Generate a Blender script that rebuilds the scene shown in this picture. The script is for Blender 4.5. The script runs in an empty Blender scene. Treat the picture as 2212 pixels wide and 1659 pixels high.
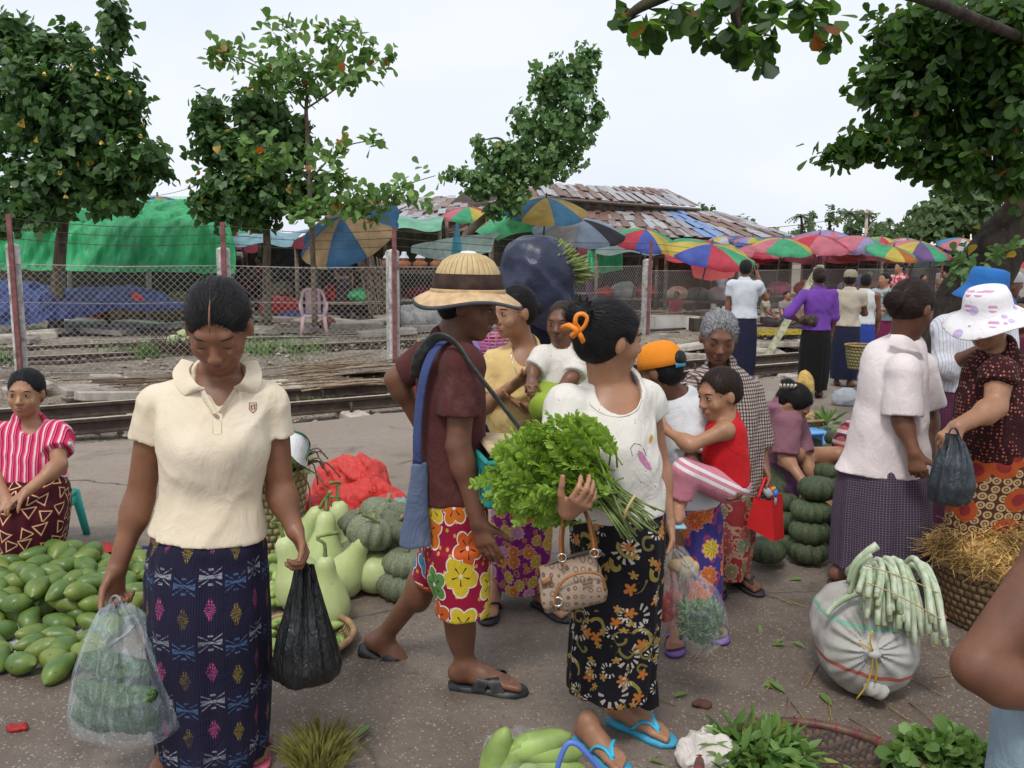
import bpy,bmesh,math,random
import numpy as np
from mathutils import Vector,Matrix
rnd = random.Random(7)
nrg = np.random.default_rng(11)
R = math.radians
scene = bpy.context.scene
COL = scene.collection

# ------------------------------------------------------------------ camera
F,CX,CY,HOR,HC = 1850.0,1106.0,829.5,550.0,1.58     # focal length and horizon, in pixels of a 2212 px wide picture
PITCH = math.atan((CY - HOR) / F)
cd = bpy.data.cameras.new('camera')
cd.sensor_width = 36; cd.lens = 36 * F / 2212; cd.clip_start = 0.05; cd.clip_end = 3000
cam = bpy.data.objects.new('camera',cd); COL.objects.link(cam)
cam.location = (0,0,HC); ROLL = R(0.7)
cam.matrix_world = Matrix.Translation((0,0,HC)) @ Matrix.Rotation(math.pi / 2 - PITCH,4,'X') @ Matrix.Rotation(ROLL,4,'Z')
scene.camera = cam
# ------------------------------------------------------------------ overcast sky
SUN_EL,SUN_AZ = R(58),R(200)
w = bpy.data.worlds.new('World'); scene.world = w; w.use_nodes = True
wt = w.node_tree; wt.nodes.clear()
_o = wt.nodes.new('ShaderNodeOutputWorld'); _b = wt.nodes.new('ShaderNodeBackground')
_sky = wt.nodes.new('ShaderNodeTexSky'); _sky.sky_type = 'NISHITA'; _sky.sun_disc = False
_sky.sun_elevation = SUN_EL; _sky.sun_rotation = SUN_AZ; _sky.dust_density = 4
_sc = wt.nodes.new('ShaderNodeVectorMath'); _sc.operation = 'SCALE'; _sc.inputs['Scale'].default_value = 0.10
_tc = wt.nodes.new('ShaderNodeTexCoord'); _mp = wt.nodes.new('ShaderNodeMapping'); _mp.inputs['Scale'].default_value = (1,1,3.0)
_no = wt.nodes.new('ShaderNodeTexNoise'); _no.inputs['Scale'].default_value = 2.2; _no.inputs['Detail'].default_value = 5
_rp = wt.nodes.new('ShaderNodeValToRGB')
_rp.color_ramp.elements[0].position = 0.3; _rp.color_ramp.elements[0].color = (0.66,0.71,0.79,1)
_rp.color_ramp.elements[1].position = 0.7; _rp.color_ramp.elements[1].color = (0.77,0.80,0.845,1)
_mx = wt.nodes.new('ShaderNodeMix'); _mx.data_type = 'RGBA'; _mx.inputs['Factor'].default_value = 0.93
L = wt.links.new
L(_tc.outputs['Generated'],_mp.inputs[0]); L(_mp.outputs[0],_no.inputs['Vector']); L(_no.outputs['Fac'],_rp.inputs['Fac'])
L(_sky.outputs[0],_sc.inputs[0]); L(_sc.outputs[0],_mx.inputs['A']); L(_rp.outputs[0],_mx.inputs['B'])
L(_mx.outputs['Result'],_b.inputs['Color']); L(_b.outputs[0],_o.inputs['Surface'])
_b.inputs['Strength'].default_value = 1.0
sd = bpy.data.lights.new('sun','SUN'); sd.energy = 1.5; sd.angle = R(13); sd.color = (1,0.97,0.92)
sun = bpy.data.objects.new('sun',sd); COL.objects.link(sun)
_sv = Vector((math.sin(SUN_AZ) * math.cos(SUN_EL),math.cos(SUN_AZ) * math.cos(SUN_EL),math.sin(SUN_EL)))
sun.rotation_euler = _sv.to_track_quat('Z','Y').to_euler()
scene.view_settings.view_transform = 'Standard'; scene.view_settings.look = 'None'
scene.view_settings.exposure = 0.38; scene.view_settings.gamma = 1
scene.cycles.max_bounces = 8; scene.cycles.transparent_max_bounces = 16; scene.cycles.use_denoising = True
scene.cycles.diffuse_bounces = 3; scene.cycles.glossy_bounces = 3; scene.cycles.transmission_bounces = 6

# ------------------------------------------------------------------ pixel -> place helpers
_fw = np.array([0,math.cos(PITCH),-math.sin(PITCH)]); _up = np.array([0,math.sin(PITCH),math.cos(PITCH)])
_rt = np.array([1.,0,0]); _rt,_up = _rt * math.cos(ROLL) + _up * math.sin(ROLL),_up * math.cos(ROLL) - _rt * math.sin(ROLL)
def ray(x,y):
    return _fw + (x - CX) / F * _rt - (y - CY) / F * _up
def at(x,y,Y):                      # point at distance Y in the direction of a pixel
    d = ray(x,y); return np.array([0,0,HC]) + d * (Y / d[1])
def G(x,y,z=0.0):                   # point of the ground (height z) under a pixel
    d = ray(x,y); return np.array([0,0,HC]) + d * ((z - HC) / d[2])
def pxm(Y):                           # metres per pixel at distance Y
    return Y / F / math.cos(PITCH) * 0.995
def V3(*a): return np.array(a,float)
def unit(v): v = np.asarray(v,float); return v / (np.linalg.norm(v) + 1e-12)

# ------------------------------------------------------------------ mesh helpers
def mk(name,verts,faces,uv=None,smooth=True):
    """faces: list of index lists or an (n,k) array; uv: per-loop array"""
    me = bpy.data.meshes.new(name)
    verts = np.asarray(verts,np.float32).reshape(-1,3)
    me.vertices.add(len(verts)); me.vertices.foreach_set('co',verts.ravel())
    if isinstance(faces,np.ndarray):
        n,k = faces.shape; lt = faces.ravel().astype(np.int32); ls = np.arange(0,n * k,k,dtype=np.int32); tot = np.full(n,k,np.int32)
    else:
        lens = [len(f) for f in faces]; n = len(faces)
        lt = np.array([i for f in faces for i in f],np.int32); tot = np.array(lens,np.int32); ls = np.concatenate([[0],np.cumsum(tot)[:-1]]).astype(np.int32)
    me.loops.add(len(lt)); me.loops.foreach_set('vertex_index',lt)
    me.polygons.add(n); me.polygons.foreach_set('loop_start',ls); me.polygons.foreach_set('loop_total',tot)
    if uv is not None:
        l = me.uv_layers.new(name='UVMap'); l.data.foreach_set('uv',np.asarray(uv,np.float32).ravel())
    me.update(calc_edges=True); me.validate()
    me.polygons.foreach_set('use_smooth',np.full(len(me.polygons),bool(smooth)))
    return me
def wloc(o):
    v = Vector((0,0,0))
    while o is not None: v = v + o.location; o = o.parent
    return np.array(v)
def link(o,parent=None):
    COL.objects.link(o)
    if parent is not None: o.parent = parent
    return o
def tag(o,label,cat=None,group=None,kind=None):
    if label: o['label'] = label
    if cat: o['category'] = cat
    if group: o['group'] = group
    if kind: o['kind'] = kind
    return o
def thing(name,label,cat,loc=(0,0,0),group=None):
    o = bpy.data.objects.new(name,None); o.empty_display_size = 0.1
    o.location = Vector([float(c) for c in loc]); link(o)
    return tag(o,label,cat,group)
def part(name,geo,mat,parent=None,smooth=True,kind=None,label=None):
    """geo = (verts, faces[, uv]) in world coordinates"""
    v = np.asarray(geo[0],float).reshape(-1,3)
    if parent is not None: v = v - wloc(parent)
    me = mk(name,v,geo[1],geo[2] if len(geo) > 2 else None,smooth)
    if mat is not None: me.materials.append(mat)
    o = bpy.data.objects.new(name,me); link(o,parent)
    if kind: o['kind'] = kind
    if label: o['label'] = label
    return o
def solo(name,geo,mat,label,cat,group=None,smooth=True,base=None,kind=None):
    """a thing that is one mesh; origin at the middle of its base"""
    v = np.asarray(geo[0],float).reshape(-1,3)
    b = np.array([*(v[:,:2].min(0) + v[:,:2].max(0)) / 2,v[:,2].min()]) if base is None else np.asarray(base,float)
    me = mk(name,v - b,geo[1],geo[2] if len(geo) > 2 else None,smooth)
    if mat is not None: me.materials.append(mat)
    o = bpy.data.objects.new(name,me); o.location = Vector(b); link(o)
    return tag(o,label,cat,group,kind)
def inst(name,me,loc,rot=(0,0,0),sc=1.0,parent=None,mat=None):
    o = bpy.data.objects.new(name,me); o.location = Vector([float(c) for c in loc]); o.rotation_euler = rot
    o.scale = (sc,sc,sc) if np.isscalar(sc) else sc
    return link(o,parent)
def copy_tree(o,parent=None):
    c = o.copy(); link(c,parent)
    for ch in list(o.children): copy_tree(ch,c)
    return c
def join(*gs):
    vs,fs,n = [],[],0
    for g in gs:
        v = np.asarray(g[0],float).reshape(-1,3); vs.append(v)
        fs += [[int(i) + n for i in f] for f in g[1]]; n += len(v)
    return np.concatenate(vs),fs
def box(c,s,M=None):
    c = np.asarray(c,float); s = np.asarray(s,float) / 2
    v = np.array([[x,y,z] for x in (-1,1) for y in (-1,1) for z in (-1,1)]) * s
    if M is not None: v = v @ np.asarray(M).T
    return v + c,[[0,1,3,2],[4,6,7,5],[0,4,5,1],[2,3,7,6],[0,2,6,4],[1,5,7,3]]
def bevbox(c,s,b=0.01,M=None):
    """box with bevelled vertical and horizontal edges (chamfered)"""
    s = np.asarray(s,float) / 2; b = min(b,*(s * .9)); rings = []
    for z,i in ((-s[2],b),(-s[2] + b,0),(s[2] - b,0),(s[2],b)):
        x,y = s[0] - i,s[1] - i; e = b
        rings.append([[x - e,-y,z],[x,-y + e,z],[x,y - e,z],[x - e,y,z],[-x + e,y,z],[-x,y - e,z],[-x,-y + e,z],[-x + e,-y,z]])
    v = np.array(rings).reshape(-1,3); f = []
    for k in range(3):
        for j in range(8): f.append([k * 8 + j,k * 8 + (j + 1) % 8,(k + 1) * 8 + (j + 1) % 8,(k + 1) * 8 + j])
    f.append(list(range(7,-1,-1))); f.append(list(range(24,32)))
    if M is not None: v = v @ np.asarray(M).T
    return v + np.asarray(c,float),f
def rotz(a): c,s = math.cos(a),math.sin(a); return np.array([[c,-s,0],[s,c,0],[0,0,1.]])
def rotx(a): c,s = math.cos(a),math.sin(a); return np.array([[1.,0,0],[0,c,-s],[0,s,c]])
def roty(a): c,s = math.cos(a),math.sin(a); return np.array([[c,0,s],[0,1.,0],[-s,0,c]])
def loft(rings,closed=True,cap0=False,cap1=False,uvs=None,flip=False):
    """rings (m,n,3) -> verts, quads (+caps), per-loop uv if uvs=(m,n+1,2)"""
    rings = np.asarray(rings,float); m,n = rings.shape[:2]
    cols = n if closed else n - 1
    i = np.arange(m - 1)[:,None]; j = np.arange(cols)[None,:]; j2 = (j + 1) % n
    q = np.stack([i * n + j,i * n + j2,(i + 1) * n + j2,(i + 1) * n + j],-1).reshape(-1,4)
    if flip: q = q[:,::-1]
    if uvs is not None:
        uvs = np.asarray(uvs,float)
        u = np.stack([uvs[i,j],uvs[i,j + 1],uvs[i + 1,j + 1],uvs[i + 1,j]],2).reshape(-1,4,2)
        if flip: u = u[:,::-1]
    if not (cap0 or cap1):
        return (rings.reshape(-1,3),q) if uvs is None else (rings.reshape(-1,3),q,u.reshape(-1,2))
    f = q.tolist(); c0 = list(range(n)); c1 = list(range((m - 1) * n,m * n))
    if not flip: c0 = c0[::-1]
    else: c1 = c1[::-1]
    if cap0: f.append(c0)
    if cap1: f.append(c1)
    if uvs is None: return rings.reshape(-1,3),f
    ex = []
    if cap0: ex.append(np.repeat(uvs[0,:1],n,0))
    if cap1: ex.append(np.repeat(uvs[-1,:1],n,0))
    return rings.reshape(-1,3),f,np.concatenate([u.reshape(-1,2)] + ex)
def ellmesh(c,r,M=None,n=12,m=8):
    th = np.linspace(0,2 * np.pi,n,endpoint=False); ph = np.linspace(-np.pi / 2 + .12,np.pi / 2 - .12,m)
    v = np.array([[(math.cos(q) * math.cos(t),math.cos(q) * math.sin(t),math.sin(q)) for t in th] for q in ph]) * np.asarray(r,float) * np.ones(3)
    if M is not None: v = v @ np.asarray(M).T
    return loft(v + np.asarray(c,float),cap0=True,cap1=True)
def tube(pts,r,n=8,cap=True,flat=1.0):
    """round tube along points; r number or list; flat squeezes the second axis"""
    pts = np.asarray(pts,float); m = len(pts)
    r = np.full(m,r,float) if np.isscalar(r) else np.asarray(r,float)
    tg = np.gradient(pts,axis=0); tg /= np.linalg.norm(tg,axis=1)[:,None] + 1e-12
    ref = V3(0,0,1) if abs(tg[0][2]) < .9 else V3(1,0,0)
    a = unit(np.cross(tg[0],ref)); A = []
    for t in tg:
        a = unit(a - t * a.dot(t)); A.append(a)
    A = np.array(A); B = np.cross(tg,A)
    th = np.linspace(0,2 * np.pi,n,endpoint=False)
    rings = pts[:,None] + r[:,None,None] * (np.cos(th)[None,:,None] * A[:,None] + flat * np.sin(th)[None,:,None] * B[:,None])
    return loft(rings,cap0=cap,cap1=cap)
def lathe(prof,n=24,c=(0,0,0),cap0=False,cap1=False):
    th = np.linspace(0,2 * np.pi,n,endpoint=False)
    rings = [[(r * math.cos(t),r * math.sin(t),z) for t in th] for r,z in prof]
    g = loft(np.array(rings) + np.asarray(c,float),cap0=cap0,cap1=cap1); return g
def xf(g,M=None,t=(0,0,0),s=1.0):
    v = np.asarray(g[0],float) * s
    if M is not None: v = v @ np.asarray(M).T
    return (v + np.asarray(t,float),) + tuple(g[1:])
def smooth_path(pts,n=24):
    """Catmull-Rom through the points"""
    p = np.asarray(pts,float); p = np.vstack([2 * p[0] - p[1],p,2 * p[-1] - p[-2]]); out = []
    segs = len(p) - 3
    for t in np.linspace(0,segs - 1e-6,n):
        i = int(t); u = t - i; a,b,c,d = p[i:i + 4]
        out.append(.5 * (2 * b + (c - a) * u + (2 * a - 5 * b + 4 * c - d) * u * u + (3 * b - a - 3 * c + d) * u ** 3))
    return np.array(out)
def wob(P,seed=0,fr=1.0):
    """cheap smooth noise in [-1,1] for arrays of points"""
    r = np.random.default_rng(seed); s = 0
    for o in range(4):
        k = r.normal(size=3); k = k / np.linalg.norm(k) * fr * (1.0,1.7,2.6,3.9)[o]; k2 = r.normal(size=3) * fr * .8
        s = s + np.sin(P @ k * 6.283 + r.uniform(0,6.28) + 1.1 * np.sin(P @ k2 * 6.283)) * (1,.6,.4,.25)[o]
    return s / 1.8

# ------------------------------------------------------------------ implicit surfaces (for bodies, clothes, sacks)
class Sdf:
    def __init__(s): s.p = []
    def _add(s,fn,lo,hi,op,k):
        m = 0.05 + k; s.p.append((fn,np.asarray(lo,float) - m,np.asarray(hi,float) + m,op,k)); return s
    def cap(s,a,b,ra,rb=None,k=.02,op='u'):
        a = np.asarray(a,float); b = np.asarray(b,float); rb = ra if rb is None else rb; ab = b - a; L2 = max(ab.dot(ab),1e-9); rm = max(ra,rb)
        def fn(P):
            t = np.clip((P - a) @ ab / L2,0,1); return np.linalg.norm(P - a - t[:,None] * ab,axis=1) - (ra + (rb - ra) * t)
        return s._add(fn,np.minimum(a,b) - rm,np.maximum(a,b) + rm,op,k)
    def ecap(s,a,b,side,r0,r1,k=.02,op='u',flat=False,endr=1.0):
        a = np.asarray(a,float); b = np.asarray(b,float); ab = b - a; Ln = np.linalg.norm(ab); wv = ab / Ln
        u = np.asarray(side,float); u = unit(u - wv * u.dot(wv)); v = np.cross(wv,u)
        rm = max(*r0,*r1)
        def fn(P):
            q = P - a; t = q @ wv; tc = np.clip(t,0,Ln); e = t - tc; tt = tc / Ln
            rx = r0[0] + (r1[0] - r0[0]) * tt; ry = r0[1] + (r1[1] - r0[1]) * tt; mn = np.minimum(rx,ry)
            pu = (q @ u) / rx; pv = (q @ v) / ry
            if flat:
                d = (np.sqrt(pu * pu + pv * pv) - 1) * mn
                return np.where(e == 0,np.maximum(d,-np.minimum(t,Ln - t)),np.sqrt(np.maximum(d,0) ** 2 + e * e))
            return (np.sqrt(pu * pu + pv * pv + (e / (mn * endr)) ** 2) - 1) * mn
        return s._add(fn,np.minimum(a,b) - rm,np.maximum(a,b) + rm,op,k)
    def stack(s,C,rx,ry,side,k=.02):
        """upright trunk through elliptical rings (centres C from top to bottom)"""
        z = C[::-1,2]; cx,cy,ax_,ay_ = C[::-1,0],C[::-1,1],rx[::-1],ry[::-1]; u = unit(np.asarray(side,float) * V3(1,1,0)); v = np.cross(V3(0,0,1),u); rm = max(rx.max(),ry.max())
        def fn(P):
            zz = np.clip(P[:,2],z[0],z[-1]); e = P[:,2] - zz; X_,Y_ = P[:,0] - np.interp(zz,z,cx),P[:,1] - np.interp(zz,z,cy); a = np.interp(zz,z,ax_); b = np.interp(zz,z,ay_); mn = np.minimum(a,b)
            return (np.sqrt(((X_ * u[0] + Y_ * u[1]) / a) ** 2 + ((X_ * v[0] + Y_ * v[1]) / b) ** 2 + (e / (mn * .8)) ** 2) - 1) * mn
        return s._add(fn,C.min(0) - rm,C.max(0) + rm,'u',k)
    def ell(s,c,r,M=None,k=.02,op='u'):
        c = np.asarray(c,float); r = np.asarray(r,float) * np.ones(3); Mi = np.eye(3) if M is None else np.asarray(M)
        def fn(P):
            q = (P - c) @ Mi; k0 = np.linalg.norm(q / r,axis=1); k1 = np.linalg.norm(q / (r * r),axis=1) + 1e-9
            return k0 * (k0 - 1) / k1
        return s._add(fn,c - r.max(),c + r.max(),op,k)
    def cut(s,pt,n,k=0.0):
        pt = np.asarray(pt,float); n = unit(n); s.p.append((lambda P: (P - pt) @ n,None,None,'i',k)); return s
    def disp(s,fn): s.p.append((fn,None,None,'d',0)); return s
    def ev(s,P):
        n = len(P)
        if n > 6000: return np.concatenate([s.ev(P[i:i + 4096]) for i in range(0,n,4096)])
        d = np.full(n,0.12); plo,phi = P.min(0),P.max(0)
        for fn,lo,hi,op,k in s.p:
            if lo is not None and ((plo > hi).any() or (phi < lo).any()): continue
            if lo is None:
                x = fn(P)
                if op == 'd': d = d + x
                else: d = np.maximum(d,x)
                continue
            m = ((P > lo) & (P < hi)).all(1)
            if not m.any(): continue
            x = fn(P[m]); a = d[m]
            if op == 'u':
                h = np.maximum(k - np.abs(a - x),0); d[m] = np.minimum(a,x) - (h * h / (4 * k) if k > 0 else 0)
            elif op == 's':
                x = -x; h = np.maximum(k - np.abs(a - x),0); d[m] = np.maximum(a,x) + (h * h / (4 * k) if k > 0 else 0)
        return d
    def bounds(s):
        lo = np.min([p[1] for p in s.p if p[1] is not None and p[3] == 'u'],0); hi = np.max([p[2] for p in s.p if p[1] is not None and p[3] == 'u'],0)
        return lo,hi
    def mesh(s,h,relax=1):
        lo,hi = s.bounds(); lo = lo - 2 * h; C = 4
        nb = np.ceil((hi + 2 * h - lo) / (h * C)).astype(int) + 1
        gi = np.stack(np.meshgrid(*[np.arange(n) for n in nb],indexing='ij'),-1).reshape(-1,3)
        od = np.lexsort((gi[:,2] // 5,gi[:,1] // 5,gi[:,0] // 5)); cv = np.empty(len(gi)); cv[od] = s.ev(lo + (gi[od] + .5) * h * C); cv = cv.reshape(nb)
        act = np.abs(cv) < 7.0 * h
        a2 = act.copy()
        for ax in range(3):
            t = a2.copy(); sl = [slice(None)] * 3; sr = [slice(None)] * 3; sl[ax] = slice(1,None); sr[ax] = slice(None,-1)
            t[tuple(sl)] |= a2[tuple(sr)]; t[tuple(sr)] |= a2[tuple(sl)]; a2 = t
        val = np.repeat(np.repeat(np.repeat(cv,C,0),C,1),C,2).astype(np.float32)
        bi = np.argwhere(a2); bi = bi[np.lexsort((bi[:,2],bi[:,1],bi[:,0],bi[:,2] // 4,bi[:,1] // 4,bi[:,0] // 4))]; of = np.stack(np.meshgrid(*[np.arange(C)] * 3,indexing='ij'),-1).reshape(-1,3)
        idx = (bi[:,None] * C + of[None]).reshape(-1,3)
        val[idx[:,0],idx[:,1],idx[:,2]] = s.ev(lo + idx * h)
        ins = val < 0
        N = np.array(val.shape)
        cnt = np.zeros(N - 1,np.int8)
        cor = [(x,y,z) for x in (0,1) for y in (0,1) for z in (0,1)]
        for x,y,z in cor: cnt += ins[x:N[0] - 1 + x,y:N[1] - 1 + y,z:N[2] - 1 + z]
        cells = np.argwhere((cnt > 0) & (cnt < 8)); vid = np.full(N - 1,-1,np.int32); vid[tuple(cells.T)] = np.arange(len(cells))
        acc = np.zeros((len(cells),3)); c2 = np.zeros(len(cells))
        for c in cor:
            for ax in range(3):
                if c[ax]: continue
                e = list(c); e[ax] = 1
                va = val[tuple((cells + c).T)]; vb = val[tuple((cells + e).T)]
                m = (va < 0) != (vb < 0); t = np.where(m,va / np.where(m,va - vb,1),0)
                pos = np.array(c,float)[None].repeat(len(cells),0); pos[:,ax] = t
                acc[m] += pos[m]; c2[m] += 1
        v = lo + (cells + acc / np.maximum(c2,1)[:,None]) * h
        fs = []
        for ax in range(3):
            b,c = (ax + 1) % 3,(ax + 2) % 3
            sl0 = [slice(None)] * 3; sl1 = [slice(None)] * 3; sl0[ax] = slice(None,-1); sl1[ax] = slice(1,None)
            A = ins[tuple(sl0)]; B = ins[tuple(sl1)]; ed = np.argwhere(A != B)
            ed = ed[(ed[:,b] > 0) & (ed[:,c] > 0) & (ed[:,b] < N[b] - 1) & (ed[:,c] < N[c] - 1)]
            def cell(db,dc):
                q = ed.copy(); q[:,b] += db; q[:,c] += dc; return vid[tuple(q.T)]
            q = np.stack([cell(-1,-1),cell(0,-1),cell(0,0),cell(-1,0)],-1)
            sgn = A[tuple(ed.T)]; q[~sgn] = q[~sgn][:,::-1]; fs.append(q)
        q = np.concatenate(fs); q = q[(q >= 0).all(1)]
        for _ in range(relax):                       # one light smoothing pass
            s2 = np.zeros_like(v); c3 = np.zeros(len(v))
            for a,b in ((0,1),(1,2),(2,3),(3,0)):
                np.add.at(s2,q[:,a],v[q[:,b]]); np.add.at(s2,q[:,b],v[q[:,a]])
                np.add.at(c3,q[:,a],1); np.add.at(c3,q[:,b],1)
            v = v * .5 + s2 / np.maximum(c3,1)[:,None] * .5
        return v,q

# ------------------------------------------------------------------ shader expressions
class X:
    """a socket (or constant) that understands arithmetic"""
    def __init__(s,nt,k): s.nt,s.k = nt,k
    def _m(s,op,b=None,c=None,clamp=False):
        n = s.nt.t.nodes.new('ShaderNodeMath'); n.operation = op; n.use_clamp = clamp
        for i,q in enumerate((s,b,c)):
            if q is None: continue
            if isinstance(q,X): s.nt.t.links.new(q.k,n.inputs[i])
            else: n.inputs[i].default_value = q
        return X(s.nt,n.outputs[0])
    def __add__(s,b): return s._m('ADD',b)
    __radd__ = __add__
    def __sub__(s,b): return s._m('SUBTRACT',b)
    def __rsub__(s,b): return (s * -1) + b
    def __mul__(s,b): return s._m('MULTIPLY',b)
    __rmul__ = __mul__
    def __truediv__(s,b): return s._m('DIVIDE',b)
    def fract(s): return s._m('FRACT')
    def floor(s): return s._m('FLOOR')
    def abs(s): return s._m('ABSOLUTE')
    def sin(s): return s._m('SINE')
    def cos(s): return s._m('COSINE')
    def sqrt(s): return s._m('SQRT')
    def lt(s,b): return s._m('LESS_THAN',b)
    def gt(s,b): return s._m('GREATER_THAN',b)
    def mn(s,b): return s._m('MINIMUM',b)
    def mx(s,b): return s._m('MAXIMUM',b)
    def mod(s,b): return s._m('FLOORED_MODULO',b)
    def atan2(s,b): return s._m('ARCTAN2',b)
    def step(s,a,b):
        n = s.nt.t.nodes.new('ShaderNodeMapRange'); n.interpolation_type = 'SMOOTHSTEP'
        s.nt.t.links.new(s.k,n.inputs['Value']); n.inputs['From Min'].default_value = a; n.inputs['From Max'].default_value = b
        return X(s.nt,n.outputs['Result'])
class NT:
    def __init__(s,name,rough=.6,spec=.4):
        s.m = bpy.data.materials.new(name); s.m.use_nodes = True; s.t = s.m.node_tree; s.t.nodes.clear()
        s.out = s.t.nodes.new('ShaderNodeOutputMaterial'); s.b = s.t.nodes.new('ShaderNodeBsdfPrincipled')
        s.t.links.new(s.b.outputs[0],s.out.inputs['Surface']); s.b.inputs['Roughness'].default_value = rough
        s.b.inputs['Specular IOR Level'].default_value = spec; s._tc = None
    def tc(s,w):
        if s._tc is None: s._tc = s.t.nodes.new('ShaderNodeTexCoord')
        return X(s,s._tc.outputs[w])
    def sep(s,v):
        n = s.t.nodes.new('ShaderNodeSeparateXYZ'); s.t.links.new(v.k,n.inputs[0]); return [X(s,n.outputs[i]) for i in range(3)]
    def comb(s,x,y,z=0.0):
        n = s.t.nodes.new('ShaderNodeCombineXYZ')
        for i,q in enumerate((x,y,z)):
            if isinstance(q,X): s.t.links.new(q.k,n.inputs[i])
            else: n.inputs[i].default_value = q
        return X(s,n.outputs[0])
    def scale(s,v,sc=(1,1,1),rot=(0,0,0),loc=(0,0,0)):
        n = s.t.nodes.new('ShaderNodeMapping'); s.t.links.new(v.k,n.inputs[0])
        n.inputs['Scale'].default_value = sc; n.inputs['Rotation'].default_value = rot; n.inputs['Location'].default_value = loc; return X(s,n.outputs[0])
    def noise(s,v,sc,det=3,rough=.55,dist=0,col=False):
        n = s.t.nodes.new('ShaderNodeTexNoise'); n.inputs['Scale'].default_value = sc; n.inputs['Detail'].default_value = det
        n.inputs['Roughness'].default_value = rough; n.inputs['Distortion'].default_value = dist
        if v is not None: s.t.links.new(v.k,n.inputs['Vector'])
        return X(s,n.outputs['Color' if col else 'Fac'])
    def vor(s,v,sc,feat='F1',rand=1.0,dim='3D'):
        n = s.t.nodes.new('ShaderNodeTexVoronoi'); n.feature = feat; n.voronoi_dimensions = dim; n.inputs['Scale'].default_value = sc
        n.inputs['Randomness'].default_value = rand
        if v is not None: s.t.links.new(v.k,n.inputs['Vector'])
        return n
    def o(s,n,k): return X(s,n.outputs[k])
    def wave(s,v,sc,dist=0,det=2,typ='BANDS',d='X'):
        n = s.t.nodes.new('ShaderNodeTexWave'); n.wave_type = typ; n.bands_direction = d; n.inputs['Scale'].default_value = sc
        n.inputs['Distortion'].default_value = dist; n.inputs['Detail'].default_value = det; s.t.links.new(v.k,n.inputs['Vector']); return X(s,n.outputs['Fac'])
    def ramp(s,f,els,const=False):
        n = s.t.nodes.new('ShaderNodeValToRGB'); cr = n.color_ramp; s.t.links.new(f.k,n.inputs[0])
        if const: cr.interpolation = 'CONSTANT'
        while len(cr.elements) < len(els): cr.elements.new(.5)
        for e,(p,c) in zip(cr.elements,els): e.position = p; e.color = (*c,1) if len(c) == 3 else c
        return X(s,n.outputs[0])
    def mix(s,f,a,b,mode='MIX'):
        n = s.t.nodes.new('ShaderNodeMix'); n.data_type = 'RGBA'; n.blend_type = mode
        for q,k in ((f,0),(a,6),(b,7)):
            if isinstance(q,X): s.t.links.new(q.k,n.inputs[k])
            else: n.inputs[k].default_value = q if k == 0 else (*q,1)
        return X(s,n.outputs[2])
    def attr(s,name,out='Fac'):
        n = s.t.nodes.new('ShaderNodeAttribute'); n.attribute_name = name; return X(s,n.outputs[out])
    def rand(s):
        n = s.t.nodes.new('ShaderNodeObjectInfo'); return X(s,n.outputs['Random'])
    def hsv(s,c,h=.5,sat=1.0,val=1.0):
        n = s.t.nodes.new('ShaderNodeHueSaturation'); 
        for q,k in ((h,'Hue'),(sat,'Saturation'),(val,'Value')):
            if isinstance(q,X): s.t.links.new(q.k,n.inputs[k])
            else: n.inputs[k].default_value = q
        if isinstance(c,X): s.t.links.new(c.k,n.inputs['Color'])
        else: n.inputs['Color'].default_value = (*c,1)
        return X(s,n.outputs[0])
    def bump(s,h,st=.3,dist=.01,prev=None):
        n = s.t.nodes.new('ShaderNodeBump'); n.inputs['Strength'].default_value = st; n.inputs['Distance'].default_value = dist
        s.t.links.new(h.k,n.inputs['Height'])
        if prev is not None: s.t.links.new(prev.k,n.inputs['Normal'])
        s.t.links.new(n.outputs[0],s.b.inputs['Normal']); return X(s,n.outputs[0])
    def set(s,k,v):
        if isinstance(v,X): s.t.links.new(v.k,s.b.inputs[k])
        else: s.b.inputs[k].default_value = (*v,1) if isinstance(v,tuple) and len(v) == 3 and s.b.inputs[k].type == 'RGBA' else v
        return s
# ------------------------------------------------------------------ materials
MATS = {}
def plain(name,col,rough=.6,var=.25,sc=6,bump=.15,bsc=40,spec=.35,metal=0,dirt=None,hue=False):
    """painted / natural surface with mottled colour and fine relief"""
    if name in MATS: return MATS[name]
    n = NT(name,rough,spec); p = n.tc('Object')
    a = n.noise(p,sc,5); c = n.mix(a.step(.3,.7),tuple(x * (1 - var) for x in col),tuple(min(1,x * (1 + var)) for x in col))
    if dirt: c = n.mix(n.noise(p,sc * .45,6,.7).step(.5,.68),c,dirt)
    if hue: c = n.hsv(c,n.rand() * .03 + .485,1.0,n.rand() * .5 + .72)
    n.set('Base Color',c); n.set('Metallic',metal)
    if bump: n.bump(n.noise(p,bsc,4),bump,.01)
    MATS[name] = n.m; return n.m
def cloth(name,col,rough=.85,var=.12,wr=.35,col2=None,sheen=.04):
    """plain woven cloth: soft colour change, fine creases, weave"""
    if name in MATS: return MATS[name]
    n = NT(name,rough,.14); p = n.tc('Object')
    c = n.mix(n.noise(p,7,4).step(.3,.75),tuple(x * (1 - var) for x in col),col)
    if col2: c = n.mix(n.noise(p,3,5,.7).step(.52,.7),c,col2)
    n.set('Base Color',c); n.set('Sheen Weight',sheen)
    b = n.bump(n.noise(n.scale(p,(1,1,.6)),11,5,.6,2.2),wr * 1.05,.025); n.bump(n.noise(p,420,2),.12,.002,b)
    MATS[name] = n.m; return n.m
def finish_cloth(n,p,c,wr=.3):
    n.set('Base Color',c); n.set('Sheen Weight',.03); n.set('Specular IOR Level',.15)
    b = n.bump(n.noise(n.scale(p,(1,1,.55)),11,5,.6,2.2),wr * 1.05,.025); n.bump(n.noise(p,400,2),.1,.002,b)
    MATS[n.m.name] = n.m; return n.m
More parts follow.
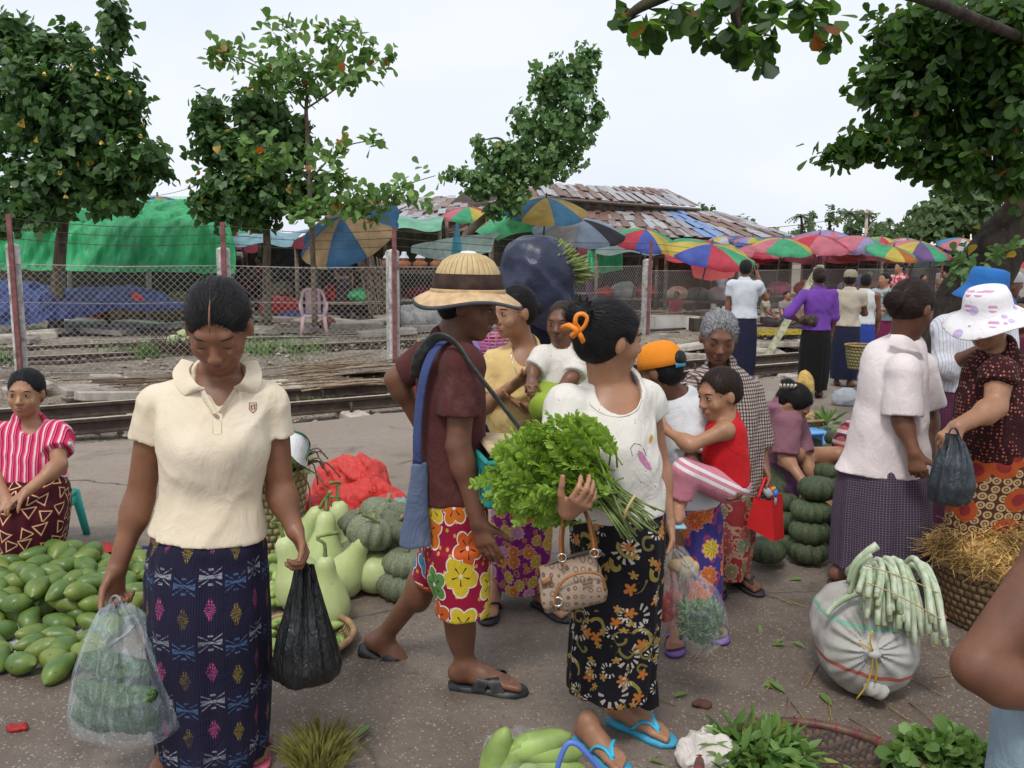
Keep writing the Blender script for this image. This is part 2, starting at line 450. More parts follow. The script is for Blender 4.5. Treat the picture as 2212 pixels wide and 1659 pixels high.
def skin(name,col):
    if name in MATS: return MATS[name]
    n = NT(name,.46,.45); p = n.tc('Object')
    c = n.mix(n.noise(p,9,4).step(.3,.7),tuple(x * .82 for x in col),tuple(min(1,x * 1.12) for x in col))
    c = n.mix(n.noise(p,60,3).step(.45,.7) * .25,c,tuple(x * .7 for x in col))
    c = n.mix(n.attr('paste') * n.noise(p,70,4).step(.32,.6) * .75,c,(.55,.43,.24))
    c = n.mix(n.attr('red') * .55,c,(.30,.075,.055))
    c = n.mix(n.attr('dark') * .8,c,(.03,.018,.012))
    n.set('Base Color',c); n.set('Subsurface Weight',.12); n.set('Subsurface Radius',(1.0,.35,.2)); n.set('Subsurface Scale',.006)
    b = n.bump(n.noise(p,300,3),.16,.003); n.bump(n.noise(p,24,4),.12,.008,b); n.set('Roughness',n.noise(p,30,3) * .25 + .34)
    MATS[name] = n.m; return n.m
def hairmat(name,col,grey=0.0):
    if name in MATS: return MATS[name]
    n = NT(name,.48,.22); p = n.tc('Object'); u = n.attr('hu'); v = n.attr('hv')
    st = n.noise(n.comb(u * 34.0,v * 9.0,0.0),1.0,3,.65); st2 = n.noise(n.comb(u * 11.0,v * 3.0,4.0),1.0,2)
    c = n.mix(st.step(.32,.72),tuple(x * .45 for x in col),tuple(min(1,x * 1.9) for x in col))
    if grey: c = n.mix((st * .6 + st2 * .5).step(.46,.62) * grey,c,(.42,.42,.43))
    n.set('Base Color',c); n.set('Roughness',st2 * .3 + .33); n.bump(st,1.0,.010); MATS[name] = n.m; return n.m
def checks(name,base,c1,c2,su=60,sv=60,wd=.3,uv=True,both=None,wr=.25):
    n = NT(name,.85,.2); p = n.tc('Object')
    if uv: x,y,_ = n.sep(n.tc('UV'))
    else:
        x,yy,y = n.sep(p); x = x + yy * .6
    a = (x * su).fract().lt(wd); b = (y * sv).fract().lt(wd)
    c = n.mix(a,base,c1); c = n.mix(b,c,c2)
    if both: c = n.mix(a * b,c,both)
    return finish_cloth(n,p,c,wr)
def flowers(name,base,cols,scale=9,petals=5,outline=None,leaf=None,base2=None,small=None,amp=.10,rad=.30,rand=.8,wr=.35):
    """printed cotton: flowers of several colours, one per cell, with outlines, centres and leaf sprigs (UV in metres)"""
    n = NT(name,.8,.25); p = n.tc('Object'); uv = n.tc('UV')
    vo = n.vor(uv,scale,'F1',rand,'2D')
    ux,uy,_ = n.sep(uv); px,py,_ = n.sep(n.o(vo,'Position'))
    dx = (ux - px) * scale; dy = (uy - py) * scale
    r = (dx * dx + dy * dy).sqrt(); cr,cg,cb = n.sep(n.o(vo,'Color'))
    th = dy.atan2(dx) + cb * 6.0
    pr = (th * petals).cos().abs() * amp + rad * .8 + cg * .10
    c = base
    nb = n.noise(uv,scale * 1.3,3)
    if base2: c = n.mix(nb.step(.47,.55),base,base2)
    if leaf:
        lv = n.vor(n.scale(uv,(1,1,1),(0,0,.6),(3.3,1.7,0)),scale * 1.7,'SMOOTH_F1',1,'2D')
        lm = ((n.o(lv,'Distance') * 9).sin()).gt(.72); c = n.mix(lm * .85,c,leaf)
    if small:
        sv = n.vor(uv,scale * 3.2,'F1',.9,'2D'); c = n.mix(n.o(sv,'Distance').lt(.17),c,small)
    if outline: c = n.mix(r.lt(pr + .045),c,outline)
    k = len(cols); fc = n.ramp(cr,[(i / k,cc) for i,cc in enumerate(cols)],True)
    fc = n.mix((th * petals * 2).cos().gt(.90) * r.lt(.26) * r.gt(.08),fc,(.02,.015,.02))
    c = n.mix(r.lt(pr),c,fc); c = n.mix(r.lt(.055),c,outline or (.8,.6,.2))
    return finish_cloth(n,p,c,wr)
def batik(name,base,cols,scale=8,wr=.25,dens=.75):
    """dark batik: curling stems, feathered fans and small blossoms"""
    n = NT(name,.75,.3); p = n.tc('Object'); uv = n.tc('UV')
    wuv = n.comb(*[q for q in n.sep(uv)][:2]); nz = n.noise(uv,scale * .9,2,.5,0,True)
    add = n.t.nodes.new('ShaderNodeMix'); add.data_type = 'VECTOR'; add.inputs[0].default_value = .05
    n.t.links.new(wuv.k,add.inputs[4]); n.t.links.new(nz.k,add.inputs[5]); w2 = X(n,add.outputs[1])
    c = base
    for i,cc in enumerate(cols):
        of = n.scale(w2,(1,1,1),(0,0,i * .7),(i * 1.37,i * .71,0)); vo = n.vor(of,scale * (1 + .25 * i),'F1',.8,'2D')
        ux,uy,_ = n.sep(of); px,py,_ = n.sep(n.o(vo,'Position')); S = scale * (1 + .25 * i)
        dx = (ux - px) * S; dy = (uy - py) * S; r = (dx * dx + dy * dy).sqrt(); th = dy.atan2(dx); cr,cg,cb = n.sep(n.o(vo,'Color'))
        if i % 3 == 0: m = ((th * 11).cos().gt(.2) * r.gt(.16) * r.lt(.30) * th.lt(1.2))          # feathered fan
        elif i % 3 == 1: m = ((th * .5 + r * 9 + cb * 6).sin().gt(.86)) * r.lt(.42)                 # curling stem
        else: m = r.lt((th * 2.5).cos().abs() * .14 + .06)                                          # blossom
        c = n.mix(m * cr.lt(dens),c,cc)
    return finish_cloth(n,p,c,wr)
def leafmat(name,dark,light,yellow=(.25,.2,.03),trans=.35,rough=.45):
    if name in MATS: return MATS[name]
    n = NT(name,rough,.4); a = n.attr('tint','Color'); r,g,b = n.sep(a)
    c = n.mix(r,dark,light); c = n.mix(g,c,yellow); n.set('Base Color',c)
    tr = n.t.nodes.new('ShaderNodeBsdfTranslucent'); mx = n.t.nodes.new('ShaderNodeMixShader'); mx.inputs[0].default_value = trans
    h = n.hsv(c,.49,1.1,1.6); n.t.links.new(h.k,tr.inputs['Color'])
    n.t.links.new(n.b.outputs[0],mx.inputs[1]); n.t.links.new(tr.outputs[0],mx.inputs[2]); n.t.links.new(mx.outputs[0],n.out.inputs['Surface'])
    MATS[name] = n.m; return n.m
def film(name,col,alpha=.3,rough=.2,bump=.5,haze=.25):
    """thin plastic bag: partly see-through, creased, glossy"""
    if name in MATS: return MATS[name]
    n = NT(name,rough,.6); p = n.tc('Object')
    cr = n.noise(n.scale(p,(1,1,.25)),30,4,.6,1.5)
    n.set('Base Color',col); n.bump(cr,bump,.02)
    tr = n.t.nodes.new('ShaderNodeBsdfTransparent'); mx = n.t.nodes.new('ShaderNodeMixShader')
    f = cr.step(.45,.75) * haze + alpha; n.t.links.new(f.k,mx.inputs[0])
    n.t.links.new(tr.outputs[0],mx.inputs[1]); n.t.links.new(n.b.outputs[0],mx.inputs[2]); n.t.links.new(mx.outputs[0],n.out.inputs['Surface'])
    MATS[name] = n.m; return n.m
def weave(name,a,b,su=40,sv=60,uv=False,rough=.7):
    """wickerwork: over-and-under strips"""
    if name in MATS: return MATS[name]
    n = NT(name,rough,.3); p = n.tc('Object')
    if uv: x,y,_ = n.sep(n.tc('UV'))
    else:
        x0,y0,y = n.sep(p); x = y0.atan2(x0) * .16
    row = (y * sv).floor(); ph = (x * su + (row * .5)).fract(); m = (ph - .5).abs() * 2; v = ((y * sv).fract() - .5).abs() * 2
    h = (1 - m * m) * (1 - v * v)
    c = n.mix(h.step(.05,.6),tuple(q * .25 for q in a),a); c = n.mix(n.noise(p,25,4).step(.45,.7),c,b)
    n.set('Base Color',c); n.bump(h,.9,.012); MATS[name] = n.m; return n.m
def ground_mat():
    n = NT('wet concrete',.55,.45); p = n.tc('Object'); x,y,z = n.sep(p)
    big = n.noise(p,.55,6,.62); mid = n.noise(p,3.2,6,.65)
    c = n.mix(big.step(.38,.66),(.120,.092,.072),(.215,.172,.138))
    c = n.mix(mid.step(.48,.75) * .6,c,(.060,.042,.032))
    far = y.step(3.6,6.5); c = n.mix(far * .75,c,(.31,.25,.20))  # paler with distance; tree shade over the near paving is painted into the colour
    gv = n.vor(p,92,'F1',1); gd = n.o(gv,'Distance'); gc,gg,gb = n.sep(n.o(gv,'Color'))
    peb = gd.lt(gb * .22 + .20) * gc.gt(.18); pc = n.ramp(gg,[(0,(.07,.05,.04)),(.30,(.20,.15,.11)),(.62,(.30,.245,.19)),(.85,(.36,.30,.24)),(1,(.17,.09,.055))])
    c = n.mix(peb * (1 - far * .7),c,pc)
    sp = n.vor(p,150,'F1',1); c = n.mix((n.o(sp,'Distance').lt(.26)) * .55,c,(.09,.07,.055))
    cv = n.vor(n.scale(p,(1,1,0)),.5,'DISTANCE_TO_EDGE',1); 
    wv = n.noise(p,5,4,.6,0,True); mixv = n.t.nodes.new('ShaderNodeMix'); mixv.data_type = 'VECTOR'; mixv.inputs[0].default_value = .12
    n.t.links.new(p.k,mixv.inputs[4]); n.t.links.new(wv.k,mixv.inputs[5]); n.t.links.new(mixv.outputs[1],cv.inputs['Vector'])
    ck = n.o(cv,'Distance'); crack = (1 - ck.step(.0,.008)) * big.step(.42,.6); c = n.mix(crack * .85,c,(.035,.028,.022))
    st2 = n.noise(p,.9,6,.7,.6).step(.54,.68); c = n.mix(st2 * .55,c,(.052,.040,.031)); c = n.mix(n.noise(p,26,5,.7).step(.52,.72) * .45,c,(.06,.045,.034))
    n.set('Base Color',c)
    wet = n.noise(p,1.1,5,.6).step(.48,.66); n.set('Roughness',.80 - wet * .42)
    b = n.bump(peb * .8 + mid * 2.5 - crack * 2.0,.55,.012); n.bump(n.noise(p,180,3),.35,.003,b)
    return n.m
def dirt_mat(name,a,b,c3,sc=1.0,stones=True):
    n = NT(name,.95,.15); p = n.tc('Object')
    c = n.mix(n.noise(p,1.6 * sc,7,.65).step(.35,.68),a,b); c = n.mix(n.noise(p,7 * sc,6,.7).step(.5,.7),c,c3)
    v = n.vor(p,26 * sc,'F1',1); d = n.o(v,'Distance'); q,g,_ = n.sep(n.o(v,'Color'))
    if stones: c = n.mix(d.lt(.40) * q.gt(.5),c,n.ramp(g,[(0,(.08,.065,.05)),(.5,(.24,.20,.17)),(1,(.40,.35,.30))]))
    n.set('Base Color',c); n.bump((1 - d) * .6 + n.noise(p,9 * sc,6),.9,.05); MATS[name] = n.m; return n.m
def tarp(name,col,rough=.38,fold=None):
    if name in MATS: return MATS[name]
    n = NT(name,rough,.45); p = n.tc('Object')
    c = n.mix(n.noise(p,2.2,5).step(.3,.7),tuple(q * .72 for q in col),tuple(min(1,q * 1.15) for q in col))
    n.set('Base Color',c); b = n.bump(n.noise(n.scale(p,(1,1,.3)),5,5,.6,1.6),.6,.06); n.bump(n.noise(p,22,4),.35,.01,b)
    tr = n.t.nodes.new('ShaderNodeBsdfTranslucent'); mx = n.t.nodes.new('ShaderNodeMixShader'); mx.inputs[0].default_value = .42
    n.t.links.new(c.k,tr.inputs['Color']); n.t.links.new(n.b.outputs[0],mx.inputs[1]); n.t.links.new(tr.outputs[0],mx.inputs[2]); n.t.links.new(mx.outputs[0],n.out.inputs['Surface'])
    MATS[name] = n.m; return n.m
def sheetmetal(name,col,rust=.4):
    n = NT(name,.5,.4); p = n.tc('Object'); u,v,_ = n.sep(n.tc('UV'))
    c = n.mix(n.noise(p,1.3,6,.7).step(.62 - rust * .35,.72 - rust * .2),col,(.19,.095,.062))
    c = n.mix(n.noise(p,5,4).step(.45,.75) * .5,c,tuple(q * .6 for q in col)); n.set('Base Color',c); n.set('Metallic',.15)
    n.bump((u * 6.283 * 9).sin(),.6,.02); return n.m
def bark(name,col,col2,sc=1.0):
    if name in MATS: return MATS[name]
    n = NT(name,.95,.15); p = n.tc('Object'); a = n.noise(n.scale(p,(1,1,.35)),9 * sc,6,.7,.5)
    c = n.mix(a.step(.35,.7),col,col2); c = n.mix(n.noise(p,3 * sc,5).step(.55,.7) * .6,c,(.06,.075,.03))
    n.set('Base Color',c); n.bump(a,1.0,.03); MATS[name] = n.m; return n.m
# ------------------------------------------------------------------ ground, platform, railway
E0,E1 = G(140,958),G(880,890)
RD = unit(E1 - E0); RN = np.array([-RD[1],RD[0],0])
def TS(s,t,z=0.0): q = E0 + RD * s + RN * t; return np.array([q[0],q[1],z])
def t_of(p): return float((np.asarray(p) - E0) @ RN)
def s_of(p): return float((np.asarray(p) - E0) @ RD)
_s = np.unique(np.concatenate([np.linspace(-700,-12,14),np.linspace(-12,34,150),np.linspace(34,900,16)]))
_t = np.unique(np.concatenate([[-400,-60,-8,-.02],np.linspace(0,22,90),np.linspace(22,60,20),np.linspace(60,900,14)]))
def bed(t): return np.interp(t,[-400,-.02,.3,3.0,5.0,6.2,1000],[-.5,-.5,-.2,-.17,-.06,0,0])
g = np.array([[E0 + RD * s + RN * t for s in _s] for t in _t]); g[...,2] = bed(_t)[:,None]
near = (np.abs(_s)[None,:] < 40) & (_t[:,None] > 0) & (_t[:,None] < 60)
g[...,2] += np.where(near,.035 * wob(g.reshape(-1,3),3,.45).reshape(g.shape[:2]) + .02 * wob(g.reshape(-1,3),5,1.7).reshape(g.shape[:2]),0)
gr = part('ground',loft(g,closed=False),dirt_mat('trampled dirt',(.19,.155,.12),(.33,.28,.225),(.10,.08,.062)))
gr['kind'] = 'structure'
# platform: concrete slab with a broken edge
ps = np.concatenate([[-300],np.linspace(-12,30,180),[300]])
edge = .05 * wob(np.stack([ps,ps * 0,ps * 0],-1),9,.35) + .03 * wob(np.stack([ps,ps * 0,ps * 0],-1),4,1.6)
rows = []
for tt,z in ((-300,0),(-9,0),(-3,0),(-.3,0),(-.02,0),(0,-.03),(0,-.5)):
    rows.append([TS(s,tt + (e if tt > -1 else 0),z) for s,e in zip(ps,edge)])
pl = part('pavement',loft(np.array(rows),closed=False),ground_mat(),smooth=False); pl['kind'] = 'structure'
for f in pl.data.polygons: f.use_smooth = False
M_rail = plain('rusty rail steel',(.062,.042,.032),.7,.3,12,.3,dirt=(.035,.024,.018))
M_railtop = plain('worn rail head',(.46,.37,.29),.45,.25,20,.1)
M_sleep = plain('concrete sleeper',(.44,.38,.32),.9,.25,8,.4,dirt=(.22,.18,.15))
M_slab = plain('paving slab',(.42,.37,.315),.9,.22,5,.4,dirt=(.20,.17,.14),hue=True)
def rail(t,s0,s1,ztop,root,ang=0.0):
    pr = np.array([(-.065,-.14),(.065,-.14),(.065,-.125),(.012,-.11),(.012,-.04),(.034,-.03),(.034,-.004),(.028,0),(-.028,0),(-.034,-.004),(-.034,-.03),(-.012,-.04),(-.012,-.11),(-.065,-.125)])
    A = TS(s0,t + s0 * ang,ztop); B = TS(s1,t + s1 * ang,ztop); ax = unit(B - A); sd = np.array([-ax[1],ax[0],0])
    rings = [[A + (B - A) * k + sd * x + V3(0,0,z) for x,z in pr] for k in np.linspace(0,1,12)]
    o = part('rail',loft(np.array(rings),cap0=True,cap1=True),M_rail,root,smooth=False)
    hd = [A + V3(0,0,.002),B + V3(0,0,.002)]
    q = np.array([[h + sd * .03 for h in hd],[h - sd * .03 for h in hd]]); part('rail_head',(q.reshape(-1,3),[[0,1,3,2]]),M_railtop,o,smooth=False)
    return o
tB,tA = t_of(G(870,850)),t_of(G(870,822)); fB,fA = t_of(G(840,743)),t_of(G(920,721))
tk = thing('railway_track','near railway track with rusty rails on concrete sleepers along the platform edge','railway track',TS(0,(tA + tB) / 2,-.2),'railway tracks')
rail(tB,-8,60,0.0,tk); rail(tA,-8,60,0.0,tk)
sl = mk('sleeper',*bevbox((0,0,0),(.24,(tA - tB) + .75,.16),.02),smooth=False); sl.materials.append(M_sleep)
ra = math.atan2(RD[1],RD[0])
for i in range(44):
    p = TS(-6 + i * .98 + rnd.uniform(-.08,.08),(tA + tB) / 2 + rnd.uniform(-.04,.04),-.215) - wloc(tk)
    inst('sleeper',sl,p,(rnd.uniform(-.02,.02),0,ra + rnd.uniform(-.05,.05)),1,tk)
clipm = mk('rail_clip',*tube(smooth_path([(0,-.07,0),(.01,-.05,.07),(.02,0,.075),(.03,.05,.03),(.06,.08,.0),(.09,.05,.015)],14),.016,6)); clipm.materials.append(M_rail)
for i in range(16):
    for tt in (tA,tB):
        inst('rail_clip',clipm,TS(-6 + i * .98,tt - .1,-.13) - wloc(tk),(0,0,ra),1.1,tk)
tk2 = thing('railway_track','far railway track behind the chain-link fence with thin rusty rails','railway track',TS(0,(fA + fB) / 2,-.1),'railway tracks')
rail(fB,-14,70,.06,tk2); rail(fA,-14,70,.06,tk2)
fj = part('rail',tube([TS(-14,fB - .28,-.02),TS(12,fB - .30,-.02)],.035,6),M_rail,tk2)
for i in range(50):
    inst('sleeper',sl,TS(-10 + i * .95,(fA + fB) / 2,-.10) - wloc(tk2),(0,0,ra + rnd.uniform(-.05,.05)),(1,1.0,1),tk2)
# ballast and rubble between and beyond the tracks: nobody could count it
def rubble(name,n,srange,trange,size,zf,mat,seed):
    r = np.random.default_rng(seed); V = []; Fc = []
    base = np.array([[1,0,0],[-1,0,0],[0,1,0],[0,-1,0],[0,0,1],[0,0,-1.]]); tri = [[0,2,4],[2,1,4],[1,3,4],[3,0,4],[2,0,5],[1,2,5],[3,1,5],[0,3,5]]
    for i in range(n):
        s,t = r.uniform(*srange),r.uniform(*trange); sz = size * r.lognormal(0,.45)
        v = base * r.uniform(.6,1.3,(6,1)) * sz * np.array([1.2,.9,.6]); v = v @ rotz(r.uniform(0,6.3)).T
        V.append(v + TS(s,t,zf(t) + sz * .15)); Fc += [[a + 6 * i for a in f] for f in tri]
    return part(name,(np.concatenate(V),np.array(Fc)),mat,smooth=False,kind='stuff')
M_stone = plain('ballast stone',(.32,.275,.23),.9,.5,9,.3)
tag(rubble('gravel',5200,(-7,16),(.1,fA + 1.2),.026,lambda t: bed(t) + .005,M_stone,1),'grey brown ballast stones scattered along the tracks','gravel',kind='stuff')
tag(rubble('litter',900,(-9,26),(tA + .4,fA + 5),.03,lambda t: bed(t) + .02,plain('dry litter',(.30,.23,.14),.9,.6,20,.2),2),'dry leaf and husk litter strewn beside the tracks','litter',kind='stuff')
# paving slabs lying loose around the tracks
slabm = [mk('paving_slab',*bevbox((0,0,0),sz,.012),smooth=False) for sz in ((.85,.62,.10),(.75,.75,.10),(1.1,.58,.11),(.6,.5,.09))]
for m in slabm: m.materials.append(M_slab)
def slab(x,y,k=None,tilt=.06,rz=None,sc=1.0,z=.075):
    p = G(x,y,z); k = rnd.randrange(4) if k is None else k
    o = inst('paving_slab',slabm[k],p,(rnd.uniform(-tilt,tilt),rnd.uniform(-tilt,tilt),ra + (rnd.uniform(-.5,.5) if rz is None else rz)),sc)
    tag(o,'loose grey concrete paving slab lying on the dirt beside the railway tracks','slab','loose paving slabs by the tracks'); return o
for x,y,k,rz in ((95,718,1,-.5),(160,702,0,.1),(235,713,1,-.5),(300,700,0,-.7),(360,692,2,.3),(385,702,0,.4),(15,735,0,-.3),(40,728,2,.2),(580,690,0,-.6),(640,712,1,-.55),(690,700,2,-.6),(730,695,1,-.6),(770,702,2,-.3),(800,697,1,-.6),(835,718,2,-.2),(700,685,0,-.5),(930,708,2,-.2),(890,697,0,-.4),(945,695,0,.2),(560,712,1,-.3),
                    (905,690,2,.1),(985,700,1,.2),(840,688,1,0),(620,690,2,.2),(1440,672,2,.3),(1500,668,0,.2),(1460,690,1,.1),(1540,690,2,-.9),(1380,680,0,.4),(1690,660,2,.2),(1720,690,0,.1),(1690,672,1,.5),(1580,668,2,.1),(1820,690,0,.2)):
    slab(x,y,k,.09,rz)
for i in range(26):
    slab(rnd.uniform(20,1850),rnd.uniform(672,694),None,.12)
for x,y,k,rz,sc in ((275,855,2,.1,.9),(560,842,2,.2,.9),(190,842,0,.2,.7),(790,795,1,.1,1.0),(230,815,3,.1,.6),(1470,768,0,.9,1.0),(1560,775,1,.3,1.0),(1400,775,2,.8,.9),(1500,748,2,-.3,.9),(1330,790,0,.5,.9),(1690,745,1,.4,1.0),(1640,760,0,-.6,.9),(1760,742,3,.1,1.1),(60,838,3,.2,.8),(1250,800,1,.2,1)):
    slab(x,y,k,.12,rz,sc,-.04)
# bamboo poles and sticks dropped beside the near track
M_bam = plain('dry bamboo',(.25,.175,.115),.6,.35,14,.2,hue=True)
for i in range(24):
    a = G(rnd.uniform(540,760),rnd.uniform(785,838),.04); b = a + (RD * rnd.choice((1,1,1,.3)) + V3(rnd.uniform(-.2,.2),rnd.uniform(-.35,.35),0)) * rnd.uniform(.8,1.6)
    if np.linalg.norm(a - b) < .5: b = a + unit(V3(1,rnd.uniform(-.3,.6),0)) * rnd.uniform(.8,1.7)
    a[2] = rnd.uniform(.0,.05); b[2] = rnd.uniform(.02,.12)
    solo('bamboo_pole',tube([a,(a + b) / 2 + V3(0,0,.01),b],[.012,.013,.009],6),M_bam,'dry split bamboo stick in the heap beside the near rail','bamboo stick','bamboo sticks heaped by the rail')
for i in range(14):
    a = G(rnd.uniform(120,330),rnd.uniform(818,838),.0); b = a + unit(V3(1,rnd.uniform(-.2,.5),0)) * rnd.uniform(.5,1.3); b[2] = .05
    solo('stick',tube([a,b],.008,5),plain('dead twig',(.15,.10,.07),.9),'thin dead stick lying behind the near rail on the left','stick','dead sticks behind the near rail')
# grass tufts
def tuft(x,y,n,h,w,label,z=None):
    p = G(x,y,bed(t_of(G(x,y)))); V,Fc,T = [],[],[]
    for i in range(n):
        a = rnd.uniform(0,6.3); b = p + V3(rnd.gauss(0,w),rnd.gauss(0,w * .5),0); l = unit(V3(math.cos(a),math.sin(a),0)); hh = h * rnd.uniform(.4,1.1); sd = np.cross(l,V3(0,0,1)) * .006; k = len(V)
        V += [b - sd,b + sd,b + l * hh * .2 + V3(0,0,hh * .65) + sd * .7,b + l * hh * .2 + V3(0,0,hh * .65) - sd * .7,b + l * hh * .6 + V3(0,0,hh)]
        Fc += [[k,k + 1,k + 2,k + 3],[k + 3,k + 2,k + 4]]
    return solo('grass_tuft',(np.array(V),Fc),plain('grass blades',(.10,.20,.035),.6,.4,15,0),label,'grass','grass tufts by the far track',base=p)
for i,(x,y,n,h,w) in enumerate(((600,762,260,.32,.40),(555,768,120,.25,.2),(320,775,110,.30,.1),(8,790,60,.3,.08),(270,762,70,.2,.25),(640,785,60,.15,.2),(700,880,70,.14,.2))):
    tuft(x,y,n,h,w,('large','low','upright','leftmost','thin','small','platform edge')[i] + ' tuft of green grass growing ' + ('among the sticks','beside the largest tuft')[i == 1] + ' by the railway')

# ------------------------------------------------------------------ fence
M_post = plain('whitewashed concrete post',(.50,.48,.46),.9,.25,14,.5,dirt=(.16,.15,.13))
M_iron = plain('maroon painted iron',(.20,.075,.075),.6,.3,10,.2,dirt=(.10,.05,.04))
M_wire = plain('galvanised wire',(.40,.37,.34),.6,.2,20,0)
fp = [(48,815,10.9,527,458),(492,812,11.6,535,475),(850,800,12.2,540,486),(1393,733,17.6,560,517),(1757,705,23.5,577,545),(2020,690,31.0,590,560)]
PB = []
fence = thing('fence','rusty chain-link fence with concrete posts and barbed wire between the tracks','fence',at(850,800,12.2) * V3(1,1,0))
for i,(x,yb,Y,yt,yi) in enumerate(fp):
    b = at(x,yb,Y); top = at(x,yt,Y)[2]; it = at(x,yi,Y)[2]; b[2] = -.05; PB.append((b,top,it)); w_ = .155
    po = part('post',bevbox(b + V3(0,0,(top + .05) / 2),(w_,w_,top + .05),.02,rotz(ra)),M_post,fence,False)
    part('post_cap',loft(np.array([[b + V3(0,0,top + .001) + V3(*(rotz(ra + math.pi / 4) @ V3(math.cos(q) * r_,math.sin(q) * r_,z_))) for q in (0,1.571,3.142,4.712)] for r_,z_ in ((w_ * .66,0),(w_ * .25,.06))]),cap1=True),M_post,po,False)
    part('iron_strip',box(b + V3(.04,-.105,it / 2 + .02),(.06,.03,it)),M_iron,po,False)
def span(i,j,hmesh):
    (a,ta,ia),(b,tb,ib) = PB[i],PB[j]; Ln = np.linalg.norm(b - a); d = (b - a) / Ln; V,Fc = [],[]
    nrm = np.array([-d[1],d[0],0]); pitch = .085; h = hmesh; off = -nrm * .07
    def seg(p,q,r=.0022):
        k = len(V); ax = unit(q - p); u = nrm; v = np.cross(ax,u)
        for e in (p,q):
            for th in (0,2.094,4.189): V.append(e + off + r * (math.cos(th) * u + math.sin(th) * v))
        Fc.extend([[k,k + 1,k + 4,k + 3],[k + 1,k + 2,k + 5,k + 4],[k + 2,k,k + 3,k + 5]])
    n = int((Ln + h) / pitch)
    for m in range(n):
        for sgn in (1,-1):
            x0 = m * pitch if sgn < 0 else m * pitch - h
            s0,s1 = (x0,x0 + h) if sgn > 0 else (x0,x0 - h)
            z0,z1 = 0.03,0.03 + h
            lo_,hi_ = min(s0,s1),max(s0,s1)
            if hi_ < 0 or lo_ > Ln: continue
            f0,f1 = np.clip((0 - s0) / (s1 - s0),0,1),np.clip((Ln - s0) / (s1 - s0),0,1); f0,f1 = min(f0,f1),max(f0,f1)
            if f1 - f0 < .01: continue
            seg(a + d * (s0 + (s1 - s0) * f0) + V3(0,0,z0 + (z1 - z0) * f0),a + d * (s0 + (s1 - s0) * f1) + V3(0,0,z0 + (z1 - z0) * f1))
    o = part('chain_link',(np.array(V),np.array(Fc)),M_wire,fence,False)
    for f_,r_ in ((.03,.004),(h * .33,.004),(h * .66,.003),(h,.005)):
        part('line_wire',tube([a + off + V3(0,0,f_ + .03),(a + b) / 2 + off + V3(0,0,f_ + .005),b + off + V3(0,0,f_ + .03)],r_,5),M_wire,fence)
    for f_ in (.3,.62,.93):
        za,zb = ta + (ia - ta) * f_,tb + (ib - tb) * f_; pts = [a + (b - a) * q + V3(0,0,za + (zb - za) * q - .06 * math.sin(math.pi * q)) for q in np.linspace(0,1,12)]
        bw = part('barbed_wire',tube(pts,.0045,5),M_rail,fence); Vb,Fb = [],[]
        for q in np.linspace(.02,.98,int(Ln / .14)):
            p = a + (b - a) * q + V3(0,0,za + (zb - za) * q - .06 * math.sin(math.pi * q)); k = len(Vb)
            for dv in (V3(0,0,.022) + d * .012,V3(0,0,-.022) + d * .012): Vb += [p - d * .004,p + d * .004,p + dv]; Fb.append([len(Vb) - 3,len(Vb) - 2,len(Vb) - 1])
        part('barb',(np.array(Vb),Fb),M_rail,bw,False,kind='stuff')
PB.insert(0,(PB[0][0] - (PB[1][0] - PB[0][0]),PB[0][1],PB[0][2]))
for i in range(6): span(i,i + 1,PB[1][1] * (.86 if i < 4 else .8))
M_moss = plain('mossy concrete',(.32,.32,.20),.9,.35,9,.5,dirt=(.14,.13,.09))
for x0,y0,x1,y1,Y in ((1655,742,1762,588,15.5),(1838,700,1880,590,21.0)):
    a,b = at(x0,y0,Y - 1.2),at(x1,y1,Y + 1.6); a[2] = -.1
    part('brace',tube([a,b],.07,4),M_moss,fence,False)
bp = at(1772,572,17.2); part('brace_post',bevbox((bp[0],bp[1],bp[2] / 2),(.13,.13,bp[2]),.02),M_moss,fence,False)
# ------------------------------------------------------------------ foliage
LEAF = {'heart': [(0,0),(.40,.08),(.50,.32),(.30,.68),(0,1.0),(-.30,.68),(-.50,.32),(-.40,.08)],
        'obov': [(0,0),(.16,.3),(.33,.62),(.28,.88),(0,1.0),(-.28,.88),(-.33,.62),(-.16,.3)],
        'lance2': [(0,0),(.15,.25),(.21,.55),(.15,.85),(0,1.0),(-.15,.85),(-.21,.55),(-.15,.25)],
        'lance': [(0,0),(.13,.25),(.16,.5),(.09,.8),(0,1.0),(-.09,.8),(-.16,.5),(-.13,.25)]}
def set_attr(me,name,arr,typ='FLOAT_COLOR'):
    a = me.attributes.new(name,typ,'POINT')
    if typ == 'FLOAT_COLOR': a.data.foreach_set('color',np.asarray(arr,np.float32).ravel())
    else: a.data.foreach_set('value',np.asarray(arr,np.float32).ravel())
def leaves_geo(P,D,U,Ls,shape='heart',droop=.25,fold=.25):
    """P base points, D directions, U approximate upward normals, Ls lengths -> verts (n,8,3), faces"""
    D = D / (np.linalg.norm(D,axis=1)[:,None] + 1e-9); S = np.cross(D,U); S /= np.linalg.norm(S,axis=1)[:,None] + 1e-9; Nn = np.cross(S,D)
    o = np.array(LEAF[shape]); x,y = o[:,0],o[:,1]
    z = -fold * np.abs(x) * -1 - droop * y * y
    v = P[:,None] + Ls[:,None,None] * (x[None,:,None] * S[:,None] + y[None,:,None] * D[:,None] + z[None,:,None] * Nn[:,None])
    n = len(P); b = (np.arange(n) * 8)[:,None]
    f = np.concatenate([b + np.array([[0,1,2,3]]),b + np.array([[0,3,4,5]]),b + np.array([[0,5,6,7]])])
    return v.reshape(-1,3),f
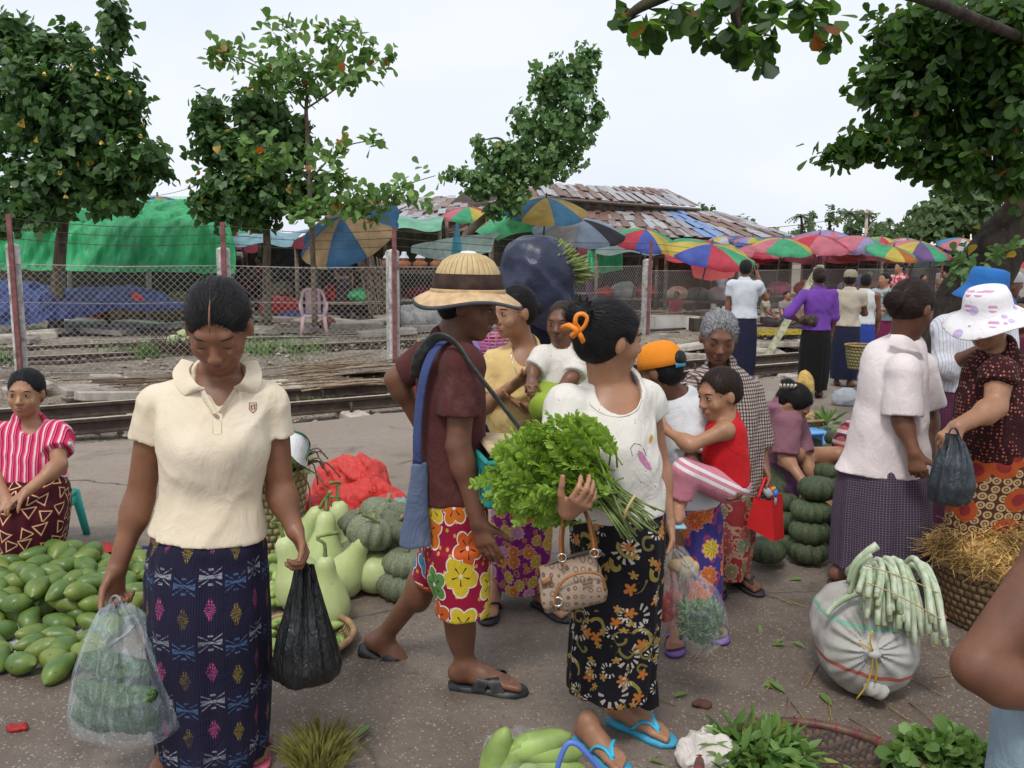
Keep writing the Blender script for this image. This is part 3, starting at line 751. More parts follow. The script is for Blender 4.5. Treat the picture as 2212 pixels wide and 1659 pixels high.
def tints(n,light=(.0,1.0),yel=.02,rng=nrg,per=8):
    t = np.zeros((n,4)); t[:,0] = rng.uniform(*light,n); t[:,1] = (rng.uniform(0,1,n) < yel) * rng.uniform(.4,1,n); t[:,3] = 1
    return np.repeat(t,per,0)
def crown(name,blobs,L,mat,parent,shape='heart',ros=7,spread=.9,droop=.3,yel=.02,seed=1,hang=.0,shell=.55):
    """leaf clusters spread through ellipsoids: blob = (x, y, rx px, ry px, Y, depth m, clusters)"""
    r = np.random.default_rng(seed); P,D,U,T = [],[],[],[]
    for (x,y,rx,ry,Y,dz,n) in blobs:
        n = int(n * 1.15); c = at(x,y,Y); m = pxm(Y); R3 = V3(rx * m,dz,ry * m)
        q = r.normal(size=(n,3)); q /= np.linalg.norm(q,axis=1)[:,None]; rad = r.uniform(0,1,n) ** shell; rad = rad * (1 + .16 * wob(q,seed + int(x),.6))
        keep = wob(q * rad[:,None] * 2.2 + x * .01,seed + 7,.55) > -.16; q,rad = q[keep],rad[keep]; n = len(q); cc = c + q * rad[:,None] * R3
        tw = unit_rows(q * .8 + r.normal(size=(n,3)) * .45 + V3(0,-.12,.35 - hang))
        for k in range(ros):
            a = r.uniform(0,6.28,n) + k * 2.4; e = unit_rows(np.cross(tw,r.normal(size=(n,3)))); e2 = np.cross(tw,e)
            rd = np.cos(a)[:,None] * e + np.sin(a)[:,None] * e2
            P.append(cc - tw * (k * L * .14) + rd * L * .08 + r.normal(size=(n,3)) * L * .38); D.append(rd * spread + tw * (.65 - hang) + V3(0,0,-.2 - hang) + r.normal(size=(n,3)) * .15); U.append(tw + V3(0,0,.4) + r.normal(size=(n,3)) * .2)
            T.append(np.clip(.15 + .55 * r.uniform(0,1,n) + (k == 0) * .25,0,1))
    P,D,U = map(np.concatenate,(P,D,U)); n = len(P); Ls = L * r.uniform(.65,1.15,n)
    v,f = leaves_geo(P,D,U,Ls,shape,droop)
    o = part(name,(v,f),mat,parent)
    t = np.zeros((n,4)); t[:,0] = np.concatenate(T); t[:,1] = (r.uniform(0,1,n) < yel) * r.uniform(.4,1,n); t[:,3] = 1
    set_attr(o.data,'tint',np.repeat(t,8,0)); return o
def unit_rows(a): return a / (np.linalg.norm(a,axis=1)[:,None] + 1e-9)
def limb(pix,r0,r1,mat,parent,n=16,name='limb'):
    """tapered branch through pixels (x, y, Y)"""
    p = smooth_path([at(*q) for q in pix],n); 
    p = p + .04 * np.stack([wob(p,3,.9),wob(p,5,.9),wob(p,8,.9)],-1) * np.linspace(0,1,n)[:,None] * min(1,r0 * 12)
    return part(name,tube(p,np.linspace(r0,r1,n),9),mat,parent)
M_bark = bark('grey brown bark',(.10,.075,.055),(.22,.175,.135)); M_bark2 = bark('dark wet bark',(.028,.022,.018),(.085,.066,.05),.8)
L_dark = leafmat('dark heart leaves',(.026,.068,.022),(.115,.225,.06),(.55,.33,.03)); L_almond = leafmat('almond leaves',(.06,.14,.035),(.22,.36,.10),(.42,.13,.03))
L_mid = leafmat('mid green leaves',(.05,.12,.04),(.18,.31,.10),(.55,.35,.05)); L_near = leafmat('near tree leaves',(.014,.042,.010),(.085,.18,.03),(.22,.08,.02),.5)
L_far = leafmat('far tree leaves',(.045,.09,.035),(.15,.22,.085))
# big tree on the left
t = thing('tree','large dark tree at the left edge with heart-shaped leaves and small yellow flowers','tree',at(120,715,16.0) * V3(1,1,0),'trees behind the fence')
limb([(120,715,16),(130,560,16),(150,400,15.8),(170,250,15.7)],.14,.05,M_bark,t,name='trunk')
for q in ([(140,470,16),(60,380,15.6),(0,250,15.3)],[(140,440,16),(230,330,15.5),(300,300,15.2)],[(150,350,15.8),(220,180,15.5),(245,60,15.3)],[(150,360,15.8),(90,200,15.5),(60,110,15.4)]): limb(q,.05,.012,M_bark,t)
crown('crown',[(60,215,110,140,15.4,1.1,520),(170,250,130,150,15.4,1.1,640),(245,60,32,85,15.3,.4,110),(95,95,40,40,15.4,.4,80),(165,100,35,50,15.3,.4,60),(290,350,75,70,15.1,.7,240),(120,390,150,70,15.1,.9,460),(20,70,40,45,15.5,.5,70),(270,230,45,90,15.3,.5,150),(55,450,45,35,14.8,.3,60),(250,430,60,35,15.0,.4,90),(90,470,40,25,14.7,.3,40),(20,480,45,30,14.7,.3,40)],.150,L_dark,t,'heart',6,seed=21,hang=.15,yel=.008)
fl = mk('flower',*xf(lathe([(.001,0),(.012,.01),(.03,.045),(.038,.06)],8),None)); fl.materials.append(plain('yellow petals',(.80,.60,.12),.6))
for x,y in ((200,113),(157,142),(97,155),(215,165),(240,172),(127,370),(285,197),(305,290),(225,310),(137,428)):
    inst('flower',fl,at(x,y,14.5) - wloc(t),(rnd.uniform(0,3),rnd.uniform(0,3),0),1.0,t)
# dense dark tree and its almond neighbour in the middle
t = thing('tree','dense dark green tree standing left of the thin-trunked almond tree','tree',at(577,700,16.2) * V3(1,1,0),'trees behind the fence')
limb([(577,702,16.2),(577,600,16.2),(575,480,16.1),(560,330,16),(545,240,16)],.10,.03,M_bark,t,name='trunk')
for q in ([(575,450,16.1),(490,340,15.9),(450,240,15.8)],[(575,400,16.1),(620,300,15.9),(600,220,15.9)],[(575,470,16),(480,430,15.7),(440,400,15.6)]): limb(q,.035,.01,M_bark,t)
crown('crown',[(450,245,35,50,15.8,.4,80),(560,240,65,60,15.8,.6,190),(560,340,100,80,15.7,.7,360),(470,315,55,55,15.7,.5,130),(540,435,110,65,15.6,.7,380),(465,410,50,50,15.6,.4,110),(640,300,40,50,15.9,.4,90),(660,420,60,55,15.7,.5,150),(470,455,45,25,15.6,.3,60)],.140,L_dark,t,'heart',6,seed=22,hang=.2,yel=.012)
t = thing('tree','slender almond tree with a bare thin trunk and tiers of long pale leaves','tree',at(672,705,15.0) * V3(1,1,0),'trees behind the fence')
limb([(680,705,15),(676,560,15),(668,400,15),(661,235,15),(663,190,15)],.055,.025,M_bark,t,name='trunk')
for q in ([(661,238,15),(620,195,14.7),(560,150,14.6)],[(661,235,15),(730,190,14.8),(820,130,14.7)],[(663,190,15),(640,120,15),(590,70,15.2)],[(663,195,15),(720,120,15),(760,60,15.2)],[(663,190,15),(500,120,15.2),(440,105,15.3)],[(668,390,15),(740,320,14.7),(830,300,14.5)],[(672,450,15),(800,420,14.5),(940,380,14.2)],[(668,380,15),(600,330,14.6),(550,310,14.4)]): limb(q,.018,.006,M_bark,t,12)
crown('crown',[(480,112,50,25,15.2,.25,22),(600,70,55,32,15.2,.4,18),(720,75,65,40,15.2,.5,27),(660,145,100,40,14.9,.6,52),(800,110,55,40,14.8,.4,27),(570,160,60,35,14.7,.4,30),(760,165,60,22,14.8,.4,19),(640,190,60,20,14.8,.4,16),(540,315,40,20,14.4,.2,11),(600,350,50,25,14.4,.2,14),(720,320,55,25,14.6,.3,18),(800,305,35,14,14.5,.2,7),(720,390,45,40,14.6,.3,22),(770,430,60,28,14.4,.3,25),(870,415,60,26,14.3,.3,19),(935,375,30,16,14.2,.15,6),(690,450,70,28,14.5,.3,25),(800,460,40,15,14.4,.2,8)],.19,L_almond,t,'obov',6,spread=.85,droop=.15,yel=.035,seed=23)
# leaning tree
t = thing('tree','leaning tree with curved pale trunk and small leaves in front of the shed roof','tree',at(985,640,18) * V3(1,1,0),'trees behind the fence')
limb([(985,640,18),(1000,520,18),(1050,470,18),(1085,425,18),(1098,385,18),(1120,320,18),(1175,270,18.1)],.10,.035,M_bark,t,name='trunk')
for q in ([(1090,420,18),(1140,390,17.9),(1190,330,17.8)],[(1110,340,18),(1080,300,17.8),(1040,300,17.7)],[(1130,310,18),(1180,200,17.9),(1220,140,17.9)],[(1098,385,18),(1040,390,17.7),(980,370,17.6)]): limb(q,.04,.01,M_bark,t)
crown('crown',[(1195,175,48,55,17.9,.5,190),(1260,150,38,55,17.9,.4,120),(1280,115,14,16,17.9,.1,14),(1230,260,75,80,17.8,.7,330),(1195,340,70,60,17.7,.6,250),(1140,270,45,50,17.8,.4,110),(1075,350,55,45,17.7,.4,130),(1040,400,55,35,17.6,.4,110),(1110,420,40,35,17.7,.4,70),(985,375,30,18,17.6,.2,26),(1290,245,20,30,17.8,.2,30),(1035,315,22,20,17.7,.2,24),(1080,455,40,20,17.7,.2,30),(1110,335,45,40,17.8,.35,90),(1145,375,45,35,17.7,.35,90),(1075,395,40,30,17.7,.3,60)],.115,L_mid,t,'heart',6,seed=24,hang=.35,yel=.006)
# big near tree on the right: trunk, leaves
t = thing('tree','large dark shade tree at the right with leaning trunk and glossy rounded leaves','tree',G(2010,985) * V3(1,1,0))
tb = G(2010,985); TY = tb[1]
trk = smooth_path([tb - V3(.12,0,.05),at(2030,850,TY),at(2050,720,TY + .1),at(2110,610,TY + .25),at(2185,500,TY + .4),at(2290,360,TY + .5)],26)
part('trunk',tube(trk + .03 * np.stack([wob(trk,3,.8),wob(trk,4,.8),0 * trk[:,0]],-1),np.linspace(.27,.20,26) * (1 + .06 * wob(trk,7,1.2)),18),M_bark2,t)
limb([(2225,480,TY + .4),(2190,400,TY + .2),(2170,330,TY),(2185,240,TY - .2),(2150,120,TY - .3)],.12,.05,M_bark,t)
for q in ([(2180,330,TY),(2050,300,TY - .2),(1900,300,TY - .3),(1780,340,TY - .3)],[(2185,240,TY - .1),(2050,180,TY - .2),(1900,90,TY - .2)],[(2250,100,TY - .3),(2000,0,4.6),(1800,-40,4.2),(1600,-30,4.1),(1450,-20,4.1)],[(2200,200,TY),(2080,100,TY - .1),(1990,30,TY)],[(1800,-40,4.2),(1760,20,4.2),(1755,70,4.2)],[(1600,-30,4.1),(1590,40,4.1),(1620,90,4.1)],[(1450,-20,4.1),(1370,20,4.1),(1340,60,4.1)]): limb(q,.035,.008,M_bark2,t)
crown('crown',[(2080,80,140,100,TY - .2,.7,420),(2160,230,90,140,TY - .3,.6,360),(1990,220,110,80,TY - .1,.5,250),(1950,80,70,70,TY - .1,.4,130),(1880,310,80,28,TY - .3,.25,80),(1800,332,42,14,TY - .3,.12,20),(2000,340,60,40,TY - .2,.3,70),(1900,180,55,50,TY,.3,70),(2080,350,80,60,TY - .3,.35,120),(2180,60,80,90,TY - .5,.5,200),(2190,380,40,50,TY - .5,.3,50)],.098,L_near,t,'obov',6,spread=.85,droop=.25,yel=.012,seed=25,hang=.2)
crown('trunk_sprout',[(2100,560,40,35,TY - .5,.15,14),(2080,590,30,25,TY - .5,.12,8),(2170,540,25,20,TY - .45,.1,6)],.085,L_mid,t,'obov',6,spread=.7,seed=28)
# overhanging branch leaves: large enough to pick apart, so each is its own piece
lv,lf = leaves_geo(np.zeros((1,3)),V3(0,1,0)[None],V3(0,0,1)[None],np.ones(1),'obov',.2,.25)
LM = []
for k in range(6):
    m = mk('leaf',lv * np.array([1.25,1,1]),lf); m.materials.append(L_near); set_attr(m,'tint',np.repeat([[(.1,.3,.5,.8,1.0,.3)[k],(0,0,0,0,0,.9)[k],0,1]],8,0)); LM.append(m)
rr = random.Random(5)
for (x,y,rx,ry,n) in ((1370,45,55,50,46),(1470,20,40,22,22),(1530,40,70,48,62),(1600,95,60,45,54),(1640,120,25,25,16),(1600,10,80,25,40),(1770,40,40,55,34),(1720,5,50,18,18)):
    cl = None
    for i in range(n):
        if i % 6 == 0: cl = (x + rr.gauss(0,rx * .5),y + rr.gauss(0,ry * .5),4.15 + rr.uniform(-.25,.25))
        p = at(cl[0] + rr.gauss(0,8),cl[1] + rr.gauss(0,8),cl[2]); az = rr.uniform(0,6.28)
        inst('leaf',LM[min(5,int(rr.random() * 5.12))],p - wloc(t),(rr.uniform(-1.4,.2),rr.uniform(-.5,.5),az),rr.uniform(.07,.105),t)
# distant trees beyond the market
t = thing('tree','broad layered rain tree beyond the umbrellas, left of the leaning trunk','tree',at(2070,600,34) * V3(1,1,0),'trees beyond the market')
limb([(2080,610,34),(2075,520,34),(2060,470,34),(2010,440,34)],.45,.12,M_bark2,t,name='trunk')
for q in ([(2075,520,34),(2000,490,33.5),(1960,490,33)],[(2070,490,34),(2120,470,33.5),(2160,460,33.5)]): limb(q,.15,.05,M_bark2,t)
crown('crown',[(2090,425,60,45,33.5,2.0,420),(2040,470,70,35,33,1.8,420),(2120,480,50,35,33,1.6,260),(1995,500,40,18,32.5,1.0,130),(2120,400,40,30,34,1.6,160)],.26,L_far,t,'heart',6,seed=31)
def far_tree(x,yt,yb,w,Y,n,label,seed,kind=0,group='trees beyond the market'):
    t = thing('tree' if kind == 0 else 'palm_tree',label,'tree' if kind == 0 else 'palm',at(x,yb,Y) * V3(1,1,0),group); h = yb - yt
    limb([(x,yb + 30,Y),(x + 2,(yb + yt) / 2,Y),(x - 1,yt + h * .25,Y)],pxm(Y) * 4,pxm(Y) * 1.5,M_bark2,t,8,name='trunk')
    if kind == 0:
        r = random.Random(seed); bl = [(x + r.uniform(-.45,.45) * w,yt + h * r.uniform(.2,.85),w * r.uniform(.22,.4),h * r.uniform(.18,.3),Y + r.uniform(-2,2),w * .3 * pxm(Y),max(10,n // 5)) for _ in range(5)]
        crown('crown',bl,pxm(Y) * 8,L_far,t,'heart',5,seed=seed)
    else:
        r = random.Random(seed); c = at(x,yt + h * .3,Y); V,Fc = [],[]
        for k in range(13):
            a = r.uniform(0,6.28); el = r.uniform(-.2,1.1); ln = h * .34 * pxm(Y) * r.uniform(.8,1.2); d0 = V3(math.cos(a) * math.cos(el),math.sin(a) * math.cos(el),math.sin(el)); sd = unit(np.cross(d0,V3(0,0,1)))
            pts = [c + d0 * ln * q + V3(0,0,-ln * .65 * q * q) for q in np.linspace(0,1,9)]
            for q in range(8):
                for s_ in (-1,1):
                    b = len(V); V += [pts[q],pts[q + 1],pts[q] * .5 + pts[q + 1] * .5 + sd * s_ * ln * .26 * (1 - q / 10) + V3(0,0,-ln * .12)]; Fc.append([b,b + 1,b + 2])
        o = part('fronds',(np.array(V),Fc),L_far,t,False); set_attr(o.data,'tint',np.repeat([[.3,0,0,1]],len(V),0))
ft = [(1790,445,530,70,95,160,0),(1875,440,530,90,90,220,0),(1745,455,530,40,100,90,0),(1940,465,530,70,85,150,0),(1620,462,540,60,110,110,0),(1665,475,540,50,110,90,0),(1585,455,540,30,115,40,1),(1525,430,540,40,115,70,0),(1480,420,540,26,118,20,1),(1730,440,530,30,92,10,1),(1835,432,530,26,88,10,1),(1975,470,530,40,80,10,1),(1700,490,545,60,120,80,0),(1920,455,530,30,95,10,1),(1650,500,545,50,125,60,0),(1770,500,545,80,125,90,0),(1860,500,545,80,125,90,0),(640,480,560,70,70,60,0),(2180,470,570,100,60,160,0),(2230,430,570,100,58,160,0)]
for i,(x,yt,yb,w_,Y,n,k) in enumerate(ft):
    side = ('behind the shed roof ridge','behind the lower shed roof edge','near the utility pole','left of the rain tree')[0 if x < 1540 else 1 if x < 1700 else 2 if x < 1890 else 3]
    far_tree(x,yt,yb,w_,Y,n,('distant leafy tree ' if k == 0 else 'distant coconut palm ') + side + (', the taller one' if yt < 446 else ', a low one' if yt > 480 else f', crown {"wide" if w_ > 60 else "narrow"} and {"pale" if i % 2 else "dark"}'),40 + i,k)
hl = smooth_path([(-700,260,8),(-520,250,11),(-400,240,9),(-280,240,12),(-140,250,8),(-60,260,7),(40,250,5),(110,240,8),(190,230,9),(260,230,8),(400,220,11),(600,200,9)],140)
hr = [[p * V3(1,1,0) + V3(0,0,z * p[2] * .55 + (.6 * math.sin(i * 2.1) if z > .5 else 0)) + V3(0,30 * z,0) for i,p in enumerate(hl)] for z in (0,.4,.8,1)]
o = part('hills',loft(np.array(hr),closed=False),plain('far wooded rise',(.05,.085,.045),.95,.4,.2,0)); o['kind'] = 'structure'
# utility pole with cross-arm and wires
M_wood = plain('weathered timber',(.17,.135,.105),.85,.3,10,.4,hue=True); M_dk = plain('dark timber',(.06,.045,.035),.9,.4,8,.4)
u = thing('utility_pole','pale timber utility pole with cross-arm rising behind the umbrellas','pole',at(1872,560,60) * V3(1,1,0))
part('pole',tube([at(1868,580,60) * V3(1,1,0),at(1873,452,60)],[.16,.10],8),plain('pale pole',(.42,.36,.30),.9),u)
part('cross_arm',box(at(1873,462,59.8),(1.3,.12,.12)),M_wood,u,False)
part('stay',tube([at(1885,480,60),at(1860,520,60)],.06,5),M_wood,u)
for x0,y0,x1,y1,Y in ((1500,498,1873,462,60),(1873,480,2212,492,60),(300,425,460,385,40),(300,440,460,405,40)):
    pts = [at(x0 + (x1 - x0) * q,y0 + (y1 - y0) * q + 10 * math.sin(math.pi * q),Y) for q in np.linspace(0,1,14)]
    if Y == 60: part('wire',tube(pts,.018,4),M_dk,u)
    else: solo('wire',tube(pts,.011,4),M_dk,'thin dark cable strung between the two left trees, ' + ('upper' if y0 < 430 else 'lower') + ' one','cable','cables between the trees')

# ------------------------------------------------------------------ the big patched shed
sh = thing('shed','long market shed with a patched rusty corrugated roof behind the umbrellas','shed',at(1300,620,34) * V3(1,1,0))
PAL = [((.42,.41,.43),.2),((.34,.33,.35),.35),((.46,.45,.46),.2),((.23,.125,.09),.5),((.26,.145,.105),.5),((.20,.11,.085),.6),((.40,.37,.36),.35),((.30,.25,.23),.5)]
SM = [sheetmetal(f'roof sheet {i}',c,r) for i,(c,r) in enumerate(PAL)]; SMb = sheetmetal('blue roof sheet',(.20,.31,.55),.1)
def roof(c00,c10,c11,c01,nr,nc,blue=(),seed=1,name='roof_sheet',parent=None):
    """patched roof: sheets laid on the quad, c00-c10 along the eave, c01-c11 along the ridge"""
    r = random.Random(seed); nrm = unit(np.cross(c10 - c00,c01 - c00)); us = [0]
    for k in range(nc): us.append(us[-1] + r.uniform(.7,1.3))
    us = np.array(us) / us[-1]; cm = [r.randrange(8) for _ in range(nc)]
    for i in range(nr):
        for j in range(nc):
            def P(u,v): return c00 * (1 - u) * (1 - v) + c10 * u * (1 - v) + c11 * u * v + c01 * (1 - u) * v
            u0,u1 = us[j] - .15 / nc,us[j + 1] + .1 / nc; v0,v1 = i / nr + r.uniform(-.03,.03) / nr * 4,(i + 1) / nr + .25 / nr
            u0,u1,v0,v1 = [min(1,max(0,q)) for q in (u0,u1,v0,v1)]
            lift = nrm * (.03 + .05 * ((i + j) % 2) + r.uniform(0,.05)); k = r.randrange(8) if r.random() < .6 else cm[j]
            q = np.array([P(u0,v0),P(u1,v0),P(u1,v1),P(u0,v1)]) + lift; v = np.concatenate([q,q - nrm * .02])
            uv = np.array([[0,0],[1,0],[1,1],[0,1]] + [[0,0]] * 4 + [[0,0]] * 16,float)
            part(name,(v,[[0,1,2,3],[7,6,5,4],[0,4,5,1],[1,5,6,2],[2,6,7,3],[3,7,4,0]],uv),SMb if j in blue else SM[k],parent,False)
A0,A1 = at(760,500,29),at(1730,520,34); B0,B1 = at(965,447,36),at(1560,460,41)
roof(A0,A1,B1,B0,4,58,(45,46,47,48),3,parent=sh)
C0,C1 = at(1165,424,36.2),at(1512,450,40.2); D0,D1 = at(1150,398,39),at(1440,412,44)
roof(C0,C1,D1,D0,2,30,(),5,parent=sh)
part('monitor_wall',loft(np.array([[C0 - V3(0,-.15,.55),C1 - V3(0,-.15,.55)],[C0 - V3(0,-.15,.03),C1 - V3(0,-.15,.03)]]),closed=False),M_dk,sh,False)
part('eave_beam',tube([C0 - V3(0,.05,.06),C1 - V3(0,.05,.06)],.07,4),M_wood,sh,False)
part('back_roof',loft(np.array([[B0 + V3(0,0,-.05),B1 + V3(0,0,-.05)],[B0 + V3(0,9,-1.6),B1 + V3(0,9,-1.6)]]),closed=False),SM[3],sh,False)
part('monitor_back_roof',loft(np.array([[D0 + V3(0,0,-.02),D1 + V3(0,0,-.02)],[D0 + V3(0,4,-1.2),D1 + V3(0,4,-1.2)]]),closed=False),SM[4],sh,False)
part('gable',(np.array([at(960,450,36),at(1000,415,38),at(1160,425,36.5),at(1160,450,36.2)]),[[0,1,2,3]]),M_dk,sh,False)
roof(at(1000,448,36.3),at(1165,430,36.3),at(1150,400,38.6),at(1010,418,38.6),2,8,(),9,parent=sh)
roof(at(840,492,27),at(1010,470,31),at(1010,440,35),at(880,452,33),4,10,(),12,parent=sh)
for k in range(14):
    q = A0 + (A1 - A0) * (k + .5) / 14 + V3(0,.5,0); part('post',tube([q * V3(1,1,0),q],.08,6),M_dk,sh)
part('back_wall',loft(np.array([[(A0 + V3(0,8,0)) * V3(1,1,0),(A1 + V3(0,8,0)) * V3(1,1,0)],[A0 + V3(0,8,1.1),A1 + V3(0,8,1.1)]]),closed=False),M_dk,sh,False)
sh2 = thing('shed','small far shed with a rusty roof glimpsed left of the leaning tree','shed',at(880,560,44) * V3(1,1,0))
roof(at(700,470,42),at(985,447,44),at(985,425,50),at(860,432,50),3,10,(),15,parent=sh2)
part('wall',loft(np.array([[at(700,470,44) * V3(1,1,0),at(985,450,46) * V3(1,1,0)],[at(700,470,44),at(985,450,46)]]),closed=False),M_dk,sh2,False)
sh3 = thing('shed','mint green metal roof behind the big left tree','shed',at(250,560,30) * V3(1,1,0))
for k in range(9):
    x0,x1 = -40 + k * 58,-40 + (k + 1) * 58 - 3
    part('roof_sheet',(np.array([at(x0,462,27),at(x1,462,27),at(x1,424,31),at(x0,424,31)]),[[0,1,2,3]],np.array([[0,0],[1,0],[1,1],[0,1]])),sheetmetal('mint sheet',(.36,.62,.46),0),sh3,False)
part('back_wall',loft(np.array([[at(-60,600,31.2) * V3(1,1,0),at(500,600,31.2) * V3(1,1,0)],[at(-60,426,31.2),at(500,426,31.2)]]),closed=False),M_dk,sh3,False)
o = solo('storage_tank',xf(lathe([(.01,2.4),(2.4,2.3),(2.5,2.1),(2.5,.0)],20),None,at(1800,520,85) * V3(1,1,0),1.0),plain('pale blue sheet',(.25,.42,.62),.5),'pale blue round tank among the far trees','tank')

# ------------------------------------------------------------------ tarpaulins, stalls
def drape(rows,mat,name,label=None,cat=None,parent=None,n=60,m=26,wr=.05,fr=.8,seed=1,group=None,thick=0):
    """cloth through rows of pixel polylines [(x,y,Y)...], first row to last"""
    R_ = [smooth_path([at(*q) for q in r],n) for r in rows]; R_ = np.array(R_)
    grid = np.array([smooth_path(R_[:,k],m) for k in range(n)]).transpose(1,0,2)
    fl_ = grid.reshape(-1,3); ff = np.stack([fl_[:,0] * 2.2,fl_[:,1] * .8,fl_[:,2] * .45],-1)
    edge_ = np.ones(grid.shape[:2]); edge_[0] = edge_[-1] = .6
    grid = grid + (wr * wob(ff,seed,fr) + wr * .5 * wob(ff,seed + 1,fr * 2.4)).reshape(m,n,1) * V3(.25,-1,.35) * edge_[...,None]
    g = loft(grid,closed=False)
    if parent is not None: return part(name,g,mat,parent)
    return solo(name,g,mat,label,cat,group)
T_green = tarp('green tarpaulin',(.09,.58,.25)); T_blue = tarp('navy tarpaulin',(.07,.11,.32),.5); T_red = tarp('red plastic sheet',(.55,.035,.035)); T_grey = tarp('grey green plastic',(.22,.30,.27)); T_white = tarp('white plastic',(.62,.65,.68)); T_maroon = tarp('maroon cloth',(.17,.015,.03),.8)
st = thing('market_stall','long market stall closed off with a bright green hanging tarpaulin','market stall',at(240,640,18) * V3(1,1,0))
drape([[(-40,582,17.6),(120,583,17.6),(260,588,17.6),(400,588,17.6),(508,590,17.6)],[(-40,540,17.75),(120,545,17.75),(260,545,17.75),(400,540,17.7),(508,540,17.75)],[(-40,500,17.9),(120,490,17.9),(260,490,17.95),(390,490,17.8),(500,500,17.9)],[(-40,478,18.2),(120,470,18.2),(230,468,18.3),(380,462,18.3),(492,475,18.2)],[(-40,455,19.0),(120,448,19.0),(230,445,19.2),(410,440,19.2),(485,455,19.0)],[(-40,440,20),(120,438,20),(230,437,20.2),(410,434,20.4),(485,440,20)],[(-40,470,21.5),(120,470,21.5),(230,470,21.5),(410,465,21.5),(485,470,21.5)]],T_green,'tarpaulin',parent=st,n=150,m=50,wr=.13,fr=.75,seed=4)
for x in (-10,150,320,322,480): part('post',tube([at(x,700,18.3) * V3(1,1,0),at(x,470,18.4)],.045,6),plain('pinkish white post',(.45,.36,.38),.8,.3),st)
part('back_wall',loft(np.array([[at(-60,640,21) * V3(1,1,0),at(510,640,21) * V3(1,1,0)],[at(-60,480,21),at(510,480,21)]]),closed=False),M_dk,st,False)
part('counter',bevbox(at(230,655,19) * V3(1,1,0) + V3(0,0,.3),(5.0,.8,.5),.03),M_dk,st,False)
# goods under the green tarp: bulging sacks and red bundles
for i,(x,w_,c) in enumerate(((205,.32,0),(265,.30,1),(300,.3,1),(350,.34,1),(385,.4,1),(95,.3,0),(60,.28,2),(420,.35,1),(450,.35,1),(170,.28,2),(20,.3,1))):
    b = at(x,655,18.6) * V3(1,1,0) + V3(0,0,.0); col = [plain('red bundle',(.25,.02,.03),.8),plain('brown sack',(.17,.115,.07),.95,.3,12,.6),plain('dark bundle',(.03,.03,.035),.9)][c]
    solo('sack',xf(lathe([(.02,1.05),(.25,1.0),(.5,.8),(.58,.45),(.52,.12),(.4,0)],14),rotz(i),b,w_ * 1.7),col,('red cloth bundle','brown stuffed sack','dark bundle')[c] + ' standing in the shade under the green tarpaulin','sack','goods under the green tarp')
# blue heap of tarpaulin on the ground
drape([[(-40,700,15.2),(60,700,15.2),(110,694,15.3),(190,682,15.5),(250,670,15.8),(320,672,16),(405,668,16.2)],[(-40,660,15.5),(60,664,15.6),(110,660,15.6),(190,655,15.8),(250,648,16.0),(330,655,16.2),(405,665,16.4)],[(-40,618,16.2),(60,625,16.2),(110,628,16.3),(190,635,16.4),(258,618,16.5),(345,632,16.7),(405,662,16.7)],[(-40,603,17),(60,610,17),(110,618,17),(190,622,17),(258,622,17),(345,640,17),(405,664,17)],[(-40,650,17.4),(60,650,17.4),(110,650,17.4),(190,650,17.4),(258,650,17.4),(345,655,17.4),(405,664,17.4)]],T_blue,'tarpaulin','navy blue tarpaulin heaped over goods on the ground behind the fence','tarpaulin',n=150,m=50,wr=.12,fr=1.0,seed=9)
drape([[(283,645,15.85),(300,650,15.8),(312,648,15.85)],[(284,636,15.9),(298,638,15.85),(308,640,15.9)],[(285,628,16.1),(292,630,16.1),(300,634,16.1)]],T_red,'cloth','red cloth poking out of the navy tarpaulin heap','cloth',n=16,m=10,wr=.02,seed=3)
drape([[(560,672,17.0),(600,676,17),(650,670,17)],[(560,655,17.1),(590,645,17.1),(650,650,17.1)],[(565,648,17.3),(600,640,17.4),(640,648,17.3)],[(560,668,17.7),(600,668,17.8),(645,668,17.7)]],T_red,'plastic_sheet','crumpled red plastic sheet on the ground left of the pink chair','plastic sheet',n=30,m=16,wr=.05,fr=1.8,seed=5)
drape([[(600,682,16.7),(650,684,16.7),(700,676,16.8)],[(605,674,16.8),(650,670,16.9),(690,672,16.9)],[(605,676,17.0),(650,672,17.1),(690,672,17.1)]],T_blue,'plastic_sheet','flat navy plastic sheet beneath the pink chair','plastic sheet',n=24,m=10,wr=.03,fr=1.8,seed=6)
for i,(x,y,w_) in enumerate(((905,660,.42),(945,655,.5),(880,650,.3))):
    b = at(x,y,18.4) * V3(1,1,0); s_ = Sdf(); s_.ell(b + V3(0,0,.22),(w_,.3,.26)); s_.ell(b + V3(w_ * .5,.1,.3),(w_ * .5,.25,.2),k=.1); s_.disp(lambda P,k=i: .02 * wob(P,60 + k,2.2))
    solo('sack',s_.mesh(.03),plain('white woven sack',(.58,.58,.56),.7,.2,9,.4),('slumped','bulging','small')[i] + ' white woven plastic sack beside the leaning bamboo screen','sack','white sacks by the bamboo screen')
# leaning bamboo screen: every slat
sc_ = thing('bamboo_screen','leaning screen of thin split bamboo slats beside the pink chair','bamboo screen',at(815,672,16.6) * V3(1,1,0))
for k in range(22):
    q = k / 21; x0 = 800 + q * 48 + rnd.uniform(-2,2); x1 = 768 + q * 70 + rnd.uniform(-3,3); a = at(x0,678 + rnd.uniform(-5,3),16.3); a[2] = max(0,a[2]); b = at(x1,548 + q * 12 + rnd.uniform(-5,6),17.1)
    part('slat',tube([a,(a + b) / 2 + V3(rnd.uniform(-.02,.02),0,0),b],.012,5),M_bam,sc_)
for y_,Y_ in ((655,16.40),(620,16.65),(585,16.88)): part('cross_slat',tube([at(783 - (655 - y_) * .22,y_,Y_ - .04),at(846 - (655 - y_) * .12,y_ + 3,Y_ - .04)],.012,5),M_bam,sc_)
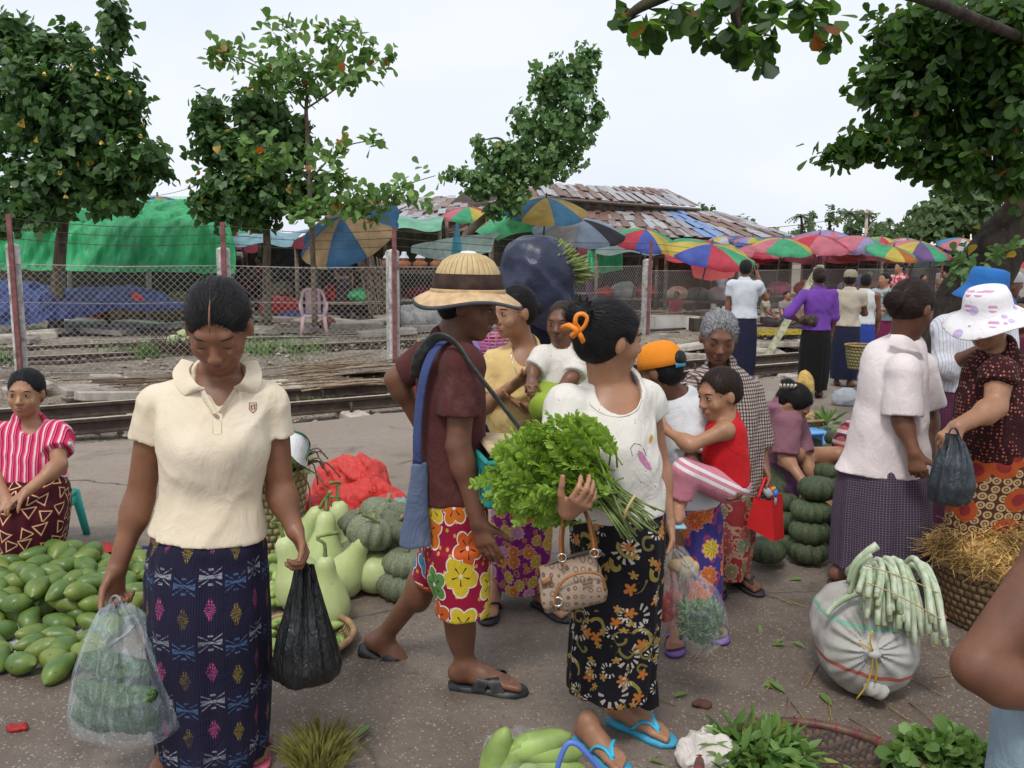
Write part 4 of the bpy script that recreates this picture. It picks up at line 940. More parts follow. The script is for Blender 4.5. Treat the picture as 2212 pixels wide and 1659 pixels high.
# pink plastic armchair
M_pinkp = plain('pink plastic',(.62,.42,.46),.4,.1,10,0)
ch = thing('plastic_chair','pink moulded plastic armchair standing behind the fence','chair',at(677,668,16.3) * V3(1,1,0)); cb = wloc(ch); CS = .92
def cpt(x,y,z): return cb + rotz(.25) @ (V3(x,y,z) * CS)
seat = bevbox((0,0,0),(.46,.44,.03),.02); part('seat',xf(seat,rotz(.25),cpt(0,0,.42),CS),M_pinkp,ch)
for sx_,sy_ in ((-1,-1),(1,-1),(-1,1),(1,1)): part('leg',tube([cpt(sx_ * .26,sy_ * .25,0),cpt(sx_ * .21,sy_ * .2,.42)],[.03,.038],8),M_pinkp,ch)
for sx_ in (-1,1): part('armrest',tube(smooth_path([cpt(sx_ * .22,-.20,.42),cpt(sx_ * .26,-.22,.58),cpt(sx_ * .27,-.12,.66),cpt(sx_ * .26,.12,.68),cpt(sx_ * .22,.20,.74)],14),.026,8),M_pinkp,ch)
bw_ = np.array([[cpt(math.sin(a) * .24,.2 + .02 * math.cos(a) + (z - .42) * .18,z - .07 * abs(math.sin(a)) ** 3 * (z > .8)) for a in np.linspace(-1.4,1.4,13)] for z in np.linspace(.45,.92,8)])
part('backrest',loft(bw_[:,3:10],closed=False),plain('pink mesh back',(.45,.30,.33),.5),ch); part('back_frame',tube(smooth_path([cpt(-.22,.2,.42),cpt(-.24,.24,.7),cpt(-.18,.29,.9),cpt(0,.31,.95),cpt(.18,.29,.9),cpt(.24,.24,.7),cpt(.22,.2,.42)],30),.028,8),M_pinkp,ch)
# dark stalls behind: frames, shelves, roofs
def stall(x0,x1,yt,Y,label,mat,hem=None,depth=2.2):
    s_ = thing('market_stall',label,'market stall',at((x0 + x1) / 2,640,Y) * V3(1,1,0),'open market stalls'); a,b = at(x0,yt,Y),at(x1,yt,Y)
    for p in (a,b,a + V3(0,depth,.2),b + V3(0,depth,.2)): part('post',tube([p * V3(1,1,0),p],.05,6),M_wood,s_)
    pts = np.array([[a + (b - a) * u + V3(0,depth * v - .25,.25 * math.sin(v * 2.2) - .05 * math.sin(u * 9 + v * 3) - .1 * (v < .05)) for u in np.linspace(-.03,1.03,24)] for v in np.linspace(0,1.05,10)])
    part('awning',loft(pts,closed=False),mat,s_)
    part('table',bevbox((a + b) / 2 * V3(1,1,0) + V3(0,depth * .3,.42),(np.linalg.norm(b - a) * .96,.9,.06),.01),M_wood,s_,False)
    for u in (.06,.5,.94): part('table_leg',tube([(a + (b - a) * u) * V3(1,1,0) + V3(0,depth * .2,0),(a + (b - a) * u) * V3(1,1,0) + V3(0,depth * .2,.42)],.035,5),M_wood,s_)
    part('back_cloth',loft(np.array([[(a + V3(0,depth,0)) * V3(1,1,0),(b + V3(0,depth,0)) * V3(1,1,0)],[a + V3(0,depth,.1),b + V3(0,depth,.1)]]),closed=False),M_dk,s_,False)
    return s_
stall(500,640,520,20,'dark open stall with pale blue awning behind the dense tree trunk',tarp('pale blue awning',(.30,.52,.62)))
stall(470,560,535,24,'far dark stall glimpsed between the green tarp and the dense trunk',T_maroon)
stall(1180,1300,548,26,'far dark stall behind the navy sack',T_maroon)
stall(-60,480,560,24,'long dark stall in the shade behind the green tarp',M_dk)
stall(800,950,488,21,'open stall with mint green awning left of the pink and green umbrella',tarp('mint awning',(.25,.62,.42)))
stall(640,800,525,19.5,'shaded stall behind the tan and blue umbrella with brown goods',T_maroon)
stall(1060,1200,470,21.5,'stall under the bright green sheet behind the leaning tree',T_green)
stall(1290,1420,540,23,'stall with dark timber posts below the white and blue umbrella',T_grey)
stall(1440,1580,555,22,'stall hung with red cloth below the yellow and blue umbrella',T_red)
stall(1600,1760,560,26,'stall with maroon backdrop right of the person on the phone',T_maroon)
stall(1780,1960,560,30,'far stall with maroon awning below the pink umbrellas',T_maroon)
stall(1960,2130,570,33,'far stall beneath the rainbow umbrellas near the leaning trunk',T_grey)
drape([[(888,545,17.2),(960,562,17.1),(1060,545,17.2)],[(890,530,17.3),(960,535,17.3),(1070,515,17.5)],[(905,527,17.4),(985,512,17.5),(1090,500,17.7)]],T_grey,'tarpaulin','grey green plastic sheet slung like a hammock behind the straw hat','tarpaulin',n=40,m=14,wr=.05,seed=12)
drape([[(1075,520,18.6),(1110,505,18.8),(1150,500,19)],[(1030,500,18.9),(1080,480,19.1),(1150,470,19.3)],[(1040,490,19.6),(1090,465,19.8),(1160,455,20)]],T_green,'tarpaulin','bright green tarpaulin sloping beside the leaning tree trunk','tarpaulin',n=30,m=14,wr=.06,seed=13)
drape([[(1270,585,24.5),(1300,590,24.4),(1345,582,24.5)],[(1268,560,24.6),(1300,562,24.6),(1345,556,24.6)],[(1270,540,24.8),(1305,543,24.8),(1345,540,24.8)]],T_green,'tarpaulin','green plastic sheet hanging under the white umbrella','tarpaulin',n=24,m=12,wr=.06,seed=14)
drape([[(1500,600,21.2),(1540,606,21),(1585,598,21.2)],[(1495,585,21.5),(1540,590,21.4),(1590,580,21.5)],[(1490,567,21.8),(1540,570,21.8),(1595,565,21.8)]],T_red,'cloth','red cloth hammock slung below the yellow and blue umbrella','cloth',n=24,m=12,wr=.04,seed=15)
drape([[(972,565,16.6),(985,570,16.6),(1000,562,16.6)],[(978,520,16.6),(986,522,16.55),(996,520,16.6)],[(985,482,16.6),(988,480,16.6),(990,482,16.6)]],tarp('teal cloth',(.06,.28,.36)),'folded_umbrella','folded teal and pink umbrella hanging upright left of the navy sack','umbrella',n=14,m=14,wr=.03,seed=16)
drape([[(1585,530,27),(1650,535,27),(1720,530,27)],[(1580,522,28),(1650,524,28),(1720,520,28)],[(1560,508,30),(1640,512,30),(1710,508,30)]],T_blue,'tarpaulin','navy awning stretched between the umbrellas at the centre right','tarpaulin',n=24,m=10,wr=.06,seed=17)
# clay pots on a bench
bn = thing('bench','rough timber bench carrying clay pots behind the fence','bench',at(930,640,18) * V3(1,1,0))
part('top',box(at(930,588,18),(1.7,.5,.08)),M_wood,bn,False)
for x in (860,1000): part('leg',tube([at(x,640,18) * V3(1,1,0),at(x,590,18)],.05,5),M_wood,bn)
part('brace',tube([at(965,600,17.8),at(990,650,17.8)],.04,5),M_dk,bn)
pot = mk('clay_pot',*lathe([(.02,0),(.12,.01),(.18,.09),(.17,.17),(.10,.22),(.09,.24),(.12,.27),(.10,.275)],18)); pot.materials.append(plain('terracotta',(.34,.15,.075),.8,.25,12,.2))
lid = mk('clay_pot_lid',*lathe([(.12,.28),(.10,.31),(.06,.36),(.055,.42),(.001,.43)],14)); lid.materials.append(plain('white enamel',(.6,.62,.68),.4))
for i,x in enumerate((838,873,908,945,985)):
    o = inst('clay_pot',pot,at(x,588,18) + V3(0,0,.04),(0,0,i),.9); tag(o,('clay pot ' + ('with a white lid' if i < 3 else 'without a lid') + ' on the timber bench, ' + ('leftmost','second from left','middle','second from right','rightmost')[i]),'pot','clay pots on the bench')
    if i < 3: inst('lid',lid,(0,0,0),(0,0,0),1,o)

# ------------------------------------------------------------------ umbrellas
UC = {'tan': (.62,.43,.23),'blue': (.08,.22,.42),'sky': (.13,.36,.60),'yel': (.85,.68,.14),'gold': (.78,.52,.16),'red': (.75,.09,.13),'pink': (.85,.28,.36),'grn': (.12,.62,.32),'roy': (.12,.18,.68),'wht': (.72,.74,.78),'pale': (.46,.57,.74),'blk': (.045,.05,.065),'lav': (.50,.46,.82),'org': (.70,.22,.05),'pur': (.26,.16,.40),'navy': (.035,.05,.12)}
UM = {k: tarp('umbrella ' + k,v,.6) for k,v in UC.items()}
for m_ in UM.values():
    for nd in m_.node_tree.nodes:
        if nd.type == 'MIX_SHADER': nd.inputs[0].default_value = .6
M_pole = plain('umbrella pole',(.10,.07,.055),.6)
def umbrella(x,y,Y,wpx,cols,label,tilt=0,lean=0,drop=.32,n=8,rot=0.2):
    wpx *= .88 if x > 1600 else 1; a = at(x,y,Y); r_ = wpx / 2 * pxm(Y); u = thing('umbrella',label,'umbrella',a * V3(1,1,0),'market umbrellas'); Mx = roty(lean) @ rotx(tilt); seed = int(x * 7 + y)
    def P(th,q):
        sc = 1 - .10 * (1 - abs(math.cos(th * n / 2 + 0))) * q; return a + Mx @ V3(math.cos(th + rot) * r_ * q * sc,math.sin(th + rot) * r_ * q * sc,-r_ * drop * 1.55 * (1 - math.cos(q * 1.15)) - r_ * .03 * q * q * (1 - abs(math.cos(th * n / 2))))
    for k in range(n):
        rows = [[P(2 * math.pi * (k + f) / n,q) for f in np.linspace(0,1,7)] for q in np.linspace(.02,1,9)]
        rows.append([P(2 * math.pi * (k + f) / n,1.0) - Mx @ V3(0,0,r_ * .09 * (1 - .35 * abs(2 * f - 1))) for f in np.linspace(0,1,7)])
        part('panel',loft(np.array(rows),closed=False,flip=True),UM[cols[k % len(cols)]],u)
        part('rib',tube([P(2 * math.pi * k / n,q) - V3(0,0,.015) for q in (.05,.5,1.0)],.008,4),M_pole,u)
    foot = a + Mx @ V3(0,0,-a[2] / max(.5,math.cos(tilt) * math.cos(lean))); part('pole',tube([a + Mx @ V3(0,0,.10),foot * V3(1,1,0)],.022,6),M_pole,u); return u
umbrella(738,468,16.0,232,['tan','blue','tan','blue'],'large tan and blue umbrella tilted low behind the almond tree',.62,-.38,.36,8,.25)
umbrella(340,424,21.5,120,['tan','blue'],'blue and tan umbrella top peeping over the green tarpaulin',.1,0,.3)
umbrella(1180,427,19.0,180,['blue','gold','sky','gold'],'big yellow and blue umbrella in front of the shed roof',.32,.04,.34)
umbrella(1012,447,22.0,122,['pink','grn','yel','red'],'pink green and yellow umbrella left of the leaning trunk',.2,0,.34)
umbrella(1252,473,20.0,200,['wht','pale','blk','pale'],'white and grey blue umbrella with one dark panel',.28,.05,.30,8,.65)
umbrella(1395,496,21.0,148,['grn','red','roy','yel'],'green red and blue umbrella right of the white one',.3,.12,.36,8,-.35)
umbrella(1537,527,19.0,196,['yel','roy','red','grn'],'low yellow blue red and green umbrella left of the person on the phone',.3,.14,.22,8,-.2)
umbrella(1692,515,22.0,150,['grn','yel','pink','grn'],'green and yellow umbrella above the person in purple',.22,.04,.34,8,-1.55)
umbrella(1800,500,24.5,170,['lav','lav','pink'],'lavender umbrella behind the plain pink one',.25,.08,.36)
umbrella(1770,508,22.5,152,['pink','red','pink'],'plain pink umbrella above the person in the beige cap',.25,.06,.36)
umbrella(1872,512,23.0,150,['pink','lav','grn','pink'],'pink and lavender umbrella just right of the plain pink one',.25,.12,.32)
umbrella(1905,512,27.0,90,['yel','grn','red'],'small yellow and green umbrella behind the pink row',.2,0,.34)
umbrella(1930,533,22.0,124,['grn','yel','org','grn'],'green yellow and orange umbrella low in the right row',.3,.15,.26)
umbrella(1960,515,28.0,100,['wht','roy','yel','pink'],'white and blue umbrella far back in the right row',.2,0,.3)
umbrella(1988,522,23.5,140,['yel','pur','grn','pink'],'yellow purple and green umbrella left of the tree sprout',.3,.1,.34)
umbrella(2080,515,25.0,112,['org','yel','grn','sky','pink','wht'],'rainbow umbrella with many colours beside the leaning trunk',.25,.06,.36)
umbrella(1565,510,29.0,66,['yel','wht','pink','lav'],'small pale umbrella in front of the blue roof strip',.2,0,.34)
umbrella(1625,512,28.0,100,['lav','yel','grn','pink'],'pastel lavender and yellow umbrella before the shed eave',.2,0,.34)
umbrella(1645,528,26.0,120,['pink','pink','red'],'pale pink umbrella partly behind the green and yellow one',.2,0,.34)
umbrella(1320,540,27.0,110,['yel','roy','wht'],'yellow and blue umbrella under the white umbrella rim',.2,0,.3)
umbrella(515,490,22.0,90,['lav','red','grn','yel'],'lavender red and yellow umbrella right of the green tarp',.5,0,.4)
for i_,(ux,uy,uY,uw,uc,ul) in enumerate(((1710,530,28,84,['wht','pink','lav'],'white and pink'),(1745,520,32,80,['sky','wht'],'sky blue and white'),(1835,528,30,86,['red','yel'],'red and yellow'),(1890,520,33,70,['lav','yel','wht'],'pale lavender and yellow'),(1975,540,31,80,['red','wht','grn'],'red white and green'),(2045,528,33,84,['pink','yel','roy'],'pink and royal blue'),(2115,530,32,80,['grn','yel'],'green and yellow'),(1600,520,33,70,['red','yel','grn'],'red yellow and green'),(1500,520,33,70,['lav','pink'],'lavender and pink'),(1440,512,34,64,['yel','sky'],'yellow and sky blue'))): umbrella(ux,uy,uY,uw,uc,'small far ' + ul + ' umbrella deep in the market row',.2,0,.32)
umbrella(2015,540,30.0,90,['roy','grn','red','yel'],'small blue and green umbrella under the right row',.2,0,.3)
umbrella(2185,560,30.0,80,['red','pink'],'red umbrella at the far right edge',.2,0,.3)
umbrella(1480,545,26.0,100,['roy','navy','roy'],'dark blue umbrella low behind the centre row',.2,0,.3)
# ------------------------------------------------------------------ people
def uv_cyl(v,q,c):
    """cylindrical cloth coordinates in metres"""
    th = np.arctan2(v[:,0] - c[0],-(v[:,1] - c[1])); t = th[q]; w_ = t.max(1) - t.min(1) > math.pi
    t[w_] = np.where(t[w_] < 0,t[w_] + 2 * math.pi,t[w_]); rad = .17
    return np.stack([t * rad,v[q][...,2]],-1).reshape(-1,2)
SK = {'a': skin('skin brown',(.235,.103,.056)),'b': skin('skin dark brown',(.175,.076,.044)),'c': skin('skin warm brown',(.37,.185,.105)),'d': skin('skin deep brown',(.11,.050,.032))}
H_black = hairmat('black hair',(.012,.011,.012)); H_brown = hairmat('brown black hair',(.028,.016,.012)); H_grey = hairmat('greying hair',(.07,.07,.075),1.0)
M_eye = plain('eye white',(.34,.30,.27),.35,.05,5,0); M_iris = plain('dark iris',(.02,.012,.008),.25,.1,5,0); M_lash = plain('lash and brow',(.018,.013,.011),.8,.2,30,0)
M_lip = {k: plain('lips ' + k,c,.5,.15,30,.1) for k,c in (('a',(.23,.075,.055)),('b',(.12,.045,.035)),('c',(.30,.10,.085)),('d',(.085,.035,.03)))}
class Person:
    def __init__(s,label,Y,base,sk='a',vox=.008,group=None):
        s.Y = Y; s.m = pxm(Y); s.sk = sk; s.vox = vox; base = np.array([base[0],base[1],0.]); s.root = thing('person',label,'person',base,group); s.B = Sdf(); s.hd = None; s.feet = []; s.paste = []; s.X = V3(1,0,0)
    def J(s,x,y,dy=0): return at(x,y,s.Y + dy)
    # ---- head
    def head(s,c,hh=.22,yaw=0,pitch=0,roll=0,face=True,neck=None,nr=.047,eyes='open',smile=0):
        c = np.asarray(c,float) if len(c) == 3 and not isinstance(c,tuple) else s.J(*c)
        ya,pi_,ro = R(yaw),R(pitch),R(roll)
        f = V3(math.sin(ya) * math.cos(pi_),-math.cos(ya) * math.cos(pi_),-math.sin(pi_)); rt = unit(np.cross(f,V3(0,0,1))); up = np.cross(rt,f)
        rt,up = rt * math.cos(ro) + up * math.sin(ro),up * math.cos(ro) - rt * math.sin(ro)
        H = np.stack([rt,f,up],1); k = hh / .22; s.hd = (c,H,k); B = s.B
        hp = s.hp = lambda x,y,z: c + k * (H @ V3(x,y,z))
        def E(p,r,kk=.012,op='u'): B.ell(hp(*p),np.array(r) * k,H,kk * k,op)
        E((0,-.012,.022),(.076,.094,.086)); E((0,.024,-.032),(.063,.066,.078),.03); E((0,.034,-.080),(.043,.046,.034),.025); E((0,.064,-.099),(.019,.017,.015),.02)
        if face:
            for q in (-1,1):
                E((q * .038,.056,-.036),(.024,.024,.026),.02); E((q * .0775,-.004,-.014),(.009,.019,.030),.008); E((q * .031,.094,-.001),(.017,.014,.0105),.012,'s'); E((q * .031,.0745,-.003),(.0165,.0135,.0115),.006); E((q * .0115,.097,-.041),(.0085,.0095,.0075),.006)
            B.cap(hp(-.028,.078,.019),hp(.028,.078,.019),.012 * k,k=.016 * k); B.cap(hp(0,.083,.004),hp(0,.103,-.030),.0075 * k,.0105 * k,.012 * k)
            E((0,.105,-.036),(.0125,.0115,.0095),.008); E((0,.083,-.064),(.024,.014,.010),.01); E((0,.083,-.0735),(.019,.012,.007),.008)
            s.face = dict(eyes=eyes,smile=smile)
        else:
            for q in (-1,1): E((q * .0775,-.004,-.014),(.009,.019,.030),.008)
            E((0,.1,-.033),(.012,.018,.016),.012); s.face = None
        nk = hp(0,-.022,-.055); s.nk = nk
        if neck is not None:
            nb = np.asarray(neck,float); B.cap(nk,nb,nr * k,nr * 1.12 * k,.03)
    def features(s):
        if not s.face: return
        c,H,k = s.hd; ys = np.arange(.135,.0,-.0012)
        def surf(x,z,lift=0.0):
            P = np.array([s.hp(x,y,z) for y in ys]); d = s.B.ev(P); i = np.argmax(d < 0) if (d < 0).any() else len(ys) - 1; return ys[i] + lift
        def tb(name,pts,r,mat,lift,flat=1.0):
            p = smooth_path([s.hp(x,surf(x,z,lift),z) for x,z in pts],12); rr = r * k * np.sin(np.linspace(.25,math.pi - .25,12)); part(name,tube(p,rr,6,True,flat),mat,s.root)
        for q in (-1,1):
            tb('eyebrow',[(q * .015,.0155),(q * .028,.0205),(q * .040,.0195),(q * .049,.013)],.0030,M_lash,-.0012)
            y0 = surf(q * .031,-.003)
            if s.face['eyes'] == 'open':
                eo = part('eye',ellmesh(s.hp(q * .031,y0 - .0040,-.003),np.array([.0128,.0060,.0043]) * k,H),M_eye,s.root)
                part('iris',ellmesh(s.hp(q * .031,y0 - .0006,-.0028),np.array([.0060,.0036,.0046]) * k,H),M_iris,eo)
                tb('eyelash',[(q * .0165,-.004),(q * .024,.003),(q * .034,.0038),(q * .0455,-.002)],.0019,M_lash,.0008)
            else: tb('eyelash',[(q * .0165,-.006),(q * .025,-.0095),(q * .035,-.0095),(q * .0455,-.005)],.0021,M_lash,-.0002)
        sm = s.face['smile'] * .006
        tb('upper_lip',[(-.0225,-.0675 + sm),(-.009,-.0625),(0,-.0642),(.009,-.0625),(.0225,-.0675 + sm)],.0042,M_lip[s.sk],-.0018); tb('lower_lip',[(-.019,-.0695 + sm),(-.008,-.0728),(.008,-.0728),(.019,-.0695 + sm)],.0050,M_lip[s.sk],-.0022)
    # ---- hair
    def hair(s,style='bun',mat=None,fringe=0.0,vol=1.0,bun=None,vox=None,line=.0,nape=-.075):
        c,H,k = s.hd; S = Sdf(); hp = s.hp
        def E(p,r,kk=.012,op='u'): S.ell(hp(*p),np.array(r) * k,H,kk * k,op)
        vol = vol * .985; E((0,-.015,.026),(.0825 * vol,.102 * vol,.0925 * vol)); E((0,-.045,-.025),(.070 * vol,.062 * vol,.058 * vol),.03)
        E((0,.100,-.024 - line),(.076 - .010 * (style == 'pony'),.074,.104 - fringe),.005,'s'); E((0,.055,-.085),(.12,.075,.075),.012,'s')
        for q in (-1,1): E((q * .085,.010,-.018),(.022,.025,.033),.008,'s')
        if style == 'bun':
            b = bun or (0,-.118,.0,.042); E(b[:3],(b[3] * 1.1,b[3] * .8,b[3]),.012)
        elif style == 'messy':
            b = bun or (0,-.10,.06,.05)
            E(b[:3],(b[3],b[3] * .8,b[3] * .8),.02); r = random.Random(3)
            for i in range(12):
                a = r.uniform(0,6.28); p0 = V3(*b[:3]) + V3(math.cos(a) * .03,r.uniform(-.02,.02),math.sin(a) * .03); p1 = p0 + V3(math.cos(a) * .045,r.uniform(-.03,.02),math.sin(a) * .035); S.cap(hp(*p0),hp(*p1),.009 * k,.004 * k,.006)
        elif style == 'pony':
            b = bun or (0,-.12,-.05,.03)
            pts = [(0,-.10,-.03),(0,-.125,-.06),(b[0],b[1] + .01,-.13),(b[0],b[1] + .03,-.20)]
            for i in range(3): S.cap(hp(*pts[i]),hp(*pts[i + 1]),(.03,.027,.022,.01)[i] * k,(.03,.027,.022,.01)[i + 1] * k,.012)
        elif style == 'short': S.cut(hp(0,-.05,nape),-H[:,2] * 1.0 + H[:,1] * -.15)
        elif style == 'bald': pass
        S.disp(lambda P: .0012 * wob((P - c) @ H * V3(1,.25,1),17,9))
        v,q = S.mesh(vox or min(s.vox,.006),1); o = part('hair',(v,q),mat or H_black,s.root); L_ = (v - c) @ H / k
        if style == 'short': hu,hv = np.arctan2(L_[:,0],L_[:,1] + .03),L_[:,2] * 8
        else: hu,hv = np.arctan2(L_[:,2] - .02,np.abs(L_[:,0]) + .012),L_[:,1] * 8
        set_attr(o.data,'hu',hu,'FLOAT'); set_attr(o.data,'hv',hv,'FLOAT')
        if s.vox < .0095:                                # loose strands lying over the hair, running to the bun or from the crown
            nv = np.zeros((len(v),3)); fn_ = np.cross(v[q[:,1]] - v[q[:,0]],v[q[:,2]] - v[q[:,0]])
            for i_ in range(4): np.add.at(nv,q[:,i_],fn_)
            nv = unit_rows(nv); r = np.random.default_rng(int(abs(c[0]) * 1000)); ns = 1500 if style != 'short' else 1100
            out_ = ((v - c) * nv).sum(1) > 0; ix = r.choice(np.nonzero(out_)[0],ns); P0 = v[ix]; N0 = nv[ix]; L0 = L_[ix]
            if style == 'short': fl = (L0 * V3(1,.4,1) - V3(0,-.03,.105)) @ H.T
            else: fl = ((V3(0,-.12,0 if bun is None else bun[2]) - L0) * V3(1,1,.9) + V3(0,0,.0)) @ H.T
            fl = unit_rows(fl - N0 * (fl * N0).sum(1)[:,None]); fl = unit_rows(fl + .10 * r.normal(size=fl.shape)); ln = k * r.uniform(.025,.07 if style != 'short' else .035,ns); sd_ = np.cross(fl,N0) * (.0007 * k); rows = []
            lift = r.uniform(.0005,.0028,ns)[:,None] * k
            fv = np.linalg.norm((L_ - V3(0,.100,-.024 - line)) / V3(.076 - .010 * (style == 'pony'),.074,.104 - fringe),axis=1); bi = np.nonzero((np.abs(fv - 1) < .10) & (L_[:,2] > -.03))[0]
            if len(bi) > 20:
                nb_ = 420; jx = r.choice(bi,nb_); Pb = v[jx]; Lb = L_[jx]; Nb = unit_rows((Lb - V3(0,-.01,.015)) @ H.T)
                fb = (Lb * V3(1,0,1) * .6 + V3(0,-.10,.05) if style != 'pony' else V3(0,-.10,-.02) + Lb * V3(1.6,0,.2)) @ H.T; fb = unit_rows(fb - Nb * (fb * Nb).sum(1)[:,None]); fb = unit_rows(fb + .18 * r.normal(size=fb.shape)); lb = k * r.uniform(.018,.04,nb_)
                P0 = np.concatenate([P0,Pb - fb * (k * r.uniform(.002,.011,nb_))[:,None]]); N0 = np.concatenate([N0,Nb]); fl = np.concatenate([fl,fb]); ln = np.concatenate([ln,lb]); lift = np.concatenate([lift,np.full((nb_,1),.0012 * k)]); sd_ = np.cross(fl,N0) * (.0008 * k); ns = len(P0)
            for u_ in (0,.33,.67,1.0): cc_ = P0 + fl * (ln * u_)[:,None] - N0 * (ln * ln * u_ * u_ / (2 * .088 * k))[:,None] + N0 * lift * (1 + .5 * math.sin(u_ * 3)); rows.append((cc_ - sd_ * (1 - .6 * u_),cc_ + sd_ * (1 - .6 * u_)))
            V_ = np.concatenate([np.stack(rw,1) for rw in rows],1).reshape(-1,3); b_ = (np.arange(ns) * 8)[:,None]; F_ = np.concatenate([b_ + np.array([[j,j + 1,j + 3,j + 2]]) for j in (0,2,4)])
            so = part('hair_strands',(V_,F_),mat or H_black,o); hh_ = np.repeat(r.uniform(0,9,ns),8); set_attr(so.data,'hu',hh_,'FLOAT'); set_attr(so.data,'hv',np.repeat(r.uniform(0,9,ns),8),'FLOAT'); so['kind'] = 'stuff'
    # ---- limbs
    def arm(s,S_,E_,W_,r=1.0,hand=None,k=.025,delt=True):
        P = [np.asarray(p,float) if isinstance(p,np.ndarray) else s.J(*p) for p in (S_,E_,W_)]; S_,E_,W_ = P
        s.B.cap(S_,E_,.046 * r,.037 * r,k); s.B.cap(E_,W_,.036 * r,.0255 * r,.02); fm = E_ + (W_ - E_) * .24; s.B.ell(fm,(.037 * r,.037 * r,.045 * r),None,.03)
        if delt: s.B.ell(S_,.053 * r,None,.03)
        if hand: s.hand(W_,*hand)
        return P
    def hand(s,W_,d,n,curl=.5,sc=1.0,side=1,spread=.12,thumb=.6):
        """W wrist, d pointing to the knuckles, n palm normal, side=+1: thumb on cross(d, n)"""
        d = unit(d); n = np.asarray(n,float); n = unit(n - d * n.dot(d)); t = np.cross(d,n) * side; B = s.B
        B.ecap(W_,W_ + d * .072 * sc,t,(.026 * sc,.017 * sc),(.038 * sc,.0135 * sc),.018,endr=.6)
        for i,(o,ln,rr) in enumerate(((.029,.070,.0088),(.0095,.078,.0090),(-.0095,.072,.0086),(-.027,.056,.0076))):
            p = W_ + d * (.080 - .006 * abs(i - 1)) * sc + t * o * sc; ang = 0; dd = unit(d + t * (o * spread * 10))
            for j,f in enumerate((.46,.31,.25)):
                ang += curl * (1.0,1.15,.8)[j]; q = p + (dd * math.cos(ang) + n * math.sin(ang)) * ln * f * sc; B.cap(p,q,rr * sc * (1,.92,.85)[j],rr * sc * (.92,.85,.72)[j],.004); p = q
        p = W_ + d * .020 * sc + t * .024 * sc; th = unit(d * .72 + t * .7 + n * .25); q = p + th * .042 * sc; B.cap(p,q,.0125 * sc,.0105 * sc,.012); th2 = unit(th * (1 - thumb * .5) + d * .35 + n * thumb * .8); q2 = q + th2 * .030 * sc; B.cap(q,q2,.0105 * sc,.009 * sc,.004); B.cap(q2,q2 + unit(th2 + n * thumb * .4) * .024 * sc,.0092 * sc,.0075 * sc,.004)
    def leg(s,Hp,K,A,r=1.0,calf=True,bare=False,bent=False):
        B = s.B
        if not bare:
            c = s.tr[-1][0]; Hp = c + V3(np.sign(A[0] - c[0]) * .045,0,.0)
            if not bent: K = Hp * .42 + A * .58
            B.cap(Hp,K,.062 * r,.050 * r,.03)
        else: B.cap(Hp,K,.078 * r,.052 * r,.03); B.cap(K,A,.050 * r,.034 * r,.025)
        if calf: B.ell(K + (A - K) * .30 + (unit(np.cross(A - K,V3(1,0,0))) * 0),(.052 * r,.054 * r,.09 * r),None,.03)
    def foot(s,A,d,sc=1.0,flat=True,sandal=None,pitch=0.0,strap=None,thong=True,sole_t=.018):
        """A ankle, d horizontal toe direction"""
        d = unit(V3(d[0],d[1],-math.tan(pitch))); up = unit(V3(0,0,1) - d * d[2]); t = np.cross(d,up); B = s.B; h = (A[2] - (.02 if sandal else 0)) if pitch == 0 else .075 * sc
        g = A - up * h; P = lambda x,y,z: g + d * x * sc + t * y * sc + up * z * sc
        B.cap(A,P(-.015,0,.04),.034 * sc,.032 * sc,.02); B.cap(P(-.03,0,.030),P(.06,0,.032),.029 * sc,.030 * sc,.02); B.cap(P(.0,0,.055),P(.11,.004,.028),.030 * sc,.022 * sc,.025)
        B.ecap(P(.04,0,.022),P(.135,0,.018),t,(.030 * sc,.02 * sc),(.042 * sc,.0155 * sc),.02)
        for i,(y,x,r_) in enumerate(((.030,.185,.0125),(.012,.183,.0095),(-.004,.176,.0088),(-.019,.166,.0082),(-.032,.153,.0078))):
            B.cap(P(.13,y * .9,.016),P(x,y,.012),r_ * sc,r_ * sc * .92,.006)
        if sandal is not None:
            ol = [(-.062,0),(-.05,.03),(0,.036),(.06,.034),(.12,.046),(.17,.044),(.20,.022),(.205,0),(.195,-.022),(.165,-.042),(.12,-.047),(.06,-.036),(0,-.034),(-.05,-.028)]
            rg = [[P(x * sgn_ + .004,y * sgn_,z) for x,y in ol] for z,sgn_ in ((-.003 - sole_t,.97),(-.001 - sole_t * .5,1.02),(-.001,1.0))]
            so = part('sandal',loft(np.array(rg),cap0=True,cap1=True),sandal,s.root)
            sm_ = strap or sandal
            if thong: part('strap',join(tube(smooth_path([P(.06,.042,.005),P(.09,.036,.042),P(.12,.024,.044),P(.150,.020,.026),P(.155,.020,-.002)],12),.0085 * sc,6,True,.6),tube(smooth_path([P(.06,-.042,.003),P(.09,-.034,.040),P(.12,.0,.046),P(.150,.018,.030)],12),.0085 * sc,6,True,.6)),sm_,so,kind=None)
            else:
                for a_,b_ in ((.05,.12),(.12,.05)):
                    rr_ = [[P(a_ + w_,-.046,.0),P(a_ + (b_ - a_) * .25 + w_,-.040,.035),P((a_ + b_) / 2 + w_,0,.066 - (a_ + b_) * .12),P(b_ + (a_ - b_) * .25 + w_,.040,.035),P(b_ + w_,.046,.0)] for w_ in (-.022,.022)]
                    part('strap',loft(np.array([smooth_path(q,14) for q in rr_]),closed=False),sm_,so)
